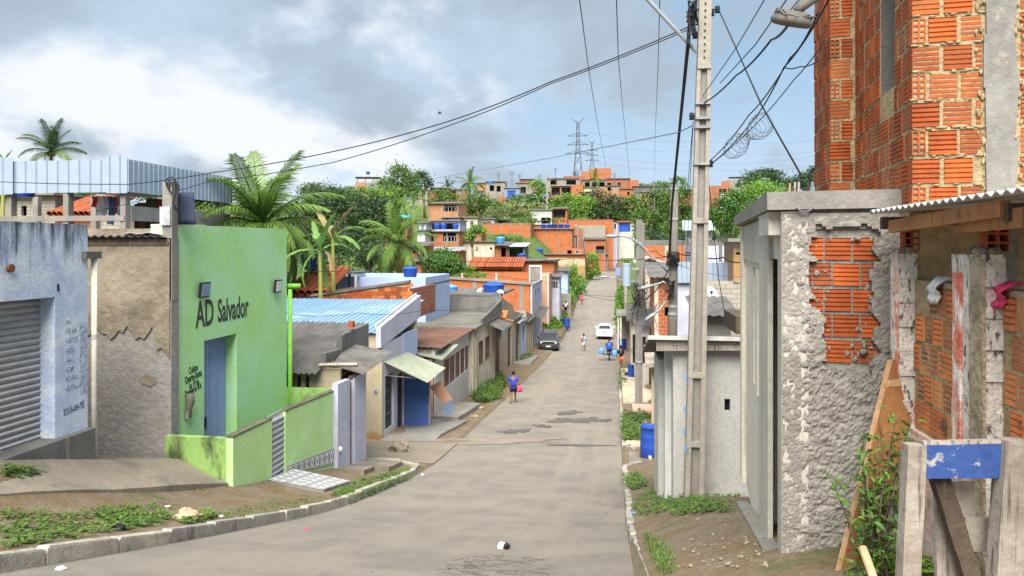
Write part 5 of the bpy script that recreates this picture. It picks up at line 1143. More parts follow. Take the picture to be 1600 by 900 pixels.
# ---------------- generic house for the middle distance and the hill ----------------
def hs(label,px0,px1,yt,yb,d,m='brick_far',b=6,dep=6,roof='slab',wins=(),cols=0,beam=0,name='hill_house',cat='house',rm=None,below=5,side='r',group='houses on the far hillside',par=0,trim='concrete'):
    fr=Fr(b); uu,v,_=fr.at((px0+px1)/2,HZ,d); u0,u1=fr.u(px0,v),fr.u(px1,v); um=(u0+u1)/2; Z=lambda py:fr.z(py,um,v)
    zt,zv=Z(yt),Z(yb); wx,wy=fr.W(um,v); zb=min(zv,gz(wx,wy))-below
    t=thing(name,label,cat,fr,(um,v,zv),group); th=.18; v1=v+dep
    H=[]
    for w in wins:
        a,bb=lerp(u0,u1,w[0]),lerp(u0,u1,w[1]); c,e=lerp(zv,zt,w[2]),lerp(zv,zt,w[3]); H.append((a,bb,c,e))
    MB().wall('u',v,th,u0,u1,zb,zt,H).build('wall',m,t)
    MB().wall('v',u0,th,v+th,v1,zb,zt).build('side_wall',m,t); MB().wall('v',u1-th,th,v+th,v1,zb,zt).build('side_wall',m,t); MB().wall('u',v1-th,th,u0+th,u1-th,zb,zt).build('back_wall',m,t)
    for w,h in zip(wins,H):
        k=w[4] if len(w)>4 else 'o'
        if k=='w': window(t,'u',v,*h,-1,'white','glass_dark',.07)
        elif k=='d': MB().box(h[0],h[1],v+.08,v+.12,h[2],h[3]).build('door','dark_metal',t)
        elif k=='b': MB().box(h[0],h[1],v+.08,v+.12,h[2],h[3]).build('shutter','window_blue',t)
        elif k=='n': MB().box(h[0],h[1],v+.3,v+.34,h[2],h[3]).build('blue_screen','tank_blue',t)
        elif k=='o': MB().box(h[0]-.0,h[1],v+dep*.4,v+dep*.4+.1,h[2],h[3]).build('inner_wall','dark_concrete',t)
        elif k=='r':
            for q in range(4): x=lerp(h[0],h[1],(q+.5)/4); MB().box(x-.03,x+.03,v+.02,v+.08,h[2],h[2]+.9).build('baluster','white',t)
            MB().box(h[0],h[1],v+.01,v+.09,h[2]+.9,h[2]+.98).build('rail',trim,t)
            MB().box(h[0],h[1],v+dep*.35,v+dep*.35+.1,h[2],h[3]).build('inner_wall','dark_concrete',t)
    for k in range(cols): x=lerp(u0,u1,k/(cols-1)) if cols>1 else um; x=min(max(x,u0+.12),u1-.12); MB().box(x-.1,x+.1,v-.03,v-.002,zb,zt).build('column',trim,t)
    for k in range(beam): z=lerp(zt,zv,(k+.0)/max(1,beam))-.12; MB().box(u0+.003,u1-.003,v-.026,v-.001,z-.1,z+.1).build('ring_beam',trim,t)
    rm=rm or {'slab':'concrete','shed':'asbestos','gable':'clay_tile','tile':'clay_tile'}.get(roof,'concrete')
    if roof=='slab': MB().box(u0-.3,u1+.3,v-.45,v1+.2,zt+.003,zt+.16).build('roof',rm,t)
    elif roof=='shed': MB().corr((u0-.3,v-.5,zt-.05),(u1+.3,v-.5,zt-.05),(u1+.3,v1+.2,zt+dep*.12),(u0-.3,v1+.2,zt+dep*.12),.3,.05).build('roof',rm,t)
    elif roof=='shedb': MB().corr((u0-.2,v-.3,zt+.12),(u1+.2,v-.3,zt+.12),(u1+.2,v1+.2,zt-.5),(u0-.2,v1+.2,zt-.5),.3,.05).build('roof',rm,t)
    elif roof=='tile':
        r=MB(); n=max(3,int((u1-u0)/.28))
        for k in range(n): x=lerp(u0-.2,u1+.2,(k+.5)/n); r.tube([(x,v-.5,zt-.05),(x,v+dep*.6,zt+dep*.22)],.16,6,cap=False)
        r.build('roof',rm,t,kind='stuff')
    elif roof=='gable':
        mz=zt+(u1-u0)*.18
        for s,(p,q) in enumerate(((u0-.3,um),(u1+.3,um))): MB().sheet((p,v-.4,zt-.05),(q,v-.4,mz),(q,v1+.3,mz),(p,v1+.3,zt-.05),.08).build('roof_slope',rm,t)
        MB().add([(u0,v+.01,zt),(u1,v+.01,zt),(um,v+.01,mz-.1),(u0,v+.15,zt),(u1,v+.15,zt),(um,v+.15,mz-.1)],[(0,1,2),(5,4,3),(0,2,5,3),(1,4,5,2)]).build('gable_wall',m,t)
    elif roof=='open':
        for k in range(4):
            x=lerp(u0+.15,u1-.15,k/3); MB().box(x-.1,x+.1,v,v+.2,zt,zt+par).build('terrace_post','concrete',t); MB().box(x-.1,x+.1,v1-.3,v1-.1,zt,zt+par).build('terrace_post','concrete',t)
        MB().box(u0-.2,u1+.2,v-.2,v1+.1,zt+par,zt+par+.12).build('roof',rm,t); MB().box(u0,u1,v+.2,v1-.2,zt-.1,zt-.02).build('floor_slab','concrete',t)
    elif roof=='par': MB().box(u0,u1,v+th,v1,zt-.5,zt-.4).build('roof','dark_concrete',t)
    t['_f']=0; del t['_f']
    return t,fr,(u0,u1,v,v1,zt,zv)
def tk(px,py,d,r,label,m='tank_blue',h=None,b=6,grp=None):
    fr=Fr(b); u,v,z=fr.at(px,py,d); t=tank_at(m,u,v,z,r,h or r*1.35,label,fr); 
    if grp: t['group']=grp
    return t
# middle distance, left
t,fr,g=hs('house with clay tile roof half hidden by the big coconut palm',455,512,455,470,37,'brick_tan',8,5,'tile',name='tile_house',group=None)
t,fr,g=hs('long pale blue washed house behind the ruined brick wall',512,665,433,470,41,'paleblue_wall',8,6,'par',[(.02,.11,.35,.75,'w')],name='pale_house',group=None)
MB().box(fr.u(512,g[2]-.3),fr.u(560,g[2]-.3),g[2]-.9,g[2]+2,ST.z(427,-8,41),ST.z(424,-8,41)).build('porch_roof','asbestos',t)
for px in (546,556): MB().box(fr.u(px,g[2]-.8)-.06,fr.u(px,g[2]-.8)+.06,g[2]-.85,g[2]-.7,g[5]-1,ST.z(427,-8,41)).build('porch_post','white' if px>550 else 'dark_metal',t)
tk(488,421,39,.62,'blue water tank beside the coconut palm and clay tiles'); tk(641,434,43,.44,'blue water tank on the end of the pale blue house')
def ruin():
    v=33.2; a0,a1=ST.u(486,v),ST.u(640,v); a2=ST.u(652,v); t=thing('ruined_wall','broken brick gable wall with sloping tarred top','wall',ST,(a0,v,7)); zb=ST.z(500,-12,v)
    MB().wall('u',v+.02,.14,a0,a1,zb,(ST.z(463,a0,v),ST.z(441,a1,v))).build('mortar_bed','mortar',t)
    n=44; r=0; z=ST.z(474,-12,v); 
    while z<ST.z(441,a1,v):
        x=a0+(.1 if r%2 else 0)
        while x<a2-.1:
            top=ST.z(lerp(463,441,min(1,(x-a0)/(a1-a0))),x,v)
            if z+.15<top and x+.27<a2-.03*r*random.uniform(.3,2.2): put_brick(t,'u',v,x,z,.27,.18,'s',m='old_brick' if random.random()<.25 else 'brick')
            x+=.29
        z+=.2; r+=1
    MB().wall('u',v-.06,.3,a0,a1,(ST.z(463,a0,v)-.02,ST.z(441,a1,v)-.02),(ST.z(463,a0,v)+.10,ST.z(441,a1,v)+.10)).build('tarred_coping','dark_concrete',t)
    MB().wall('v',a1-.15,.14,v+.2,v+5,zb,ST.z(452,a1,v)).build('return_wall','brick_far2',t)
ruin()
def brick_row():
    v=67.0; u=ST.u(831,v); u0=ST.u(664,v); v1=ST.v(847,u); zb=gz(u,v)-1; Z=lambda py,uu=u,vv=v:ST.z(py,uu,vv)
    t=thing('brick_row_house','long two storey raw brick house with lavender painted street gable','house',ST,(u,v,gz(u,v)))
    MB().wall('u',v,.18,u0,u-.01,zb,(Z(433,u0),Z(445))).build('wall','brick_orange',t)
    MB().wall('u',v-.15,.5,u0-.3,u,(Z(433,u0)+.003,Z(445)+.003),(Z(433,u0)+.2,Z(445)+.2)).build('roof_edge','concrete',t)
    MB().box(u0,u-.02,v+.2,v1,Z(445)-.3,Z(445)-.15).build('roof','asbestos',t)
    for px in (742,815): x=ST.u(px,v); MB().box(x-.2,x+.2,v-.03,v-.002,zb,Z(440)).build('column','concrete',t)
    w=[(lerp(v,v1,a),lerp(v,v1,b),ST.z(472,u,70),ST.z(452,u,70)) for a,b in ((.25,.45),(.55,.75))]
    MB().wall('v',u-.17,.17,v,v1,zb,(Z(445),Z(438,u,v1)),w).build('street_wall','lavender',t)  # gable's bluish shade is put into the lavender colour
    for h in w: window(t,'v',u,*h,1,'window_blue','glass_dark',.12)
    MB().box(u-.12,u+.03,v-.035,v+.12,zb,Z(443)).build('corner_trim','white',t)
    MB().wall('v',u-.05,.12,v,v1,(Z(446),Z(439,u,v1)),(Z(443),Z(436,u,v1))).build('gable_trim','white',t)
    x0,x1=ST.u(829,v1),ST.u(846,v1); p=MB().box(x0,x1,v1-.6,v1,Z(440,u,v1)-1,Z(417,u,v1)).build('roof_pillar','concrete',t)
    MB().box(x0-.1,x0+.05,v1-.65,v1-.5,Z(440,u,v1)-1,Z(415,u,v1)).box(x1-.05,x1+.1,v1-.65,v1-.5,Z(440,u,v1)-1,Z(415,u,v1)).box(x0-.1,x1+.1,v1-.66,v1-.51,Z(417,u,v1),Z(414,u,v1)).build('pillar_trim','white',p)
brick_row()
tk(702,465,52,.62,'pale blue water tank with lid on the brick row ledge','tank_light'); tk(771,466,50,.74,'dark blue water tank between two satellite dishes')
def dish(px,py,d,r,yaw,label,pole=.5):
    u,v,z=ST.at(px,py,d); t=thing('satellite_dish',label,'satellite dish',ST,(u,v,z-pole)); b=MB(); n=16; vs=[(0,0,-.22*r)];fs=[]
    for k in range(1,4):
        for i in range(n): a=2*math.pi*i/n; q=r*k/3; vs.append((q*math.cos(a),q*math.sin(a),-.22*r+.22*r*(k/3)**2))
    for i in range(n):
        fs.append((0,1+i,1+(i+1)%n))
        for k in range(2): fs.append((1+k*n+i,1+(k+1)*n+i,1+(k+1)*n+(i+1)%n,1+k*n+(i+1)%n))
    M=Matrix.Rotation(yaw,3,'Z')@Matrix.Rotation(math.radians(62),3,'X'); P=[tuple(Vector((u,v,z))+M@Vector(p)) for p in vs]
    o=b.add(P,fs).build('reflector','dish_white',t,smooth=True); o.modifiers.new('s','SOLIDIFY').thickness=.02
    MB().tube([(u,v+.1,z),(u,v+.12,z-pole-.2)],.035,6).build('mast','galv',t); c=Vector((u,v,z)); f=c+M@Vector((0,0,r*.75)); MB().tube([tuple(c+M@Vector((0,-r*.9,0))),tuple(f)],.015,5).build('feed_arm','galv',t); MB().ell(tuple(f),(.06,.06,.06),8,5).build('feed_horn','dark_metal',t)
dish(753,457,50,.36,.35,'round white satellite dish left of the dark blue tank'); dish(780,460,49,.36,-.5,'tilted white satellite dish right of the dark blue tank')
# ---------------- hill houses, left and centre ----------------
def rm_(p1,d):
    if d>=200: return d+70
    if d>=105 and p1>=900: return d+88
    if d>=90 and p1>=900: return d+54
    return d
def H(label,px0,px1,yt,yb,d,*a,**k): return hs(label,px0,px1,yt,yb,rm_(px1,d),*a,**k)
_tk=tk
def tk(px,py,d,*a,**k): return _tk(px,py,rm_(px,d),*a,**k)
H('three storey brick house with open roof terrace on the left skyline',555,594,285,306,205,'brick_tan',-6,8,'open',[(.45,.85,.25,.85,'b')],cols=2,beam=1,par=2.0)
tk(575,272.5,207,.75,'tiny blue water tank topping the skyline terrace house')
H('small brick house with grey sheet roof and laundry balcony among trees',669,716,318,337,150,'brick_tan',12,6,'shed',[(.5,.95,.35,.85,'r')],cols=3)
H('stepped brick house with white porch below the laundry balcony house',661,717,362,392,118,'brick_orange',10,6,'slab',[(.56,.92,.45,.95,'r'),(.12,.3,.5,.85,'o')],cols=4,beam=2)
H('open verandah storey with row of blue tubs above the stepped brick house',672,718,345,360,124,'lavender',10,5,'slab',[(.05,.4,.1,.75,'o'),(.45,.95,.1,.75,'o')])
for k,px in enumerate((683,693,712)): tk(px,358,122,.55,'blue tub on the verandah above the stepped brick house',h=.8,grp='blue tubs on the verandah')
H('low brick and white house at the foot of the stepped brick house',667,716,392,408,108,'brick_far',10,5,'shed',[(.66,.95,.2,.7,'o')],rm='galv')
H('small white box room left of the stepped brick house',655,666,348,366,122,'white',10,5,'slab',[(.3,.7,.3,.8,'b')])
H('whitewashed house with two dim windows under the banana plants',717,746,340,360,150,'mottled_white',8,5,'slab',[(.2,.32,.2,.7,'o'),(.6,.8,.3,.75,'w')])
H('small grey roofed hut behind the bright orange wall',746,772,342,356,168,'lightgrey_wall',8,4,'shed',[(.3,.8,.2,.7,'o')])
H('long mottled white house with dark slab roof',716,773,378,408,120,'mottled_white',9,7,'slab',[(.87,.93,.6,.72,'o')],rm='dark_concrete')
H('orange brick bay with shed roof joined to the mottled white house',774,792,384,406,118,'brick_orange',9,6,'shed',[(.5,.98,.2,.85,'o')])
tk(782,381,117,.75,'pale blue tank on the corner of the mottled white house','tank_light')
H('broad bright orange brick wall house with thin concrete columns',752,829,349,382,160,'brick_orange',8,7,'par',cols=6,beam=1,trim='tan_plaster')
H('bare brick upper room under the tall grey and brick house',828,862,352,386,172,'brick_far2',8,6,'shedb')
H('grey plaster and brick house with open shed floor below the dark trees',829,862,328,352,182,'lightgrey_wall',8,6,'slab',[(.5,.95,.1,.5,'o')])
H('open shed on brick piers beside the grey plaster house',862,886,326,348,184,'brick_orange',8,5,'shed',[(.1,.9,.35,.9,'o')])
H('orange brick house with pale columns carrying five blue tanks',833,894,358,386,165,'brick_orange',8,7,'slab',cols=4,beam=0,trim='tan_plaster')
for k in range(5): tk(849+k*9.2,356.6,166,.62,'blue water tank in the row of five on the orange house',h=.85,b=8,grp='row of blue tanks on the orange house')
H('orange and grey patched wall house behind the blue tanks',862,958,343,378,128,'brick_orange',8,6,'par',[(.3,.31,.9,.91,'o')],beam=1,trim='dark_concrete')
H('unpainted block wall panel set into the orange house',903,946,352,372,125,'block_grey',8,1.5,'par')
tk(900,355,115,.45,'white water tank on a brick stand','dish_white',b=8); H('slim brick tank stand with pipes',893,912,357,384,114,'brick_far2',8,3,'par',cols=3,trim='galv')
H('small grey gable house with two narrow windows by the street top',952,965,347,362,130,'lavender',8,5,'gable',[(.2,.4,.3,.8,'o'),(.6,.8,.3,.8,'o')],rm='asbestos')
H('house with deep blue open room at the street top',966,991,347,364,132,'lightgrey_wall',8,5,'shed',[(.05,.75,.1,.9,'n')],rm='clay_tile')
H('long low house with grey roof, orange top and white lower wall',822,914,398,412,97,'brick_orange',8,6,'slab',[(.30,.42,-.2,.55,'w'),(.72,.78,.2,.5,'o')],rm='asbestos')
H('whitewashed base wall of the long low house',842,914,403.5,416,96,'cream_wall',8,.6,'par')
tk(843,397,152,.8,'blue water tank sunk behind the long low house'); tk(815,405,114,.6,'blue tank beside the dark shed')
H('dark lean-to shed with scrap under a pale sheet',793,820,385,404,118,'dark_concrete',8,5,'shed',[(.1,.9,.1,.85,'o')],rm='dish_white')
H('house with mottled red clay tile roof',733,815,417.5,428,84,'brick_far',8,4.6,'tile')
H('orange box house with dark slab roof by the bank',812,866,408,436,86,'brick_orange',8,6,'slab',[],rm='dark_concrete',cols=2,trim='brick_far2')
H('white capped orange boundary wall house behind the brick row',720,832,427,450,77,'brick_orange',8,4,'par',cols=3,trim='white')
H('ochre panelled house end with white trim beside the brick row',836,858,428,470,80,'plank_peach',8,4,'par',cols=2,beam=1,trim='white')
H('small blue board shack on the grass bank',872,887,423,442,99,'paleblue_wall',8,3,'shed'); H('tiny weathered blue hut under the bank bushes',900,914,414,432,96,'window_blue',8,3,'shed')
H('fenced yard shed with pale slats below the blue shack',858,874,432,452,84,'lavender',8,3,'shed',[(.1,.9,.1,.6,'r')])
H('grey block retaining wall of the grass bank',845,868,463,477,90,'block_grey',8,.5,'par',group='retaining walls on the grass bank',name='retaining_wall',cat='wall'); H('short darker block retaining wall of the grass bank',868,892,459,470,93,'block_grey',8,.5,'par',group='retaining walls on the grass bank',name='retaining_wall',cat='wall')
H('brick house with balcony grille left of the street top',913,946,374,400,112,'brick_far',8,5,'shed',[(.55,.95,.15,.6,'r')],cols=3); H('grey house front at the top of the street',930,950,398,420,118,'block_grey',8,5,'shed',[(.2,.8,.1,.7,'o')])
H('house in shade closing the street top with hanging washing',948,966,384,410,170,'dark_concrete',8,5,'slab',[(.1,.9,.2,.8,'o')])  # the shade on this front is put into its dark wall colour
# skyline
H('brown timber roofed house with blue tank, left on the ridge',745,762,286,310,215,'brick_tan',4,6,'shed',[(.1,.6,.1,.5,'n')]); H('grey plaster ridge house with pitched roof and two openings',759,790,284,306,212,'ridge_grey',4,7,'shed',[(.2,.42,.35,.75,'o'),(.55,.75,.3,.7,'o')],rm='brown_roof')
tk(767,287.5,205,.95,'bright blue tank before the grey ridge house','tank_light')
H('ridge house with blue painted verandah and white door',788,812,294,313,208,'window_blue',4,6,'slab',[(.2,.75,.05,.8,'n')]); H('brick block below the blue verandah house',776,806,308,326,206,'brick_far2',4,5,'par',cols=3)
H('whitish ridge house with flat roofs behind the bananas',806,832,286,306,224,'ridge_grey',4,6,'slab',[(.3,.6,.2,.7,'o')]); H('small ridge hut with red roof beyond the bananas',812,836,280,290,236,'brick_far2',4,5,'shed')
H('brick ridge house with two wide dark openings',861,894,291,311,216,'brick_far2',4,7,'slab',[(.03,.42,.28,.9,'o'),(.5,.92,.28,.9,'o')],rm='asbestos'); H('plain brick wing of the ridge house with openings',893,911,289,308,214,'brick_far',10,7,'par',[(.45,.55,.5,.62,'o')])
H('pale upper storey with shed roof above the brick ridge house',855,905,279,291,224,'ridge_grey',4,7,'shed',[(.1,.3,.2,.8,'o'),(.6,.9,.2,.8,'o')],rm='brown_roof'); H('red brick penthouse on the ridge beside the palm',880,912,275,284,240,'brick_far2',4,6,'par')
H('tall orange brick block crowning the ridge',921,955,263,284,246,'brick_far',4,7,'par'); H('lower brick step of the block crowning the ridge',909,922,268,284,244,'brick_far',4,7,'par')
H('yellow green painted ridge house',912,930,293,304,216,'yellowgreen',4,5,'shed',[(.7,.85,.1,.7,'o')]); H('grey framed unfinished ridge house with open floor',910,948,281,293,228,'concrete',4,7,'slab',[(.1,.3,.1,.7,'o'),(.4,.6,.1,.7,'o'),(.7,.92,.1,.7,'o')])
H('long dark roofed ridge house with antennas',945,985,279,296,236,'brick_far2',4,7,'shed',[(.1,.25,.2,.6,'o'),(.5,.62,.2,.6,'o')]); H('brick ridge house at the end of the long dark roof',984,998,281,294,234,'brick_far',4,6,'par')
H('brick hillside house half hidden by the dark tree',930,946,294,302,214,'brick_far',4,5,'par'); H('brick hillside house above the bright tree with grey side',965,990,295,312,206,'brick_far',4,5,'shed',[(.6,.75,.4,.7,'o')]); H('ochre brick corner of a house in the right trees',988,998,308,322,190,'brick_tan',4,5,'par')
H('long grey roofed ridge shed on the right skyline',990,1050,291,300,230,'dark_concrete',4,6,'shed')
H('brick skyline house right of the tall pole with grilled balcony',1104,1140,290,312,215,'brick_far2',16,7,'par',[(.55,.85,.35,.75,'r')]); H('small brick turret behind the grilled balcony house',1127,1141,283,296,222,'brick_far',16,5,'par'); H('white skyline house with roof terrace beside the umbrella tree',1139,1170,281,297,232,'ridge_grey',16,7,'open',[(.3,.6,.2,.6,'w')],par=1.2)
H('white sheet roofed shed among the right trees',1126,1158,304,312,205,'white',16,6,'shed',rm='dish_white')
H('brick hut glimpsed among the left trees',672,702,294,304,195,'brick_far2',4,5,'shed'); tk(651,298,190,.8,'pale blue tank glimpsed among the left hill trees','tank_light')
H('brick gable glimpsed below the left hill trees',612,636,340,352,125,'brick_tan',4,5,'shed',rm='turquoise')
H('grey block house seen under the terrace roof',-30,86,306,345,44,'block_grey',8,4,'slab',[(.55,.62,.2,.6,'o')],name='block_house',group=None); H('tile roofed brick house seen under the terrace roof',88,152,333,345,42,'brick_far',8,5,'tile',name='tile_house',group=None)
H('small brick hut by the round bush',641,660,408,428,76,'brick_far',8,5,'shed'); H('pale wall house glimpsed right of the small palm',652,664,360,372,115,'white',8,5,'slab')
rr=random.Random(33)
for k,(a,b_,yt,yb,d,m,lab) in enumerate(((640,668,296,308,262,'ridge_grey','low grey house among trees left of the hill palm'),(700,730,296,306,268,'brick_far2','low brick house right of the small dark palm crown'),(832,858,300,312,262,'ridge_grey','grey shack behind the bare white tree'),(946,968,290,300,262,'brick_tan','tan brick shack below the long dark roof'),(905,930,300,310,258,'brick_far2','brick terrace wall below the yellow green house'),(868,890,311,320,250,'ridge_grey','grey lower floor under the wide dark openings'),(800,822,322,334,215,'brick_far2','brick stub of a house below the bananas'),(850,876,338,346,190,'ridge_grey','grey lean-to roof above the orange and grey house'),(776,800,344,352,178,'ridge_grey','plain shed behind the bright orange wall'),(700,718,350,362,140,'brick_far2','brick yard wall beside the whitewashed house'),(1060,1100,296,306,262,'brick_far2','long brick house behind the right tall pole'),(1000,1016,300,312,250,'brick_tan','tan house corner above the light green tree'))):
    hs(lab,a,b_,yt,yb,d,m,rr.choice([2,6,10]),5,rr.choice(['shed','slab','shed']),[(.15,.4,.2,.75,'o'),(.6,.8,.25,.75,rr.choice('owb'))],cols=rr.choice([0,2,3]))
for k,(a,b_,yt,yb,d,m,rf,lab) in enumerate(((722,752,362,378,140,'brick_orange','slab','small orange brick room left of the bright orange wall'),(792,828,384,398,150,'brick_far','par','orange brick terrace wall behind the dark lean-to'),(690,716,340,346,128,'brick_far2','slab','brick ledge above the open verandah'),(880,912,388,400,156,'brick_orange','par','orange brick annex right of the long low house'),(640,664,384,400,104,'brick_far','shed','brick shack between the bushy palm and the stepped house'),(596,622,352,366,130,'brick_tan','shed','tan brick shack behind the bushy palm'),(865,900,368,384,176,'brick_far2','slab','brown brick back wall beside the tank stand'),(728,752,322,334,186,'brick_tan','shed','tan hut on the slope under the hill palm'))):
    hs(lab,a,b_,yt,yb,d,m,8,5,rf,[(.2,.42,.25,.75,'o'),(.6,.8,.3,.75,'w')],cols=2,trim='tan_plaster')
for k,(px,yb,yt,d) in enumerate(((800,290,268,290),(812,288,272,292),(868,282,262,295),(843,300,272,285),(706,300,280,260),(960,284,270,300),(779,285,270,285))):
    u,v,z=ST.at(px,yb,d); h=ST.at(px,yt,d)[2]; t=thing('antenna_mast',['thin antenna mast over the blue verandah house','forked antenna mast behind the blue verandah house','tall antenna mast on the brick ridge house','crooked antenna mast by the bare tree','antenna mast among the left hill trees','antenna mast on the long dark roof','short antenna mast on the grey ridge house'][k],'antenna',ST,(u,v,z-2),'antenna masts on the ridge'); MB().tube([(u,v,z-2),(u,v,h)],.12,5).build('mast','wire_grey',t)
    for q in range(3): MB().tube([(u-1.0+.2*q,v,h-.4-.5*q),(u+1.0-.2*q,v,h-.4-.5*q)],.06,4).build('element','wire_grey',t)
def tarp():
    P=[ST.at(771,339,200),ST.at(801,337,200),ST.at(800,344,192),ST.at(772,345,192)]; b=MB(); n=8; vs=[]
    for j in range(n+1):
        for i in range(n+1): p=Vector(P[0]).lerp(Vector(P[1]),i/n).lerp(Vector(P[3]).lerp(Vector(P[2]),i/n),j/n); vs.append((p.x,p.y,p.z+.25*math.sin(i*1.3)*math.sin(j*.9)))
    o=b.add(vs,[(j*(n+1)+i,j*(n+1)+i+1,(j+1)*(n+1)+i+1,(j+1)*(n+1)+i) for j in range(n) for i in range(n)]).build('tarpaulin','turquoise',label='bright turquoise tarpaulin stretched over a hillside yard',cat='tarp',smooth=True); o.modifiers.new('s','SOLIDIFY').thickness=.03
tarp()
# ---------------- right side, middle distance ----------------
R='houses along the right side of the street'
H('orange brick house with grey parapet behind the lamp arm',1003,1080,384,412,58,'brick_orange',8,6,'par',cols=3,trim='mottled_white',group=R,name='brick_house')
H('grey stained parapet house on the right skyline',1000,1160,375,386,62,'dark_concrete',8,5,'par',group=R,name='parapet_house')
H('white plastered wall house with pitched white gable',998,1032,408,475,46,'mottled_white',8,6,'gable',group=R,name='white_house',rm='dish_white')
H('narrow brick house behind the dark pole with asphalt roof',1022,1078,432,520,38,'brick_far',8,5,'shed',[(.3,.45,.3,.45,'o')],cols=2,group=R,name='brick_house',rm='dark_concrete',trim='mottled_white')
H('lavender plaster house with stained columns right of the tall pole',1082,1170,384,420,44,'lavender',8,5,'par',cols=3,group=R,name='plaster_house',trim='dark_concrete')
H('house walled in pale ribbed metal sheet',1058,1165,412,440,36,'lavender',8,4,'par',group=R,name='metal_house')
fr=Fr(8); v=fr.at(1110,HZ,35.8)[1]; MB().corr((fr.u(1056,v),v,fr.z(442,4,v)),(fr.u(1168,v),v,fr.z(442,4,v)),(fr.u(1168,v),v,fr.z(410,4,v)),(fr.u(1056,v),v,fr.z(410,4,v)),.25,.04,trap=True).build('metal_sheet_wall','fascia',fr=fr,label='ribbed pale blue metal sheeting behind the tall pole',cat='wall')
H('bare grey block wall house behind the grey shed',1100,1170,444,490,30,'block_grey',8,3,'par',group=R,name='block_house')
H('dark corrugated lean-to below the block wall',1098,1142,490,512,25,'dark_concrete',8,3,'shed',group=R,name='lean_to')
v=fr.at(1092,HZ,70)[1]; MB().corr((fr.u(1067,v),v,fr.z(360,9,v)),(fr.u(1118,v),v,fr.z(360,9,v)),(fr.u(1116,v),v+2.4,fr.z(343,9,v)),(fr.u(1069,v),v+2.4,fr.z(343,9,v)),.5,.06,trap=True).build('blue_sheet_roof','fascia',fr=fr,label='small pale blue sheet roof before the right trees',cat='roof')
H('little white hut carrying the pale blue sheet roof',1074,1112,361,378,71,'white',8,2,'par',group=R,name='hut')
dish(1107,462,28.5,.42,.3,'grey satellite dish before the block wall')
H('cream box house with clay ledge high behind the tall pole',1146,1166,378,396,34,'cream_wall',8,3,'slab',[(.2,.8,-.1,.1,'o')],group=R,name='cream_box')
def kiosk():
    t=thing('street_kiosk','narrow roadside kiosk with block pillar and grey board awning','kiosk',ST,(1.4,28,gz(1.4,28))); zg=gz(1.4,28); Z=lambda py,u=1.4,v=28:ST.z(py,u,v)
    MB().box(ST.u(1023,28),ST.u(1036,28),28,28.4,zg-.4,Z(566)).build('pillar','block_grey',t); MB().box(ST.u(1018,28.1),ST.u(1023,28.1),28.1,28.25,zg-.4,Z(566)).build('post','cream_wall',t)
    MB().box(ST.u(1036,28.3),3.2,28.3,28.5,zg-.4,Z(560)).build('wall','beige_wall',t); MB().box(ST.u(1027,28.7),3.2,31,31.2,zg-.4,Z(560)).build('back_wall','dark_concrete',t)
    MB().sheet((ST.u(1008,27.6),27.5,Z(565)),(ST.u(1040,27.6),27.5,Z(562)),(ST.u(1040,27.6)+.1,30.5,Z(550)),(ST.u(1010,28),30.5,Z(553)),.16).build('awning','wood_grey',t)
    s=MB().sheet(ST.at(1011,533,27),ST.at(1021,545,27),ST.at(1036,536,27.4),ST.at(1030,522,27.4),.03).build('sign_board','white',label='blank white board tilted above the kiosk awning',cat='board')
    c=thing('street_shelter','small slab shelter on thin white posts beside the white car','shelter',ST,(1.1,66,gz(1.1,66))); v=64; zt=ST.z(494,1.2,v)
    MB().box(ST.u(963,v),ST.u(995,v),v,v+4,zt,zt+.25).build('roof','concrete',c)
    for px in (966,970): MB().box(ST.u(px,v)-.06,ST.u(px,v)+.06,v+.1,v+.25,gz(1,v)-.2,zt).build('post','white',c)
    MB().wall('u',v+3.6,.2,ST.u(972,v),4,gz(2,v)-.3,zt).build('wall','beige_wall',c)
    for k,(px,w,y,m,lab) in enumerate(((992,12,500,'mottled_white','pale roadside house front beyond the transformer pole'),(1006,16,505,'lightgrey_wall','grey roadside house front beside the transformer pole'))):
        H(lab,px-w/2,px+w/2,y,575,50-k*8,m,8,5,'shed',[(.2,.7,.1,.7,'d')],group=R,name='roadside_house')
kiosk()
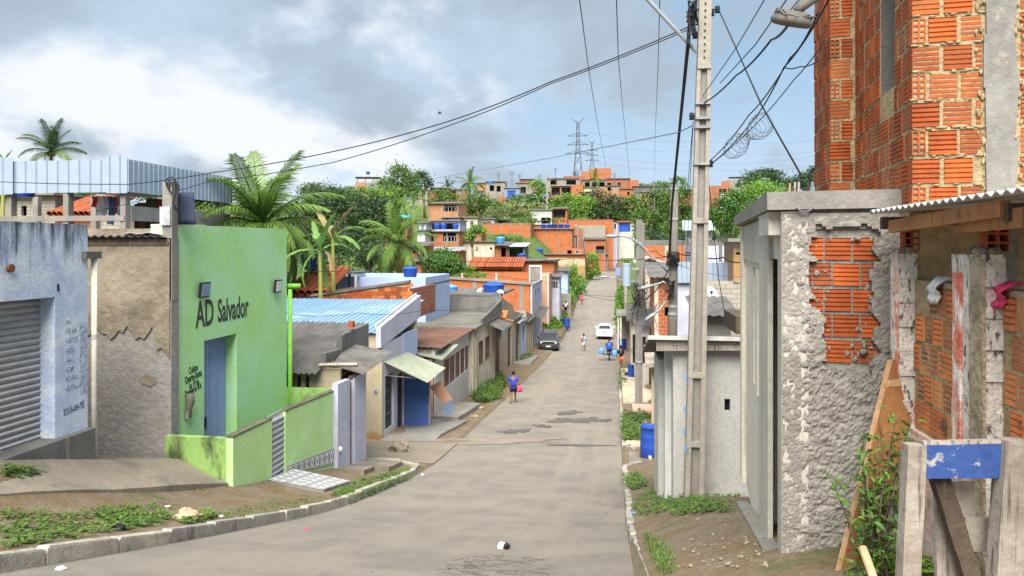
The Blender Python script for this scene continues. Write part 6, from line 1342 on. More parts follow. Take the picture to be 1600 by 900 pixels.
# ---------------- poles, lamps, wires ----------------
def wire(label,pts,r=.012,sag=0.0,m='cable',n=14,name='cable',cat='cable',group='overhead cables'):
    P=[Vector(ST.at(*p)) for p in pts]; out=[]
    for i in range(len(P)-1):
        for k in range(n+(1 if i==len(P)-2 else 0)):
            f=k/n; q=P[i].lerp(P[i+1],f); q.z-=sag*4*f*(1-f); out.append(tuple(q))
    return MB().tube(out,r,5).build(name,m,label=label,cat=cat,group=group,smooth=True)
def near_pole():
    x,y,z=hit(1083,778); t=thing('utility_pole','tall cream concrete utility pole with recessed face and ladder holes','utility pole',ST,(x,y,z))
    top=Vector(ST.at(1103,-60,ST.dep(x,y)*1.0)); b=Vector((x,y,z-.4)); H_=top-b
    Q=lambda f:b+H_*f
    def section(f0,f1,w0,w1,d0,d1,rec,nm='shaft'):
        # two flanges and a recessed web
        a,c=Q(f0),Q(f1)
        for s in (-1,1):
            e0,e1=w0*.5,w1*.5; fl0,fl1=w0*.27,w1*.27
            lo=[(a.x+s*(e0-fl0),a.y-d0/2),(a.x+s*e0,a.y-d0/2),(a.x+s*e0,a.y+d0/2),(a.x+s*(e0-fl0),a.y+d0/2)]; hi=[(c.x+s*(e1-fl1),c.y-d1/2),(c.x+s*e1,c.y-d1/2),(c.x+s*e1,c.y+d1/2),(c.x+s*(e1-fl1),c.y+d1/2)]
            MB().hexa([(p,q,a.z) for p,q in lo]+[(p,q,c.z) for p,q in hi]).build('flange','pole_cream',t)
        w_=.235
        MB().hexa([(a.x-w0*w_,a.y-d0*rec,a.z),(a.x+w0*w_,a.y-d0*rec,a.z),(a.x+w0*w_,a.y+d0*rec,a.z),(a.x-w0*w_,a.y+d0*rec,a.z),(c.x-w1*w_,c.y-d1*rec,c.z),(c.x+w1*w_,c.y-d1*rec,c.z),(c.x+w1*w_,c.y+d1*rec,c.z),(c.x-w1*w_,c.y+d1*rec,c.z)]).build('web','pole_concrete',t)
    zf=lambda py:(ST.z(py,x,y)-b.z)/H_.z
    W=lambda py:np.interp(py,[0,160,775],[.225,.25,.335])
    cuts=[820,692,585,345,105]
    for i in range(4):
        f0=0 if i==0 else zf(cuts[i]-4); f1=zf(cuts[i+1]+4); section(f0,f1,W(cuts[i]),W(cuts[i+1]),.26-.02*i,.25-.02*i,.22)
        c=Q((f1+zf(cuts[i+1]-4))/2); w=W(cuts[i+1]); a0,a1=Q(f1),Q(zf(cuts[i+1]-4)); MB().box(c.x-w/2+.002,c.x+w/2-.002,c.y-.12,c.y+.12,a0.z-.002,a1.z+.002).build('cross_rib','pole_cream',t)
    a=Q(zf(101)); c=Q(1); MB().hexa([(a.x-.113,a.y-.1,a.z),(a.x+.113,a.y-.1,a.z),(a.x+.113,a.y+.1,a.z),(a.x-.113,a.y+.1,a.z),(c.x-.10,c.y-.09,c.z),(c.x+.10,c.y-.09,c.z),(c.x+.10,c.y+.09,c.z),(c.x-.10,c.y+.09,c.z)]).build('head','pole_cream',t)
    for k in range(9): p=Q(zf(8+k*10.5)); MB().tube([(p.x,p.y-.112,p.z),(p.x,p.y-.10,p.z)],.017,8).build('bolt_hole','black',t)
    for py in (163,186,200,257): p=Q(zf(py)); w=W(py)*.52; MB().box(p.x-w,p.x+w,p.y-.135,p.y+.135,p.z-.02,p.z+.02).build('steel_band','galv',t)
    def insul(px,py,px2,nm):
        p=Q(zf(py)); e=ST.at(px2,py,ST.dep(x,y)); MB().tube([tuple(p),e],.018,6).build('bracket_arm','dark_metal',t); MB().lathe([(.03,-.06),(.055,-.05),(.035,-.02),(.055,0),(.035,.03),(.05,.05),(.02,.07)],e,10).build('insulator','dark_metal',t,smooth=True)
    for px,py,p2 in ((0,15,1080),(0,15,1121),(0,38,1080),(0,55,1086),(0,182,1081),(0,256,1110),(0,20,1112)): insul(px,py,p2,'')
    e0,e1=ST.at(1005,-8,ST.dep(x,y)),ST.at(1089,82,ST.dep(x,y)); MB().tube([e0,e1],.035,8).build('lamp_arm','galv',t)
    for px,py in ((1069,640),(1068,675),(1071,700),(1070,590)): q=ST.at(px+1.5,py,ST.dep(x,y)-.16); MB().box(q[0]-.015,q[0]+.012,q[1]-.004,q[1]+.002,q[2]-.07,q[2]+.06).build('paint_mark','tank_light',t)
    return ST.dep(x,y)
D1=near_pole()
def pole(label,px,pb,pyb,pyt,d,w0,w1,m='pole_concrete',pt=None,n=8,bands=(),teal=None,name='utility_pole'):
    x,y,_=ST.at(pb,pyb,d); z=gz(x,y)-.3; tx,ty,tz=ST.at(pt or pb,pyt,d); t=thing(name,label,'utility pole',ST,(x,y,z),'utility poles along the street')
    MB().tube([(x,y,z),(lerp(x,tx,.5),lerp(y,ty,.5),lerp(z,tz,.5)),(tx,ty,tz)],[w0/2,(w0+w1)/4,w1/2],n).build('shaft',m,t,smooth=n>6)
    for py in bands: f=(ST.at(pb,py,d)[2]-z)/(tz-z); xx,yy=lerp(x,tx,f),lerp(y,ty,f); zz=lerp(z,tz,f); r=lerp(w0,w1,f)/2+.012; MB().lathe([(r,-.04),(r,.04)],(xx,yy,zz),12).build('band','galv',t)
    if teal: f0,f1=[(ST.at(pb,py,d)[2]-z)/(tz-z) for py in teal]; MB().tube([(lerp(x,tx,f),lerp(y,ty,f),lerp(z,tz,f)) for f in (f0,f1)],w0/2+.008,n).build('teal_paint','teal_paint',t,smooth=True)
    return t
p2=pole('dark round utility pole knotted with cables behind the grey house',0,1048,560,288,23,.34,.24,'pole_dark',pt=1054,bands=(295,342,478,490))
p3=pole('grey utility pole carrying the transformer',0,998,641,343,34.2,.36,.28,'pole_concrete',pt=999,bands=(380,450,565),n=4)
pole('grey utility pole standing close behind the transformer pole',0,1005,600,348,44,.34,.26,'pole_dark',pt=1004)
pole('slim utility pole with teal painted base beside the shelter',0,978,545,440,69,.40,.30,'pole_concrete',pt=978,teal=(546,520))
pole('thin far pole on the skyline right of the ridge houses',0,1022,300,286,240,.5,.5,'pole_dark',pt=1022); 
def on(t,mb,nm,m,**k): return mb.build(nm,m,t,**k)
# transformer, knots and clutter on the poles
tr=thing('transformer','pale grey cylindrical transformer hung on its pole','transformer',ST,ST.at(979,447,34))
c=ST.at(979,447,33.9); MB().lathe([(.15,-.02),(.19,0),(.19,.95),(.20,.97),(.20,1.02),(.05,1.06)],c,16).build('tank','fascia',tr,smooth=False)
for k in range(3): MB().tube([(c[0]-.08+.08*k,c[1]-.05,c[2]+1.02),(c[0]-.08+.08*k,c[1]-.05,c[2]+1.2)],[.03,.02],6).build('bushing','dark_metal',tr)
for py in (420,440): q=ST.at(988,py,34); MB().box(q[0]-.16,q[0]+.3,q[1]-.05,q[1]+.05,q[2]-.04,q[2]+.04).build('bracket','galv',tr)
q=ST.at(966,424,34); MB().box(q[0]-.12,q[0]+.1,q[1]-.1,q[1]+.1,q[2]-.2,q[2]+.18).build('fuse_box','window_blue',tr)
def lamp(label,pts,d,r=.04):
    P=[ST.at(*p,d) for p in pts]; t=thing('street_lamp',label,'street lamp',ST,P[-1]); MB().tube(P,r,8).build('arm','galv',t,smooth=True); h=Vector(P[0]); g=(Vector(P[0])-Vector(P[1])).normalized()
    MB().tube([tuple(h-g*.1),tuple(h+g*.05),tuple(h+g*.22),tuple(h+g*.32)],[.035,.06,.055,.02],8).build('lamp_head','galv',t,smooth=True); return t
lamp('curved street lamp arm reaching out from the dark knotted pole',[(962,369),(975,369),(990,374),(1005,386),(1022,404),(1042,424)],23,.028); lamp('lower curved street lamp arm on the transformer pole',[(948,433),(962,434),(976,441),(988,458),(994,478)],34,.032)
lamp('short white street lamp arm pointing left from the knotted pole',[(1015,447),(1030,443),(1036,440),(1046,447)],23,.03)
t=lamp('small lamp hanging low from the knotted pole',[(1020,492),(1030,485),(1042,468)],23,.03)
rr=random.Random(4)
def knot(label,px,py,d,rx,ry,n,m='cable',r=.012):
    b=MB(); cx=Vector(ST.at(px,py,d))
    for k in range(n):
        a=rr.uniform(0,6.3); pts=[]
        for i in range(7): pts.append(tuple(cx+Vector((rr.uniform(-1,1)*rx,-.18-rr.uniform(0,.12),rr.uniform(-1,1)*ry))))
        b.tube(pts,r,4,cap=False)
    b.build('cable_tangle',m,label=label,cat='cable',kind='stuff')
knot('dense tangle of cables on the dark knotted pole',1050,405,23,.22,.26,13); knot('lower tangle of cables on the dark knotted pole',1045,452,23,.18,.34,7); knot('tangle of cables around the transformer pole',1000,470,34,.45,1.0,11,r=.011); knot('grey tangle of cables below the transformer',1012,495,30,.45,.7,10,'wire_grey',.01)
knot('cluster of black fittings at the head of the near pole',1080,35,D1,.10,.32,9,r=.014)
# hanging lamp top right
def broken_lamp():
    d=5.2; c=ST.at(1238,30,d); t=thing('broken_lamp','rusty disc street lamp wrapped in loose cables at the brick tower','street lamp',ST,c)
    M=Matrix.Rotation(.22,3,'Y')@Matrix.Rotation(.25,3,'X')
    b=MB(); n=24; vs=[];fs=[]
    for r,z in ((.10,.05),(.14,.0),(.145,-.03),(.12,-.045),(.09,-.02),(.09,.02)):
        for k in range(n): a=2*math.pi*k/n; vs.append(tuple(Vector(c)+M@Vector((r*math.cos(a),r*math.sin(a),z))))
    for i in range(5):
        for k in range(n): fs.append((i*n+k,i*n+(k+1)%n,(i+1)*n+(k+1)%n,(i+1)*n+k))
    b.add(vs,fs).build('ring','pole_dark',t,smooth=True)
    e=ST.at(1275,-8,d); f=ST.at(1256,8,d); MB().tube([e,f,(c[0]+.03,c[1],c[2]+.05)],[.045,.035,.03],8).build('arm','pole_dark',t,smooth=True)
    b=MB()
    for k in range(9):
        a0=rr.uniform(0,6); b.tube([tuple(Vector(c)+M@Vector(((.10+.05*rr.random())*math.cos(a0+s*.5),(.10+.05*rr.random())*math.sin(a0+s*.5),rr.uniform(-.02,.06)))) for s in range(6)],.006,4)
    b.tube([ST.at(1232,18,d),ST.at(1240,8,d),ST.at(1252,-6,d)],.012,5); b.build('loose_cables','pole_dark',t,kind='stuff')
broken_lamp()
W=wire
for lab,pts,r,sag in (
 ('upper of two long cables rising from the terrace to the near pole',[(-20,283,24),(200,288,20),(330,270,18.5),(520,237,16.5),(700,190,15),(860,128,14),(1076,42,D1)],.012,.03),
 ('lower of two long cables rising from the chapel roof to the near pole',[(150,330,22),(330,283,19),(520,254,16.5),(700,197,15),(860,131,14),(1076,46,D1)],.010,.03),
 ('thin cable running from the hill to the near pole band',[(660,282,60),(860,247,30),(1060,207,D1+1),(1083,196,D1)],.010,.0),
 ('black cable crossing before the hillside at roof height',[(440,425,24),(700,407,27),(900,403,30),(1050,400,23)],.011,.12),
 ('thick black twisted cable dropping from the near pole to the knotted pole',[(1089,-5,D1),(1078,30,D1),(1075,70,13),(1062,200,17),(1050,320,22),(1046,400,23)],.035,.0),
 ('slack black cable from the knotted pole down to the transformer pole',[(1052,400,23),(1035,438,27),(1015,462,31),(1000,468,34)],.022,.1),
 ('cable dropping from the near pole insulator to the unfinished roof',[(1125,20,D1),(1150,75,11.5),(1190,165,9.5),(1254,278,7.6)],.011,.0),
 ('cable from the near pole band up past the broken lamp',[(1098,162,D1),(1150,118,11),(1205,62,8),(1240,25,5.6)],.013,.04),
 ('thin cable from the near pole up to the sky behind the lamp',[(1098,150,D1),(1150,75,11),(1200,-10,9)],.008,.0),
 ('second thin cable rising steeply beside the lamp',[(1125,130,12),(1180,70,9),(1232,-5,7)],.008,.0),
 ('cable climbing from the lower pole bracket to the brick tower',[(1107,253,D1),(1170,180,10.5),(1235,90,8),(1278,20,6.5)],.009,.05),
 ('cable climbing just below to the brick tower corner',[(1108,258,D1),(1175,190,10.5),(1225,105,8.5),(1300,-10,6)],.009,.05),
 ('thin cable carrying the coiled wire',[(1112,256,D1),(1180,195,10.5),(1240,125,8.5),(1290,62,7)],.007,.02),
 ('short branch cable to the brick tower side',[(1225,105,8.5),(1250,104,7.8),(1278,95,7.2)],.007,.02),
 ('long thin cable hanging vertically left of the pole',[(905,-5,14),(920,110,22),(935,200,40),(947,262,90)],.012,.0),
 ('long wavy thin cable hanging in the sky',[(963,-5,14),(966,90,20),(974,180,35),(984,275,90)],.012,.0),
 ('very thin straight cable near the lamp arm',[(1031,-5,14),(1028,110,20),(1024,200,40),(1022,288,120)],.010,.0),
 ('drop cable running down beside the near pole',[(1083,190,D1),(1078,290,16),(1072,420,24)],.007,.0),
 ('second drop cable running down beside the near pole',[(1082,200,D1),(1074,300,16),(1064,420,23)],.007,.0),
 ('slack cable bundle from the knotted pole to the right houses',[(1052,392,23),(1090,397,21),(1130,402,20),(1165,408,19)],.018,.08),
 ('thin cable below the bundle to the right houses',[(1052,408,23),(1100,425,21),(1165,432,19)],.008,.05),
 ('cable dropping beside the near pole to the shed roof',[(1104,250,D1),(1112,330,16),(1122,430,19),(1135,505,20)],.010,.0),
 ('pale service cable running across the coconut palm',[(440,320,40),(560,360,38),(640,385,42),(760,420,55)],.012,.2),
 ('second pale service cable below the first',[(440,330,40),(560,368,38),(640,398,42)],.012,.2),
 ('service cable over the blue metal roof',[(440,489,23),(560,489,25),(660,485,28),(800,475,40)],.008,.1),
 ('cable run between the two right hand poles',[(1000,385,34),(1025,392,28),(1048,398,23)],.014,.12),
 ('long cable crossing the street toward the transformer',[(700,415,60),(850,440,50),(960,470,38),(998,470,34)],.012,.15),
 ('cable crossing low over the far street',[(880,455,75),(940,462,55),(998,458,34)],.010,.1)): W(lab,pts,r,sag,m='wire_grey' if ('thin' in lab or 'pale' in lab) else 'cable')
b=MB(); prev=[]
for k in range(15):
    f=k/14; cc=Vector(ST.at(lerp(1140,1193,f),lerp(236,192,f),lerp(11.4,10,f))); r=.10+.05*math.sin(f*9)
    for i in range(10): a=i/10*6.283; prev.append(tuple(cc+Vector((r*math.cos(a)+.02*i/10,.04*math.sin(a*2),r*1.15*math.sin(a)))))
b.tube(prev,.004,4).build('coiled_wire','wire_grey',label='loose coil of spare wire hanging on a thin cable',cat='wire coil')
# transmission towers
def pylon(px,yb,yt,d,label,op):
    u,v,z0=ST.at(px,yb,d); z1=ST.at(px,yt,d)[2]; h=z1-z0; t=thing('transmission_tower',label,'pylon',ST,(u,v,z0-6),'steel pylons on the skyline'); w=h*.14
    b=MB(); lv=[0,.2,.38,.55,.7,.82,1.0]; wd=[1,.72,.5,.36,.3,.28,.22]
    def cor(i,s,q): return (u+s*w*wd[i]/1.6,v+q*w*wd[i]/1.6,z0+h*lv[i]-(6 if i==0 else 0))
    for i in range(6):
        for s,q in ((-1,-1),(1,-1),(1,1),(-1,1)): b.tube([cor(i,s,q),cor(i+1,s,q)],op,4)
        for (s,q),(s2,q2) in (((-1,-1),(1,-1)),((1,-1),(1,1)),((1,1),(-1,1)),((-1,1),(-1,-1))): b.tube([cor(i,s,q),cor(i+1,s2,q2)],op*.6,4); b.tube([cor(i,s2,q2),cor(i+1,s,q)],op*.6,4)
    b.build('lattice','wire_grey',t,kind='stuff')
    for f,l in ((.42,1.15),(.58,1.05),(.74,1.0)):
        zz=z0+h*f; b=MB(); L=h*.19*l; b.tube([(u-L,v,zz),(u+L,v,zz)],op*1.2,4); b.tube([(u-L,v,zz),(u,v,zz+h*.06)],op*.8,4); b.tube([(u+L,v,zz),(u,v,zz+h*.06)],op*.8,4); b.build('cross_arm','wire_grey',t)
    for s in (-1,1): MB().tube([(u+s*w*.12,v,z1-h*.02),(u+s*h*.11,v,z1+h*.06)],op,4).build('horn','wire_grey',t)
pylon(903,276,190,520,'large steel lattice transmission tower behind the ridge',.20); pylon(925,272,222,760,'smaller distant lattice tower beside the large one',.2)
for k,(y0,y1) in enumerate(((206,222),(222,240),(240,246),(250,262))): W('far transmission line conductor on the skyline, level %s'%['one from the top','two from the top','three from the top','four from the top'][k],[(915,y0,520),(1100,y0+14,560),(1280,y1-4,600)],.06,3,'wire_grey',name='power_line',group='transmission lines')
b=MB(); x,y,z=ST.at(687,177,60); b.add([(x-.16,y,z+.05),(x,y,z),(x+.05,y,z+.14),(x-.02,y+.02,z+.3),(x+.18,y,z-.02),(x-.1,y+.05,z-.05)],[(0,1,2),(1,3,2),(1,4,2),(0,5,1),(5,4,1)]); b.build('bird','black',label='tiny dark bird flying before the grey cloud',cat='bird')
# ---------------- vegetation ----------------
def leafmesh(name,m,blobs,n,size,seed,elong=1.7,clump=.26,nclump=26,flat=.0):
    g=np.random.default_rng(seed); V=[]
    tot=sum(b[3]*b[4]+b[4]*b[5] for b in blobs)
    for (x,y,z,rx,ry,rz_) in blobs:
        k=max(60,int(n*(rx*ry+ry*rz_)/tot)); nc=max(8,int(nclump))
        d=g.normal(size=(nc,3)); d/=np.linalg.norm(d,axis=1,keepdims=True); d[:,2]=np.where(d[:,2]<-.55,-d[:,2],d[:,2]); rad=g.uniform(.45,1.0,(nc,1))**.6
        C=d*rad; ci=g.integers(0,nc,k); P=C[ci]+g.normal(size=(k,3))*clump*g.uniform(.6,1.15,(nc,1))[ci]
        P=P*np.array([rx,ry,rz_])+np.array([x,y,z])
        nrm=g.normal(size=(k,3))*.75+d[ci]*.7+np.array([0,0,.35]); nrm/=np.linalg.norm(nrm,axis=1,keepdims=True)
        a=np.cross(nrm,g.normal(size=(k,3))); a/=np.linalg.norm(a,axis=1,keepdims=True); b_=np.cross(nrm,a); s=size*g.uniform(.6,1.35,(k,1))
        V.append(np.stack([P-a*s*elong*.5,P-b_*s*.42+a*s*.05,P+a*s*elong*.5-nrm*s*.25,P+b_*s*.42+a*s*.05],1))
    V=np.concatenate(V).reshape(-1,3); q=len(V)//4; me=bpy.data.meshes.new(name); me.vertices.add(len(V)); me.vertices.foreach_set('co',V.ravel())
    me.loops.add(q*4); me.polygons.add(q); me.loops.foreach_set('vertex_index',np.arange(q*4)); me.polygons.foreach_set('loop_start',np.arange(q)*4); me.polygons.foreach_set('loop_total',np.full(q,4)); me.update(); me.materials.append(MATS[m]); return me
SEED=[100]
def tree(label,blobs,d,m='leaf_mid',dens=1.0,lp=2.6,base=None,name='tree',cat='tree',group=None,trunk=True,nclump=26,clump=.26):
    SEED[0]+=1; B=[]
    for px,py,rx,ry in blobs: u,v,z=ST.at(px,py,d); B.append((u,v,z,rx*d/F,max(rx,ry)*.8*d/F,ry*d/F))
    u0=sum(b[0] for b in B)/len(B); v0=sum(b[1] for b in B)/len(B); zmin=min(b[2]-b[5] for b in B); zg=min(gz(u0,v0),zmin-.2)
    t=thing(name,label,cat,ST,(u0,v0,zg),group); n=int(1.7*dens*sum(rx*ry for _,_,rx,ry in blobs)*3.4/(lp*lp)*2.2)
    Bl=[(b[0]-u0,b[1]-v0,b[2]-zg,*b[3:]) for b in B]; me=leafmesh('crown',m,Bl,n,lp*d/F,SEED[0],nclump=nclump,clump=clump)
    o=bpy.data.objects.new('crown',me); COL.objects.link(o); o.parent=t; ORG[o.name]=ORG[t.name]
    if trunk:
        top=max(b[2] for b in B); r=max(.12,.035*(top-zg)); mid=Vector((u0,v0,lerp(zg,zmin,.8)))
        MB().tube([(u0,v0,zg-.4),(u0+.1,v0,lerp(zg,mid.z,.5)),tuple(mid)],[r*1.3,r,r*.85],8).build('trunk','bark',t,smooth=True)
        for b in B:
            for k in range(3): e=(b[0]+random.uniform(-.5,.5)*b[3],b[1]+random.uniform(-.4,.4)*b[4],b[2]+random.uniform(-.2,.6)*b[5]); MB().tube([tuple(mid),tuple(mid.lerp(Vector(e),.5)+Vector((0,0,.3))),e],[r*.7,r*.45,r*.12],6).build('limb','bark',t,smooth=True)
    return t
FR={}
def frond_mesh(m,droop,seed):
    k=(m,droop)
    if k in FR: return FR[k]
    rr=random.Random(seed); b=MB(); n=14; P=[]; an=.0; p=Vector((0,0,0))
    for i in range(n+1): P.append(p.copy()); a=.35-droop*(i/n)**1.4*1.7; p=p+Vector((math.cos(a),0,math.sin(a)))/n
    b.tube([tuple(q) for q in P],[.016*(1-i/n*.85) for i in range(n+1)],4)
    N=42
    for i in range(N):
        f=.10+.9*i/N; q=f*n; j=min(n-1,int(q)); c=P[j].lerp(P[j+1],q-j); tg=(P[j+1]-P[j]).normalized(); L=.31*math.sin(math.pi*min(1,f*.86+.12))**.7*rr.uniform(.7,1.15); w=.0075
        for s in (-1,1):
            out=Vector((0,s,0)); d1=(out*.75+tg*.65+Vector((0,0,.10-.3*droop))).normalized(); d2=(out*.5+tg*.6+Vector((0,0,-.55-.4*droop))).normalized()
            e1=c+d1*L*.5; e2=e1+d2*L*.55; n_=d1.cross(Vector((0,0,1))).normalized()*w
            b.add([tuple(c-n_*.7),tuple(c+n_*.7),tuple(e1+n_),tuple(e1-n_),tuple(e2)],[(0,1,2,3),(3,2,4)])
    FR[k]=b.mesh('frond',m); return FR[k]
def palm(label,px,py,d,R,pyb=None,nf=18,mats=('palm_green','palm_green','palm_yellow'),seed=1,lean=0,low=-.75,group='coconut palms',up=1.35,dry=0):
    rr=random.Random(seed); u,v,z=ST.at(px,py,d); zg=min(gz(u,v),z-1.5); t=thing('coconut_palm',label,'palm',ST,(u-lean,v,zg),group); L=R*d/F
    MB().tube([(u-lean,v,zg-.3),(u-lean*.6,v,lerp(zg,z,.4)),(u,v,z)],[L*.055,L*.045,L*.035],8).build('trunk','bark',t,smooth=True)
    for k in range(nf):
        f=k/nf; el=lerp(up,low,f**.9)+rr.uniform(-.12,.12); az=k*2.399+rr.uniform(-.25,.25); dr=.35 if el>.9 else (.75 if el>.2 else 1.0)
        m=mats[0] if f<.55 else mats[rr.randrange(len(mats))]
        inst('frond',frond_mesh(m,dr,int(dr*100)),t,(u,v,z),(rr.uniform(-.3,.3),-el+.1,az),(L*rr.uniform(.85,1.08),)*3)
    for k in range(dry): inst('frond',frond_mesh('dry_leaf',1.0,9),t,(u,v,z),(0,.8+rr.uniform(0,.5),rr.uniform(0,6.3)),(L*.7,)*3)
    if nf>14:
        for k in range(6): a=k*1.05; MB().ell((u+.22*math.cos(a),v+.22*math.sin(a),z-.18),(.12,.12,.15),8,6).build('coconut','palm_yellow',t,smooth=True)
    return t
BL={}
def banana_leaf(m,dr):
    if (m,dr) in BL: return BL[(m,dr)]
    b=MB(); n=12; vs=[]; p=Vector((0,0,0))
    for i in range(n+1):
        f=i/n; w=(.018 if f<.16 else .068*math.sin(math.pi*min(1,(f-.12)/.9))**.6*(1+.18*math.sin(i*4.1))+.008); a=.5-dr*f*1.9; j=.012*math.sin(i*2.3)
        vs+=[(p.x,-w,p.z-.28*w+j),(p.x,-w*.5,p.z+.06*w),(p.x,0,p.z-.01),(p.x,w*.5,p.z+.06*w),(p.x,w,p.z-.28*w-j)]
        p=p+Vector((math.cos(a),0,math.sin(a)))/n
    b.add(vs,[(i*5+k,i*5+k+1,i*5+6+k,i*5+5+k) for i in range(n) for k in range(4)]); BL[(m,dr)]=b.mesh('leaf',m,smooth=True); return BL[(m,dr)]
def banana(label,px,py,d,R,n=9,seed=1,mats=('banana_green','banana_green','palm_green'),spread=1.0,low=-.3):
    rr=random.Random(seed); u,v,z=ST.at(px,py,d); zg=min(gz(u,v),z-1.2); t=thing('banana_plant',label,'banana plant',ST,(u,v,zg),'banana plants'); L=R*d/F
    MB().tube([(u,v,zg-.2),(u+.05,v,lerp(zg,z,.6)),(u,v,z)],[.14,.12,.07],8).build('stem','palm_yellow',t,smooth=True)
    for k in range(n): el=lerp(1.25,low,k/n)+rr.uniform(-.15,.15); inst('leaf',banana_leaf(mats[rr.randrange(len(mats))],.45 if el>.8 else .85),t,(u,v,z),(rr.uniform(-.5,.5),-el+.3,k*2.4*spread+rr.uniform(-.3,.3)),(L*rr.uniform(.8,1.1),)*3)
    return t
# near and middle left
palm('large coconut palm spreading above the green chapel',410,352,36,135,nf=40,seed=3,low=-1.0,up=1.12,dry=2,mats=('palm_green','palm_green','palm_green','palm_yellow'))
palm('bushy coconut palm with yellow lower fronds behind the pale house',622,378,55,70,nf=24,seed=5,low=-1.2,dry=3,mats=('palm_green','palm_green','palm_yellow'))
palm('dark coconut palm above the roof terrace',80,238,62,56,nf=17,seed=8,mats=('palm_dark','palm_dark','palm_green'),low=-.35)
palm('coconut palm on the skyline left of the ridge houses',734,287,250,27,nf=16,seed=9,low=-1.0,mats=('palm_green','palm_dark'))
palm('small yellowish palm before the tall ridge block',930,279,285,18,nf=14,seed=12,low=-.9); palm('small palm on the hillside among the right trees',958,298,270,10,nf=10,seed=13)
palm('little young palm in front of the mottled white wall',745,392,88,8,nf=9,seed=15,low=-.2); palm('tiny skyline palm beside the transmission tower',899,272,330,9,nf=9,seed=16,mats=('palm_dark',))
palm('small dark palm crown at the hill yard left of the ridge',700,292,230,20,nf=12,seed=17,mats=('palm_dark','palm_green'))
banana('broad banana plant with long leaves beside the coconut palm',500,392,33,78,8,2,('banana_green','banana_green','dry_leaf'),low=-.8); banana('second banana plant with drooping leaves by the palm',520,372,35,70,9,3,('banana_green','banana_green','dry_leaf'),low=-.7)
banana('banana leaf tips at the far edge of the terrace',4,262,40,40,5,4,low=.4)
for k,(px,py,d,R) in enumerate(((632,330,120,24),(645,322,124,20),(660,312,150,18),(812,314,200,22),(826,318,196,20),(842,312,200,20),(800,318,202,14))): banana(['banana plant below the left hill tree','banana plant beside the laundry balcony house','pale banana plant above the laundry balcony house','broad banana plant under the ridge bananas tree','banana plant with wide leaves below the ridge','banana plant beside the bare white trunk','small banana plant left of the ridge banana clump'][k],px,py,d,R,9,20+k)
T=tree
T('big dark mango tree behind the banana plants',[(505,322,38,30),(478,345,34,32),(530,352,36,36),(495,385,40,38)],72,'leaf_dark',1.1)
T('dark rounded mango tree left of the bushy palm',[(555,322,34,24),(585,338,34,32),(560,365,40,38),(600,370,30,40)],78,'leaf_dark',1.1)
T('dark low foliage mass under the mango trees',[(545,405,42,26),(585,408,32,26),(500,418,30,18)],68,'leaf_dark',1.0,trunk=False,name='bush',cat='bush')
T('tall light green tree on the left skyline',[(622,282,22,24),(606,296,22,18),(640,292,20,18),(625,305,34,14)],180,'leaf_mid',1.2,lp=2.1); T('round dark tree beside the tall skyline tree',[(657,283,16,14),(668,288,10,10)],195,'leaf_dark',1.2,lp=2)
T('bright hillside scrub below the skyline terrace house',[(575,305,34,10),(600,312,30,12),(545,318,20,12)],160,'leaf_bright',1.1,lp=2.1,name='bush',cat='bush')
T('glossy round bright green bush behind the brick row',[(690,412,29,23),(675,420,20,16),(707,418,18,18)],70,'leaf_bush',1.5,lp=2.3,name='bush',cat='bush'); T('soft green shrubs right of the round bush',[(727,424,16,9),(742,430,18,6)],74,'leaf_bright',1.2,lp=2.1,name='bush',cat='bush')
T('green shrub before the bright orange wall',[(744,364,16,11),(732,370,10,8)],112,'leaf_bright',1.3,lp=2,name='bush',cat='bush')
T('hillside tree between the small palm and the grey ridge house',[(700,312,22,10),(715,322,20,12),(690,304,16,8)],190,'leaf_mid',1.2,lp=2); T('scrub around the hill palm',[(745,315,24,14),(765,325,24,12),(735,335,20,10)],175,'leaf_mid',1.2,lp=2,name='bush',cat='bush'); T('olive scrub under the brick block',[(785,332,28,8),(812,335,22,8),(770,340,16,6)],172,'leaf_olive',1.2,lp=2,name='bush',cat='bush')
T('pale yellow-green round tree above the ridge bananas',[(838,293,14,11),(846,300,9,8)],225,'leaf_bright',1.3,lp=1.9); T('dark foliage behind the ridge bananas',[(822,312,26,8),(848,318,18,10)],230,'leaf_dark',1.2,lp=2,name='bush',cat='bush')
T('bright leafy tree below the brick ridge houses',[(885,318,22,14),(908,322,24,16),(895,333,26,12),(872,328,16,10)],224,'leaf_bright',1.3,lp=2.1); T('dark spreading tree in the middle of the hill',[(940,318,26,20),(965,326,24,18),(950,338,34,13),(925,332,18,12)],228,'leaf_dark',1.2,lp=2.1); T('mid green tree right of the dark spreading tree',[(985,322,18,16),(998,335,14,12),(975,340,18,8)],226,'leaf_mid',1.2,lp=2.1)
T('large light green tree behind the dark pole',[(1022,330,28,24),(1010,350,24,20),(1040,352,26,20),(1030,312,18,16)],110,'leaf_mid',1.25,lp=2.3); T('broad green tree between the two tall poles',[(1062,318,22,26),(1072,345,26,26),(1055,360,24,14)],104,'leaf_mid',1.25,lp=2.3); T('dense green tree right of the near pole',[(1130,335,30,24),(1150,352,28,22),(1112,352,22,20),(1145,312,22,16)],96,'leaf_bush',1.2,lp=2.3)
T('lighter green crown beside the unfinished house slab',[(1190,300,32,18),(1165,318,24,16),(1215,306,24,14)],120,'leaf_bright',1.2,lp=2.2); T('wide dark umbrella tree on the right skyline',[(1195,280,34,13),(1168,288,20,10),(1222,288,24,10),(1200,272,20,8)],210,'leaf_dark',1.3,lp=2); T('dark tree against the brick tower edge',[(1258,284,18,14),(1245,292,16,10),(1270,276,10,14)],90,'leaf_dark',1.2,lp=2.2)
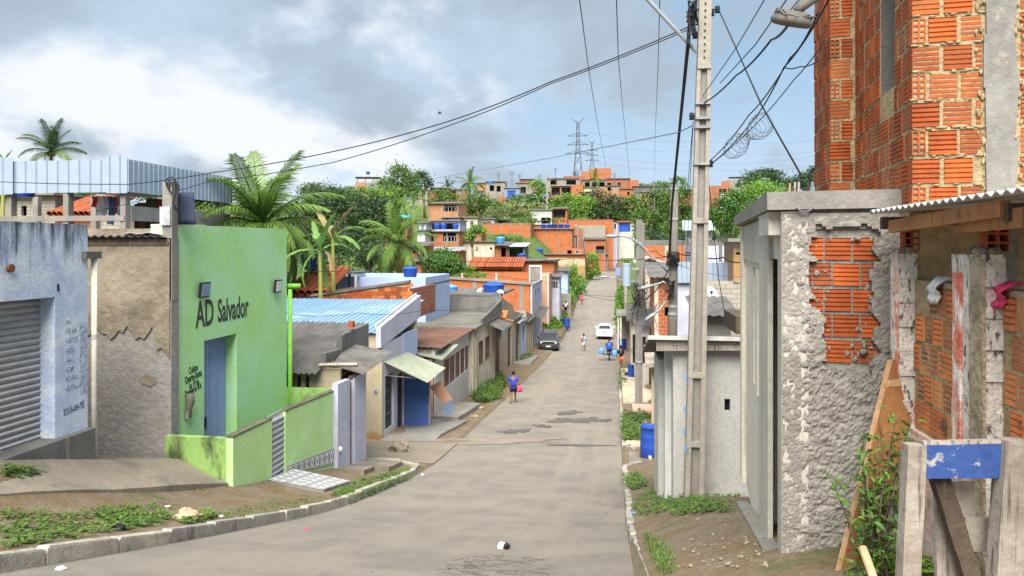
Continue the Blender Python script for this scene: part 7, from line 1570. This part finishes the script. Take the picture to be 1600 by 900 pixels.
T('far skyline scrub right of the ridge',[(1005,292,14,5),(1035,290,18,6),(1060,284,14,9)],330,'leaf_mid',1.2,lp=1.9,name='bush',cat='bush')
T('leafy shrubs seen under the terrace roof',[(75,305,24,14),(115,306,22,14),(135,312,20,12)],48,'leaf_bush',1.2,lp=2.4,trunk=False,name='bush',cat='bush'); T('bushes seen past the terrace cupboards',[(235,306,24,10),(320,322,20,16)],46,'leaf_mid',1.2,lp=2.4,trunk=False,name='bush',cat='bush')
T('banana-like green bushes on the street bank',[(892,432,10,18),(885,448,12,10),(905,440,9,9)],118,'leaf_bright',1.3,lp=2,name='bush',cat='bush'); T('bushy green shrub at the top of the bank',[(925,412,12,16),(915,428,14,10),(932,425,8,10)],160,'leaf_bright',1.3,lp=2,name='bush',cat='bush'); T('low shrub by the grass bank kerb',[(905,455,12,6),(890,458,10,6)],112,'leaf_bush',1.3,lp=2,name='bush',cat='bush')
T('green hedge on the right bank above the white car',[(968,478,7,20),(972,505,8,14),(970,455,6,10)],92,'leaf_bright',1.3,lp=2,name='bush',cat='bush')
T('green scrub on the bare slope behind the mottled white house',[(800,378,18,7),(815,388,12,8),(780,372,14,5)],138,'leaf_mid',1.2,lp=2,trunk=False,name='bush',cat='bush')
T('hill scrub strip left of the skyline house',[(520,306,24,10),(490,300,22,12),(545,300,14,8)],170,'leaf_mid',1.2,lp=2,name='bush',cat='bush')
T('scrub covering the slope below the ridge',[(870,345,12,4),(700,345,16,6),(820,345,22,6)],165,'leaf_mid',1.1,lp=2,name='bush',cat='bush')
T('green trees filling the far right slope',[(1010,372,22,12),(1045,376,26,10),(1090,374,26,12),(1130,378,26,10)],86,'leaf_dark',1.1,lp=2.2,name='bush',cat='bush')
def dead(px,yb,yt,d,label):
    u,v,z0=ST.at(px,yb,d); h=ST.at(px,yt,d)[2]-z0; t=thing('bare_tree',label,'tree',ST,(u,v,z0-2)); MB().tube([(u,v,z0-2),(u+.2,v,z0+h*.5),(u-.3,v,z0+h)],[.3,.22,.08],6).build('trunk','wood_grey',t)
    for k in range(5): a=random.uniform(-1,1); MB().tube([(u,v,z0+h*(.5+.08*k)),(u+a*h*.2,v,z0+h*(.75+.05*k)),(u+a*h*.3,v,z0+h*(.95+.03*k))],[.1,.06,.03],5).build('limb','wood_grey',t)
dead(854,318,268,205,'bare white-trunked tree left of the brick ridge house')
# weeds and grass
def weeds(label,poly,n,h,m='weed',leaf=.03,seed=1,name='weeds',blade=False,d0=2.5):
    rr=random.Random(seed); b=MB(); xs=[p[0] for p in poly]; ys=[p[1] for p in poly]; k=0; tries=0; vs=[];fs=[]
    def inside(x,y):
        c=False; j=len(poly)-1
        for i in range(len(poly)):
            if (poly[i][1]>y)!=(poly[j][1]>y) and x<(poly[j][0]-poly[i][0])*(y-poly[i][1])/(poly[j][1]-poly[i][1])+poly[i][0]: c=not c
            j=i
        return c
    cen=[(rr.uniform(min(xs),max(xs)),rr.uniform(min(ys),max(ys))) for _ in range(14)]; wx=(max(xs)-min(xs))*.16+4; wy=(max(ys)-min(ys))*.16+2
    while k<n and tries<n*8:
        tries+=1
        if rr.random()<.7: c=rr.choice(cen); x,y=rr.gauss(c[0],wx),rr.gauss(c[1],wy)
        else: x,y=rr.uniform(min(xs),max(xs)),rr.uniform(min(ys),max(ys))
        if not inside(x,y): continue
        p=hit(x,y,0,d0); k+=1; hh=h*rr.uniform(.4,1.2)
        for q in range(8 if not blade else 7):
            a=rr.uniform(0,6.28); l=hh*rr.uniform(.5,1.1); o=rr.uniform(.25,.9); s=leaf*rr.uniform(.7,1.3)
            c0=Vector((p[0]+rr.uniform(-.05,.05),p[1]+rr.uniform(-.05,.05),p[2]-.01)); dr=Vector((math.cos(a)*o,math.sin(a)*o,1)).normalized(); n_=Vector((-math.sin(a),math.cos(a),0))*s*.5
            if blade: i=len(vs); m1=c0+dr*l*.6; e=m1+(dr+Vector((math.cos(a)*.6,math.sin(a)*.6,-.5))).normalized()*l*.5; vs+=[tuple(c0-n_*.5),tuple(c0+n_*.5),tuple(m1+n_*.4),tuple(m1-n_*.4),tuple(e)]; fs+=[(i,i+1,i+2,i+3),(i+3,i+2,i+4)]
            else:
                c1=c0+dr*l*.85; g=Vector((math.cos(a),math.sin(a),rr.uniform(-.3,.5))).normalized(); i=len(vs); vs+=[tuple(c1-g*s*.3),tuple(c1+n_*1.1+g*s*.4),tuple(c1+g*s*1.5),tuple(c1-n_*1.1+g*s*.4)]; fs.append((i,i+1,i+2,i+3))
    b.add(vs,fs).build(name,m,label=label,kind='stuff',fixn=False)
weeds('green weeds on the bank before the blue shop',[(0,800),(70,800),(150,806),(240,808),(240,822),(120,842),(0,862)],190,.09,leaf=.032,seed=1); weeds('dry short grass on the earth bank',[(0,770),(260,780),(420,790),(250,830),(0,860)],200,.05,'leaf_olive',leaf=.012,seed=31,blade=True); weeds('patch of weeds along the near kerb',[(130,800),(260,790),(270,815),(180,830)],110,.10,leaf=.035,seed=2); weeds('weeds at the shutter doorstep',[(0,735),(60,735),(60,745),(0,752)],60,.12,leaf=.04,seed=3)
weeds('thin grass along the left kerb under the ramp',[(270,812),(420,785),(520,775),(515,785),(400,806),(280,822)],260,.07,leaf=.02,seed=4,blade=True); weeds('tuft of weeds by the stone',[(285,812),(330,800),(335,810),(290,820)],60,.1,leaf=.04,seed=5)
weeds('green grass on the corner verge by the tiled ramp',[(520,770),(560,750),(640,733),(640,750),(575,775),(525,785)],260,.10,leaf=.028,seed=6); weeds('grass blades on the corner verge',[(515,775),(560,750),(650,728),(645,748),(575,778)],350,.12,leaf=.02,seed=7,blade=True)
weeds('tall grass tangle beside the stained house wall',[(738,618),(752,592),(782,582),(792,600),(775,628),(740,632)],520,.5,leaf=.08,seed=8,blade=True); weeds('leafy weeds before the stained house wall',[(745,615),(765,590),(790,590),(780,625)],260,.35,leaf=.09,seed=9)
weeds('weeds on the verge at the foot of the tall pole',[(985,790),(1000,770),(1060,772),(1130,785),(1135,800),(1060,805),(1000,806)],330,.11,leaf=.035,seed=10); weeds('weeds beside the right kerb near the barrel',[(972,745),(1000,740),(1010,760),(985,768)],130,.12,leaf=.04,seed=11); weeds('weeds beyond the blue barrel',[(972,650),(1010,645),(1000,690),(975,690)],260,.25,leaf=.07,seed=12); weeds('grass strip behind the blue barrel',[(975,640),(1030,640),(1030,655),(975,655)],160,.15,leaf=.03,seed=13,blade=True)
weeds('grass along the near right kerb',[(1005,830),(1040,850),(1060,890),(1040,899),(1015,860)],200,.09,leaf=.018,seed=14,blade=True); weeds('weeds behind the tall pole by the grey house',[(1095,762),(1160,765),(1160,778),(1100,775)],110,.10,leaf=.035,seed=15); weeds('bright ground weeds under the wooden frame',[(1390,880),(1460,875),(1460,899),(1390,899)],90,.12,'leaf_bright',leaf=.03,seed=16,d0=2.2)
weeds('bright grass on the bank behind the parked dark car',[(842,490),(850,470),(885,452),(905,450),(890,490),(872,508),(850,512)],900,.45,'leaf_bright',leaf=.22,seed=17,blade=True); weeds('bright grass on the upper street bank',[(880,455),(905,442),(925,432),(922,440),(900,468)],350,.5,'leaf_bright',leaf=.25,seed=18,blade=True); weeds('bright grass on the right bank above the white car',[(960,500),(962,455),(978,455),(980,520),(964,520)],380,.5,'leaf_bright',leaf=.25,seed=19,blade=True); weeds('grass behind the garages by the blue barrel',[(848,500),(875,495),(882,510),(860,520)],220,.4,'leaf_bright',leaf=.2,seed=20,blade=True)
weeds('moss and weeds on the driveway edge beside the garages',[(800,560),(830,552),(832,560),(805,568)],120,.25,leaf=.08,seed=21); weeds('weeds beside the transformer pole footway',[(966,585),(975,575),(978,600),(968,610)],90,.2,leaf=.07,seed=22)
# ---------------- people, vehicles, loose things ----------------
def skin_mesh(name,J,E,m,sub=1):
    ks=list(J); me=bpy.data.meshes.new(name); me.from_pydata([J[k][:3] for k in ks],[(ks.index(a),ks.index(b)) for a,b in E],[])
    o=bpy.data.objects.new('tmp',me); COL.objects.link(o); o.modifiers.new('Skin','SKIN')
    for i,k in enumerate(ks):
        s=me.skin_vertices[0].data[i]; r=J[k][3]; s.radius=(r[0],r[1]) if isinstance(r,tuple) else (r,r); s.use_root=(i==0)
    if sub: q=o.modifiers.new('S','SUBSURF'); q.levels=sub; q.render_levels=sub
    bpy.context.view_layer.update(); ev=o.evaluated_get(bpy.context.evaluated_depsgraph_get()); r=bpy.data.meshes.new_from_object(ev); r.name=name; bpy.data.objects.remove(o); bpy.data.meshes.remove(me)
    r.materials.clear(); r.materials.append(MATS[m]); r.polygons.foreach_set('use_smooth',[True]*len(r.polygons)); return r
def person(label,loc,head,H=1.62,shirt='cloth_blue',bottom='cloth_navy',stride=.25,arms=((.12,.1),(-.1,.15)),sleeve=True,shorts=True,hair='short',skirt=False,sit=False,fat=1.0,bag=None):
    t=thing('person',label,'person',ST,loc); t.rotation_euler=(0,0,head); h=H/1.62
    def P(x,y,z,r): return (x*h,y*h,z*h,r if not isinstance(r,float) else r*h)
    J={'pelvis':P(0,0,.86,(.13*fat*h,.10*fat*h)),'waist':P(0,0,1.0,(.115*fat*h,.09*fat*h)),'chest':P(0,.0,1.2,(.135*fat*h,.10*fat*h)),'neck':P(0,.0,1.36,.05),'jaw':P(0,.02,1.44,.062),'head':P(0,.01,1.53,.088)}
    E=[('pelvis','waist'),('waist','chest'),('chest','neck'),('neck','jaw'),('jaw','head')]
    for i,s in enumerate((-1,1)):
        st=stride*s
        if sit: hip=P(s*.09,0,.84,.085); kn=P(s*.16,.36,.74,.06); an=P(s*.17,.30,.34,.042); to=P(s*.17,.44,.30,.035)
        else: hip=P(s*.085,0,.80,.085*fat); kn=P(s*.09,st*.5+.03,.45,.06); an=P(s*.09,st-.04*abs(st),.08,.04); to=P(s*.10,st+.14,.035,.034)
        J.update({f'hip{i}':hip,f'knee{i}':kn,f'calf{i}':tuple(lerp(kn[q],an[q],.35) for q in range(3))+(.055*h,),f'ank{i}':an,f'toe{i}':to}); E+=[('pelvis',f'hip{i}'),(f'hip{i}',f'knee{i}'),(f'knee{i}',f'calf{i}'),(f'calf{i}',f'ank{i}'),(f'ank{i}',f'toe{i}')]
        fw,out=arms[i]; sh=P(s*.17,0,1.29,.055); el=P(s*(.20+out),fw*.6-.02,1.04,.042); wr=P(s*(.20+out*.9),fw+.08,.84+max(0,fw)*.6,.03); 
        J.update({f'sh{i}':sh,f'el{i}':el,f'wr{i}':wr}); E+=[('chest',f'sh{i}'),(f'sh{i}',f'el{i}'),(f'el{i}',f'wr{i}')]
        d=(Vector(wr[:3])-Vector(el[:3])).normalized(); pm=Vector(wr[:3])+d*.06*h; J[f'palm{i}']=(*pm,.032*h); E.append((f'wr{i}',f'palm{i}'))
    body=bpy.data.objects.new('body',skin_mesh('body',J,E,'skin')); COL.objects.link(body); body.parent=t; ORG[body.name]=ORG[t.name]
    def add(nm,ks,es,m,g,cut=None,par=t):
        K={}
        for k in ks:
            a=J[k] if k in J else cut[k]; r=a[3]; K[k]=(*a[:3],tuple(q+g for q in r) if isinstance(r,tuple) else r+g)
        o=bpy.data.objects.new(nm,skin_mesh(nm,K,es,m)); COL.objects.link(o); o.parent=par; ORG[o.name]=ORG[t.name]; return o
    mid=lambda a,b,f,r:tuple(lerp(J[a][q],J[b][q],f) for q in range(3))+(r*h,)
    cut={'sl0':mid('sh0','el0',.75,.052),'sl1':mid('sh1','el1',.75,.052),'th0':mid('hip0','knee0',.75 if shorts else 1,.075),'th1':mid('hip1','knee1',.75 if shorts else 1,.075),'hem':mid('pelvis','waist',.05,.1)}
    cut['hem']=(*cut['hem'][:3],(.135*fat*h,.105*fat*h))
    ks=['waist','chest','hem']; es=[('hem','waist'),('waist','chest')]
    if sleeve: ks+=['sh0','sh1','sl0','sl1']; es+=[('chest','sh0'),('sh0','sl0'),('chest','sh1'),('sh1','sl1')]
    add('shirt',ks,es,shirt,.022,cut)
    if shorts is not None: add('shorts' if shorts else 'trousers',['pelvis','hip0','hip1','th0','th1'],[('pelvis','hip0'),('pelvis','hip1'),('hip0','th0'),('hip1','th1')],bottom,.018,cut)
    hd=Vector(J['head'][:3]); b=MB(); b.ell((0,0,0),(.098*h,.105*h,.095*h),12,8); 
    q=MB(); q.v=[tuple(hd+Vector((x,y-.018*h,z+.022*h))) for x,y,z in b.v]; q.f=b.f; me=q.mesh('hair','hair',smooth=True); o=bpy.data.objects.new('hair',me); COL.objects.link(o); o.parent=t
    if hair=='long': q=MB().tube([tuple(hd+Vector((0,-.06,.02))),tuple(hd+Vector((0,-.09,-.12))),tuple(hd+Vector((0,-.08,-.26)))],[.08*h,.075*h,.03*h],8); o=bpy.data.objects.new('ponytail',q.mesh('ponytail','hair',smooth=True)); COL.objects.link(o); o.parent=t
    q=MB().ell(tuple(hd+Vector((0,.095*h,-.03*h))),(.013*h,.018*h,.022*h),6,5); o=bpy.data.objects.new('nose',q.mesh('nose','skin',smooth=True)); COL.objects.link(o); o.parent=t
    for s in (-1,1):
        q=MB().ell(tuple(hd+Vector((s*.088*h,0,-.03*h))),(.01*h,.02*h,.028*h),6,5); o=bpy.data.objects.new('ear',q.mesh('ear','skin',smooth=True)); COL.objects.link(o); o.parent=t
        q=MB().ell(tuple(hd+Vector((s*.034*h,.084*h,.0))),(.013*h,.008*h,.008*h),6,4); o=bpy.data.objects.new('eye',q.mesh('eye','black')); COL.objects.link(o); o.parent=t
        pm=Vector(J[f'palm{0 if s<0 else 1}'][:3]); wr=Vector(J[f'wr{0 if s<0 else 1}'][:3]); d=(pm-wr).normalized(); sd=Vector((0,1,0)) if abs(d.y)<.8 else Vector((1,0,0))
        for k,(off,l) in enumerate(((-.03,.055),(-.018,.075),(0,.08),(.018,.072),(.03,.05))):
            p0=pm+sd*off*h*.7; p1=p0+d*l*.6*h+sd*off*h*.3; p2=p1+d*l*.4*h+Vector((-s*.015,0,0)); q=MB().tube([tuple(p0),tuple(p1),tuple(p2)],[.009*h,.0085*h,.006*h],5); o=bpy.data.objects.new('thumb' if k==4 else 'finger',q.mesh('finger','skin',smooth=True)); COL.objects.link(o); o.parent=t
    return t
x,y,z=hit(802,630); w=person('woman in royal blue shirt and navy shorts walking away down the street',(x,y,z),.05,1.56,'cloth_blue','cloth_navy',.22,((.05,.07),(-.02,.06)),fat=1.08)
q=MB().lathe([(.0,-.16),(.12,-.13),(.15,0),(.11,.12),(.04,.17)],(x+.30,y+.02,z+.70),12); bag=q.build('bag','cloth_pink',label='bright pink bag held by the woman in blue',cat='bag',smooth=True)
x,y,z=hit(912,549); person('woman in teal top and white shorts walking up the street',(x,y,z),math.pi-.1,1.6,'cloth_teal','cloth_white',.2,((.25,.02),(.2,.02)),hair='long')
MB().box(x-.22,x-.02,y-.32,y-.16,z+.98,z+1.25).build('parcel','cloth_red',label='small red bundle carried by the woman in teal',cat='bundle')
x,y,z=hit(967,578); person('man in black shirt and coral shorts standing beside the motorbike',(x+.12,y,z),.4,1.7,'cloth_black','cloth_coral',.06,((.05,.04),(.2,.05)))
x,y,z=hit(909,476); person('person in red and white top walking up the far slope',(x,y,z),0,1.6,'cloth_pink','cloth_red',.15,shorts=True); x,y,z=hit(884,490); person('person in white shirt and dark trousers on the grass path',(x,y,z),.2,1.6,'cloth_white','cloth_black',.15,shorts=False); x,y,z=hit(879,491); person('small child in orange top beside the person in white',(x,y,z),.1,1.05,'cloth_coral','cloth_grey',.1)
def ring(y,w,z0,z1,n=3,top=None):
    h=(z1-z0); tw=top if top is not None else w; c=min(.12,h*.3)
    return [(-w+c,y,z0),(w-c,y,z0),(w,y,z0+c),(w,y,z0+h*.6),(tw,y,z1-c*.7),(tw-c,y,z1),(-tw+c,y,z1),(-tw,y,z1-c*.7),(-w,y,z0+h*.6),(-w,y,z0+c)]
def loft(rings):
    b=MB(); n=len(rings[0]); vs=[p for r in rings for p in r]; fs=[(i*n+k,i*n+(k+1)%n,(i+1)*n+(k+1)%n,(i+1)*n+k) for i in range(len(rings)-1) for k in range(n)]; fs+=[tuple(range(n-1,-1,-1)),tuple((len(rings)-1)*n+k for k in range(n))]; return b.add(vs,fs)
def car(label,loc,head,paint,kind):
    t=thing('parked_car',label,'car',ST,loc); t.rotation_euler=(0,0,head); O=Vector(loc)
    def B(mb,nm,m,par=t,smooth=False): mb.v=[tuple(Vector(p)+O) for p in mb.v]; return mb.build(nm,m,par,smooth=smooth)
    s=kind=='suv'; T=1.66 if s else 1.46; bl=1.08 if s else .96
    # front toward -y
    body=B(loft([ring(-2.12,.72,.42,.86),ring(-2.02,.86,.30,.98 if s else .82),ring(-1.5,.90,.26,bl-.04 if s else .88),ring(-.8,.91,.24,bl),ring(1.5,.91,.24,bl+.02),ring(1.98,.88,.28,bl+.02),ring(2.12,.78,.42,bl-.08)]),'body',paint)
    for p in body.data.polygons: p.use_smooth=False
    if s: cab=[ring(-.95,.80,bl-.1,bl+.03),ring(-.42,.80,bl-.1,T-.04,top=.66),ring(.2,.80,bl-.1,T,top=.66),ring(1.75,.80,bl-.1,T-.02,top=.66),ring(2.02,.80,bl-.1,bl+.05)]
    else: cab=[ring(-1.0,.80,bl-.1,bl+.02),ring(-.2,.80,bl-.1,T-.02,top=.60),ring(.5,.80,bl-.1,T,top=.60),ring(1.1,.80,bl-.1,T-.06,top=.60),ring(1.75,.80,bl-.1,bl+.05)]
    B(loft(cab),'cabin',paint)
    def pane(nm,a,b,c,d,m='glass_dark',off=.012):
        n=(Vector(b)-Vector(a)).cross(Vector(d)-Vector(a)).normalized(); mid=(Vector(a)+Vector(c))/2
        if n.dot(mid-Vector((0,.4,1.0)))<0: n=-n
        B(MB().hexa([tuple(Vector(p)) for p in (a,b,c,d)]+[tuple(Vector(p)+n*off) for p in (a,b,c,d)]),nm,m)
    if s: pane('windscreen',(-.70,-.93,bl+.05),(.70,-.93,bl+.05),(.58,-.47,T-.10),(-.58,-.47,T-.10)); pane('rear_window',(-.6,2.0,bl+.12),(.6,2.0,bl+.12),(.54,1.80,T-.1),(-.54,1.80,T-.1))
    else: pane('windscreen',(-.66,-.95,bl+.05),(.66,-.95,bl+.05),(.52,-.25,T-.06),(-.52,-.25,T-.06)); pane('rear_window',(-.66,1.70,bl+.07),(.66,1.70,bl+.07),(.52,1.15,T-.10),(-.52,1.15,T-.10))
    for q in (-1,1):
        for y0,y1 in ((-.35,.45),(.55,1.4)) if s else ((-.25,.4),(.48,1.05)):
            pane('side_window',(q*.80,y0,bl+.05),(q*.80,y1,bl+.05),(q*.68,y1,T-.14),(q*.68,y0+.12,T-.14),off=.03)
        B(MB().ell((q*1.0,-.55,bl+.06),(.10,.06,.08),8,6),'mirror',paint if not s else 'rubber',smooth=True)
        for yy in (-1.32,1.32):
            r=.35 if s else .31; w=B(MB().tube([(q*.70,yy,r),(q*.925,yy,r)],r,18),'wheel','rubber'); B(MB().tube([(q*.926,yy,r),(q*.94,yy,r)],r*.62,12),'rim','chrome',w)
            B(MB().tube([(q*.78,yy,r),(q*.918,yy,r)],r*1.16,18),'wheel_arch','rubber' if s else paint)
        if s:
            l=B(MB().tube([(q*.66,-2.03,.86),(q*.66,-2.125,.86)],.12,14),'headlight','rubber'); B(MB().tube([(q*.66,-2.12,.86),(q*.66,-2.14,.86)],.085,12),'lens','lamp_clear',l); B(MB().tube([(q*.66,-2.0,.50),(q*.66,-2.11,.50)],.06,10),'fog_lamp','lamp_clear'); B(MB().box(q*.72-.12,q*.72+.12,2.08,2.13,.85,1.0),'tail_light','lamp_red')
        else:
            B(MB().hexa([(q*.86,1.90,.72),(q*.50,2.12,.74),(q*.50,2.06,.74),(q*.80,1.85,.72),(q*.86,1.90,.90),(q*.50,2.125,.86),(q*.50,2.06,.86),(q*.80,1.85,.90)]),'tail_light','lamp_red'); B(MB().box(q*.66-.15,q*.66+.15,-2.12,-2.05,.6,.75),'headlight','lamp_clear')
    if s:
        B(MB().box(-.5,.5,-2.13,-2.08,.76,.93),'grille','rubber')
        for k in range(7): x=-.42+k*.14; B(MB().box(x-.035,x+.035,-2.145,-2.13,.78,.91),'grille_slot','black')
        B(MB().box(-.74,.74,-2.15,-1.95,.30,.56),'bumper','rubber'); B(MB().box(-.22,.22,-2.175,-2.15,.46,.58),'number_plate','white'); B(MB().box(-.62,-.58,-.2,1.6,T,T+.05),'roof_rail','rubber'); B(MB().box(.58,.62,-.2,1.6,T,T+.05),'roof_rail','rubber')
    else: B(MB().box(-.80,.80,2.02,2.17,.32,.58),'bumper',paint); B(MB().box(-.22,.22,2.125,2.15,.66,.80),'number_plate','galv'); B(MB().box(-.55,.55,2.10,2.18,.26,.33),'bumper_lip','rubber')
    return t
x,y,z=hit(855,547); car('dark grey SUV parked facing uphill on the left shoulder',(x,y+2.1,rz(y+2.1)+.03),.05,'car_dark','suv')
x,y,z=hit(943,531); c=car('white sedan seen from behind on the right of the street',(x+.1,y+2.1,rz(y+2.1)+.01),math.pi-0.0,'car_white','sedan')
c.rotation_euler=(0,0,math.pi)
c.rotation_euler=(0,0,math.pi)
def moto():
    x,y,z=hit(952,562); t=thing('motorbike','small motorbike loaded with round blue water jugs','motorbike',ST,(x,y,z)); 
    for s in (-.62,.62): w=MB(); w.v=[]; [w.tube([(x+.28*math.cos(a)*.05,y+s+.29*math.cos(a),z+.30+.29*math.sin(a)) for a in np.linspace(0,6.283,15)],.045,6)]; o=w.build('tyre','rubber',t,smooth=True); MB().tube([(x-.04,y+s,z+.3),(x+.04,y+s,z+.3)],.12,10).build('hub','chrome',o)
    MB().tube([(x,y-.62,z+.3),(x,y-.2,z+.55),(x,y+.3,z+.6),(x,y+.55,z+.95)],.05,6).build('frame','dark_metal',t); MB().ell((x,y+.22,z+.78),(.13,.26,.12),10,7).build('fuel_tank','cloth_red',t,smooth=True); MB().box(x-.12,x+.12,y-.6,y+.02,z+.74,z+.82).build('seat','rubber',t); MB().tube([(x-.34,y+.45,z+1.02),(x,y+.52,z+.98),(x+.34,y+.45,z+1.02)],.02,6).build('handlebar','chrome',t); MB().tube([(x,y+.62,z+.3),(x,y+.5,z+.95)],.04,6).build('fork','chrome',t); MB().ell((x,y,z+.42),(.13,.22,.16),8,6).build('engine','galv',t,smooth=True)
    MB().box(x-.5,x+.5,y-.85,y-.55,z+.5,z+.55).build('rack','dark_metal',t)
    for k,(dx,dz,r,l) in enumerate(((-.62,.78,.23,'blue water jug slung on the left of the motorbike'),(.42,.62,.23,'blue water jug slung on the right of the motorbike'),(.0,1.15,.25,'blue water jug strapped high behind the rider'))):
        j=thing('water_jug',l,'water jug',ST,(x+dx,y-.72,z+dz-.3)); MB().lathe([(.1,-r),(r*.95,-r*.85),(r,-.3*r),(r*.94,0),(r,.3*r),(r*.9,.8*r),(.07,1.05*r),(.06,1.3*r)],(x+dx,y-.72,z+dz),14).build('bottle','tank_light' if k<2 else 'tank_blue',j,smooth=True); MB().lathe([(.065,1.3*r),(.065,1.45*r),(.02,1.47*r)],(x+dx,y-.72,z+dz),10).build('cap','tank_blue',j)
    p=person('motorbike rider in black behind the water jugs',(x,y-.1,z+.02),0,1.68,'cloth_black','cloth_grey',.0,((.35,.1),(.35,.1)),sit=True,shorts=False)
moto()
def barrel(label,px,py,r,h,tap=False,m='plastic_blue'):
    x,y,z=hit(px,py); t=thing('blue_barrel',label,'barrel',ST,(x,y,z)); pr=[(r*.94,0),(r,.03),(r,h*.30),(r*1.03,h*.33),(r,h*.36),(r,h*.64),(r*1.03,h*.67),(r,h*.70),(r*.97,h*.96),(r*1.02,h*.97),(r*1.02,h),(r*.95,h),(r*.93,h*.96)]
    MB().lathe(pr,(x,y,z),22).build('drum',m,t,smooth=True)
    if tap: MB().tube([(x,y-r,z+.08),(x,y-r-.1,z+.06),(x,y-r-.11,z-.0)],.03,6).build('tap','white',t); MB().box(x-.05,x+.05,y-r-.012,y-r+.01,z+.04,z+.12).build('tap_plate','white',t)
barrel('large blue plastic barrel with white tap on the right verge',1015,714,.29,.98,True); barrel('blue barrel on the grass beyond the parked dark car',885,513,.42,1.1); barrel('blue barrel beside the teal based pole',972,546,.35,1.0); barrel('small blue drum among rubbish by the transformer pole',986,590,.2,.8)
x,y,z=hit(1031,708); MB().box(x-.12,x+.1,y-.1,y+.1,z,z+.34).build('crate','tank_light',label='light blue crate tucked behind the large barrel',cat='crate')
def lump(label,px,py,r,m,name,cat,flat=.7,off=0):
    x,y,z=hit(px,py); MB().ell((x,y,z+r*flat*.6),(r,r*.8,r*flat),12,8,.26).build(name,m,label=label,cat=cat,smooth=False)
lump('tan rock lying on the bank beside the kerb',293,812,.19,'stone','rock','rock',.5); lump('crumpled black plastic bag on the weedy bank',185,828,.085,'black','plastic_bag','bag',.55); lump('black rubbish bag by the transformer pole',981,588,.22,'black','rubbish_bag','bag'); lump('pale blue rubbish bag by the footway',1010,590,.2,'tank_light','rubbish_bag','bag',.6); lump('white rubbish bag beside the footway',1000,590,.22,'cloth_white','rubbish_bag','bag',.5); lump('dark stone on the road edge by the brown house',752,640,.14,'rubble','rock','rock'); lump('flat dark stone below the brown house step',742,652,.16,'rubble','rock','rock',.4); lump('big concrete lump at the street corner',625,706,.34,'rubble','rock','rock',.7)
x,y,z=hit(787,858); t=thing('crumpled_litter','crumpled black and white packet on the near road','litter',ST,(x,y,z)); MB().ell((x-.03,y,z+.04),(.055,.045,.05),8,6,.25).build('white_half','cloth_white',t); MB().ell((x+.035,y,z+.035),(.05,.045,.045),8,6,.25).build('black_half','black',t)
rr=random.Random(21)
for k,(px,py,m,lab) in enumerate(((480,828,'cloth_pink','small pink scrap on the near road'),(660,742,'cloth_white','white scrap at the kerb bend'),(95,890,'cloth_white','pale pebble litter by the near kerb'),(990,802,'tank_light','blue scrap on the right kerb'),(262,792,'cloth_white','white paper scrap on the earth bank'),(345,808,'cloth_white','white crumb of litter under the kerb weeds'))): lump(lab,px,py,.045,m,'litter_scrap','litter',.4)
b=MB()
for k in range(150):
    x,y,z=hit(rr.uniform(610,652),rr.uniform(712,730)); s=rr.uniform(.015,.05); b.ell((x,y,z+s*.4),(s,s*.8,s*.6),6,4,.3)
b.build('rubble_pile','rubble',kind='stuff',label='pile of small rubble at the corner kerb')
b=MB()
for k in range(260):
    px,py=rr.uniform(300,1000),rr.uniform(745,899); x,y,z=hit(px,py)
    if not kerb_left(y)<x<KR: continue
    s=rr.uniform(.004,.014); b.ell((x,y,z+s*.3),(s,s,s*.6),5,3,.3)
b.build('road_grit','crackpatch',kind='stuff',label='scattered grit and pebbles on the near road')
b=MB()
for k in range(200):
    px,py=rr.choice([(rr.uniform(1060,1200),rr.uniform(790,890)),(rr.uniform(60,420),rr.uniform(735,815))]); x,y,z=hit(px,py); s=rr.uniform(.006,.02)*(1.6 if rr.random()<.1 else 1); b.ell((x,y,z+s*.3+.01),(s,s*.8,s*.6),6,4,.3)
b.build('verge_rubble','rubble',kind='stuff',label='loose stones scattered on the verges')
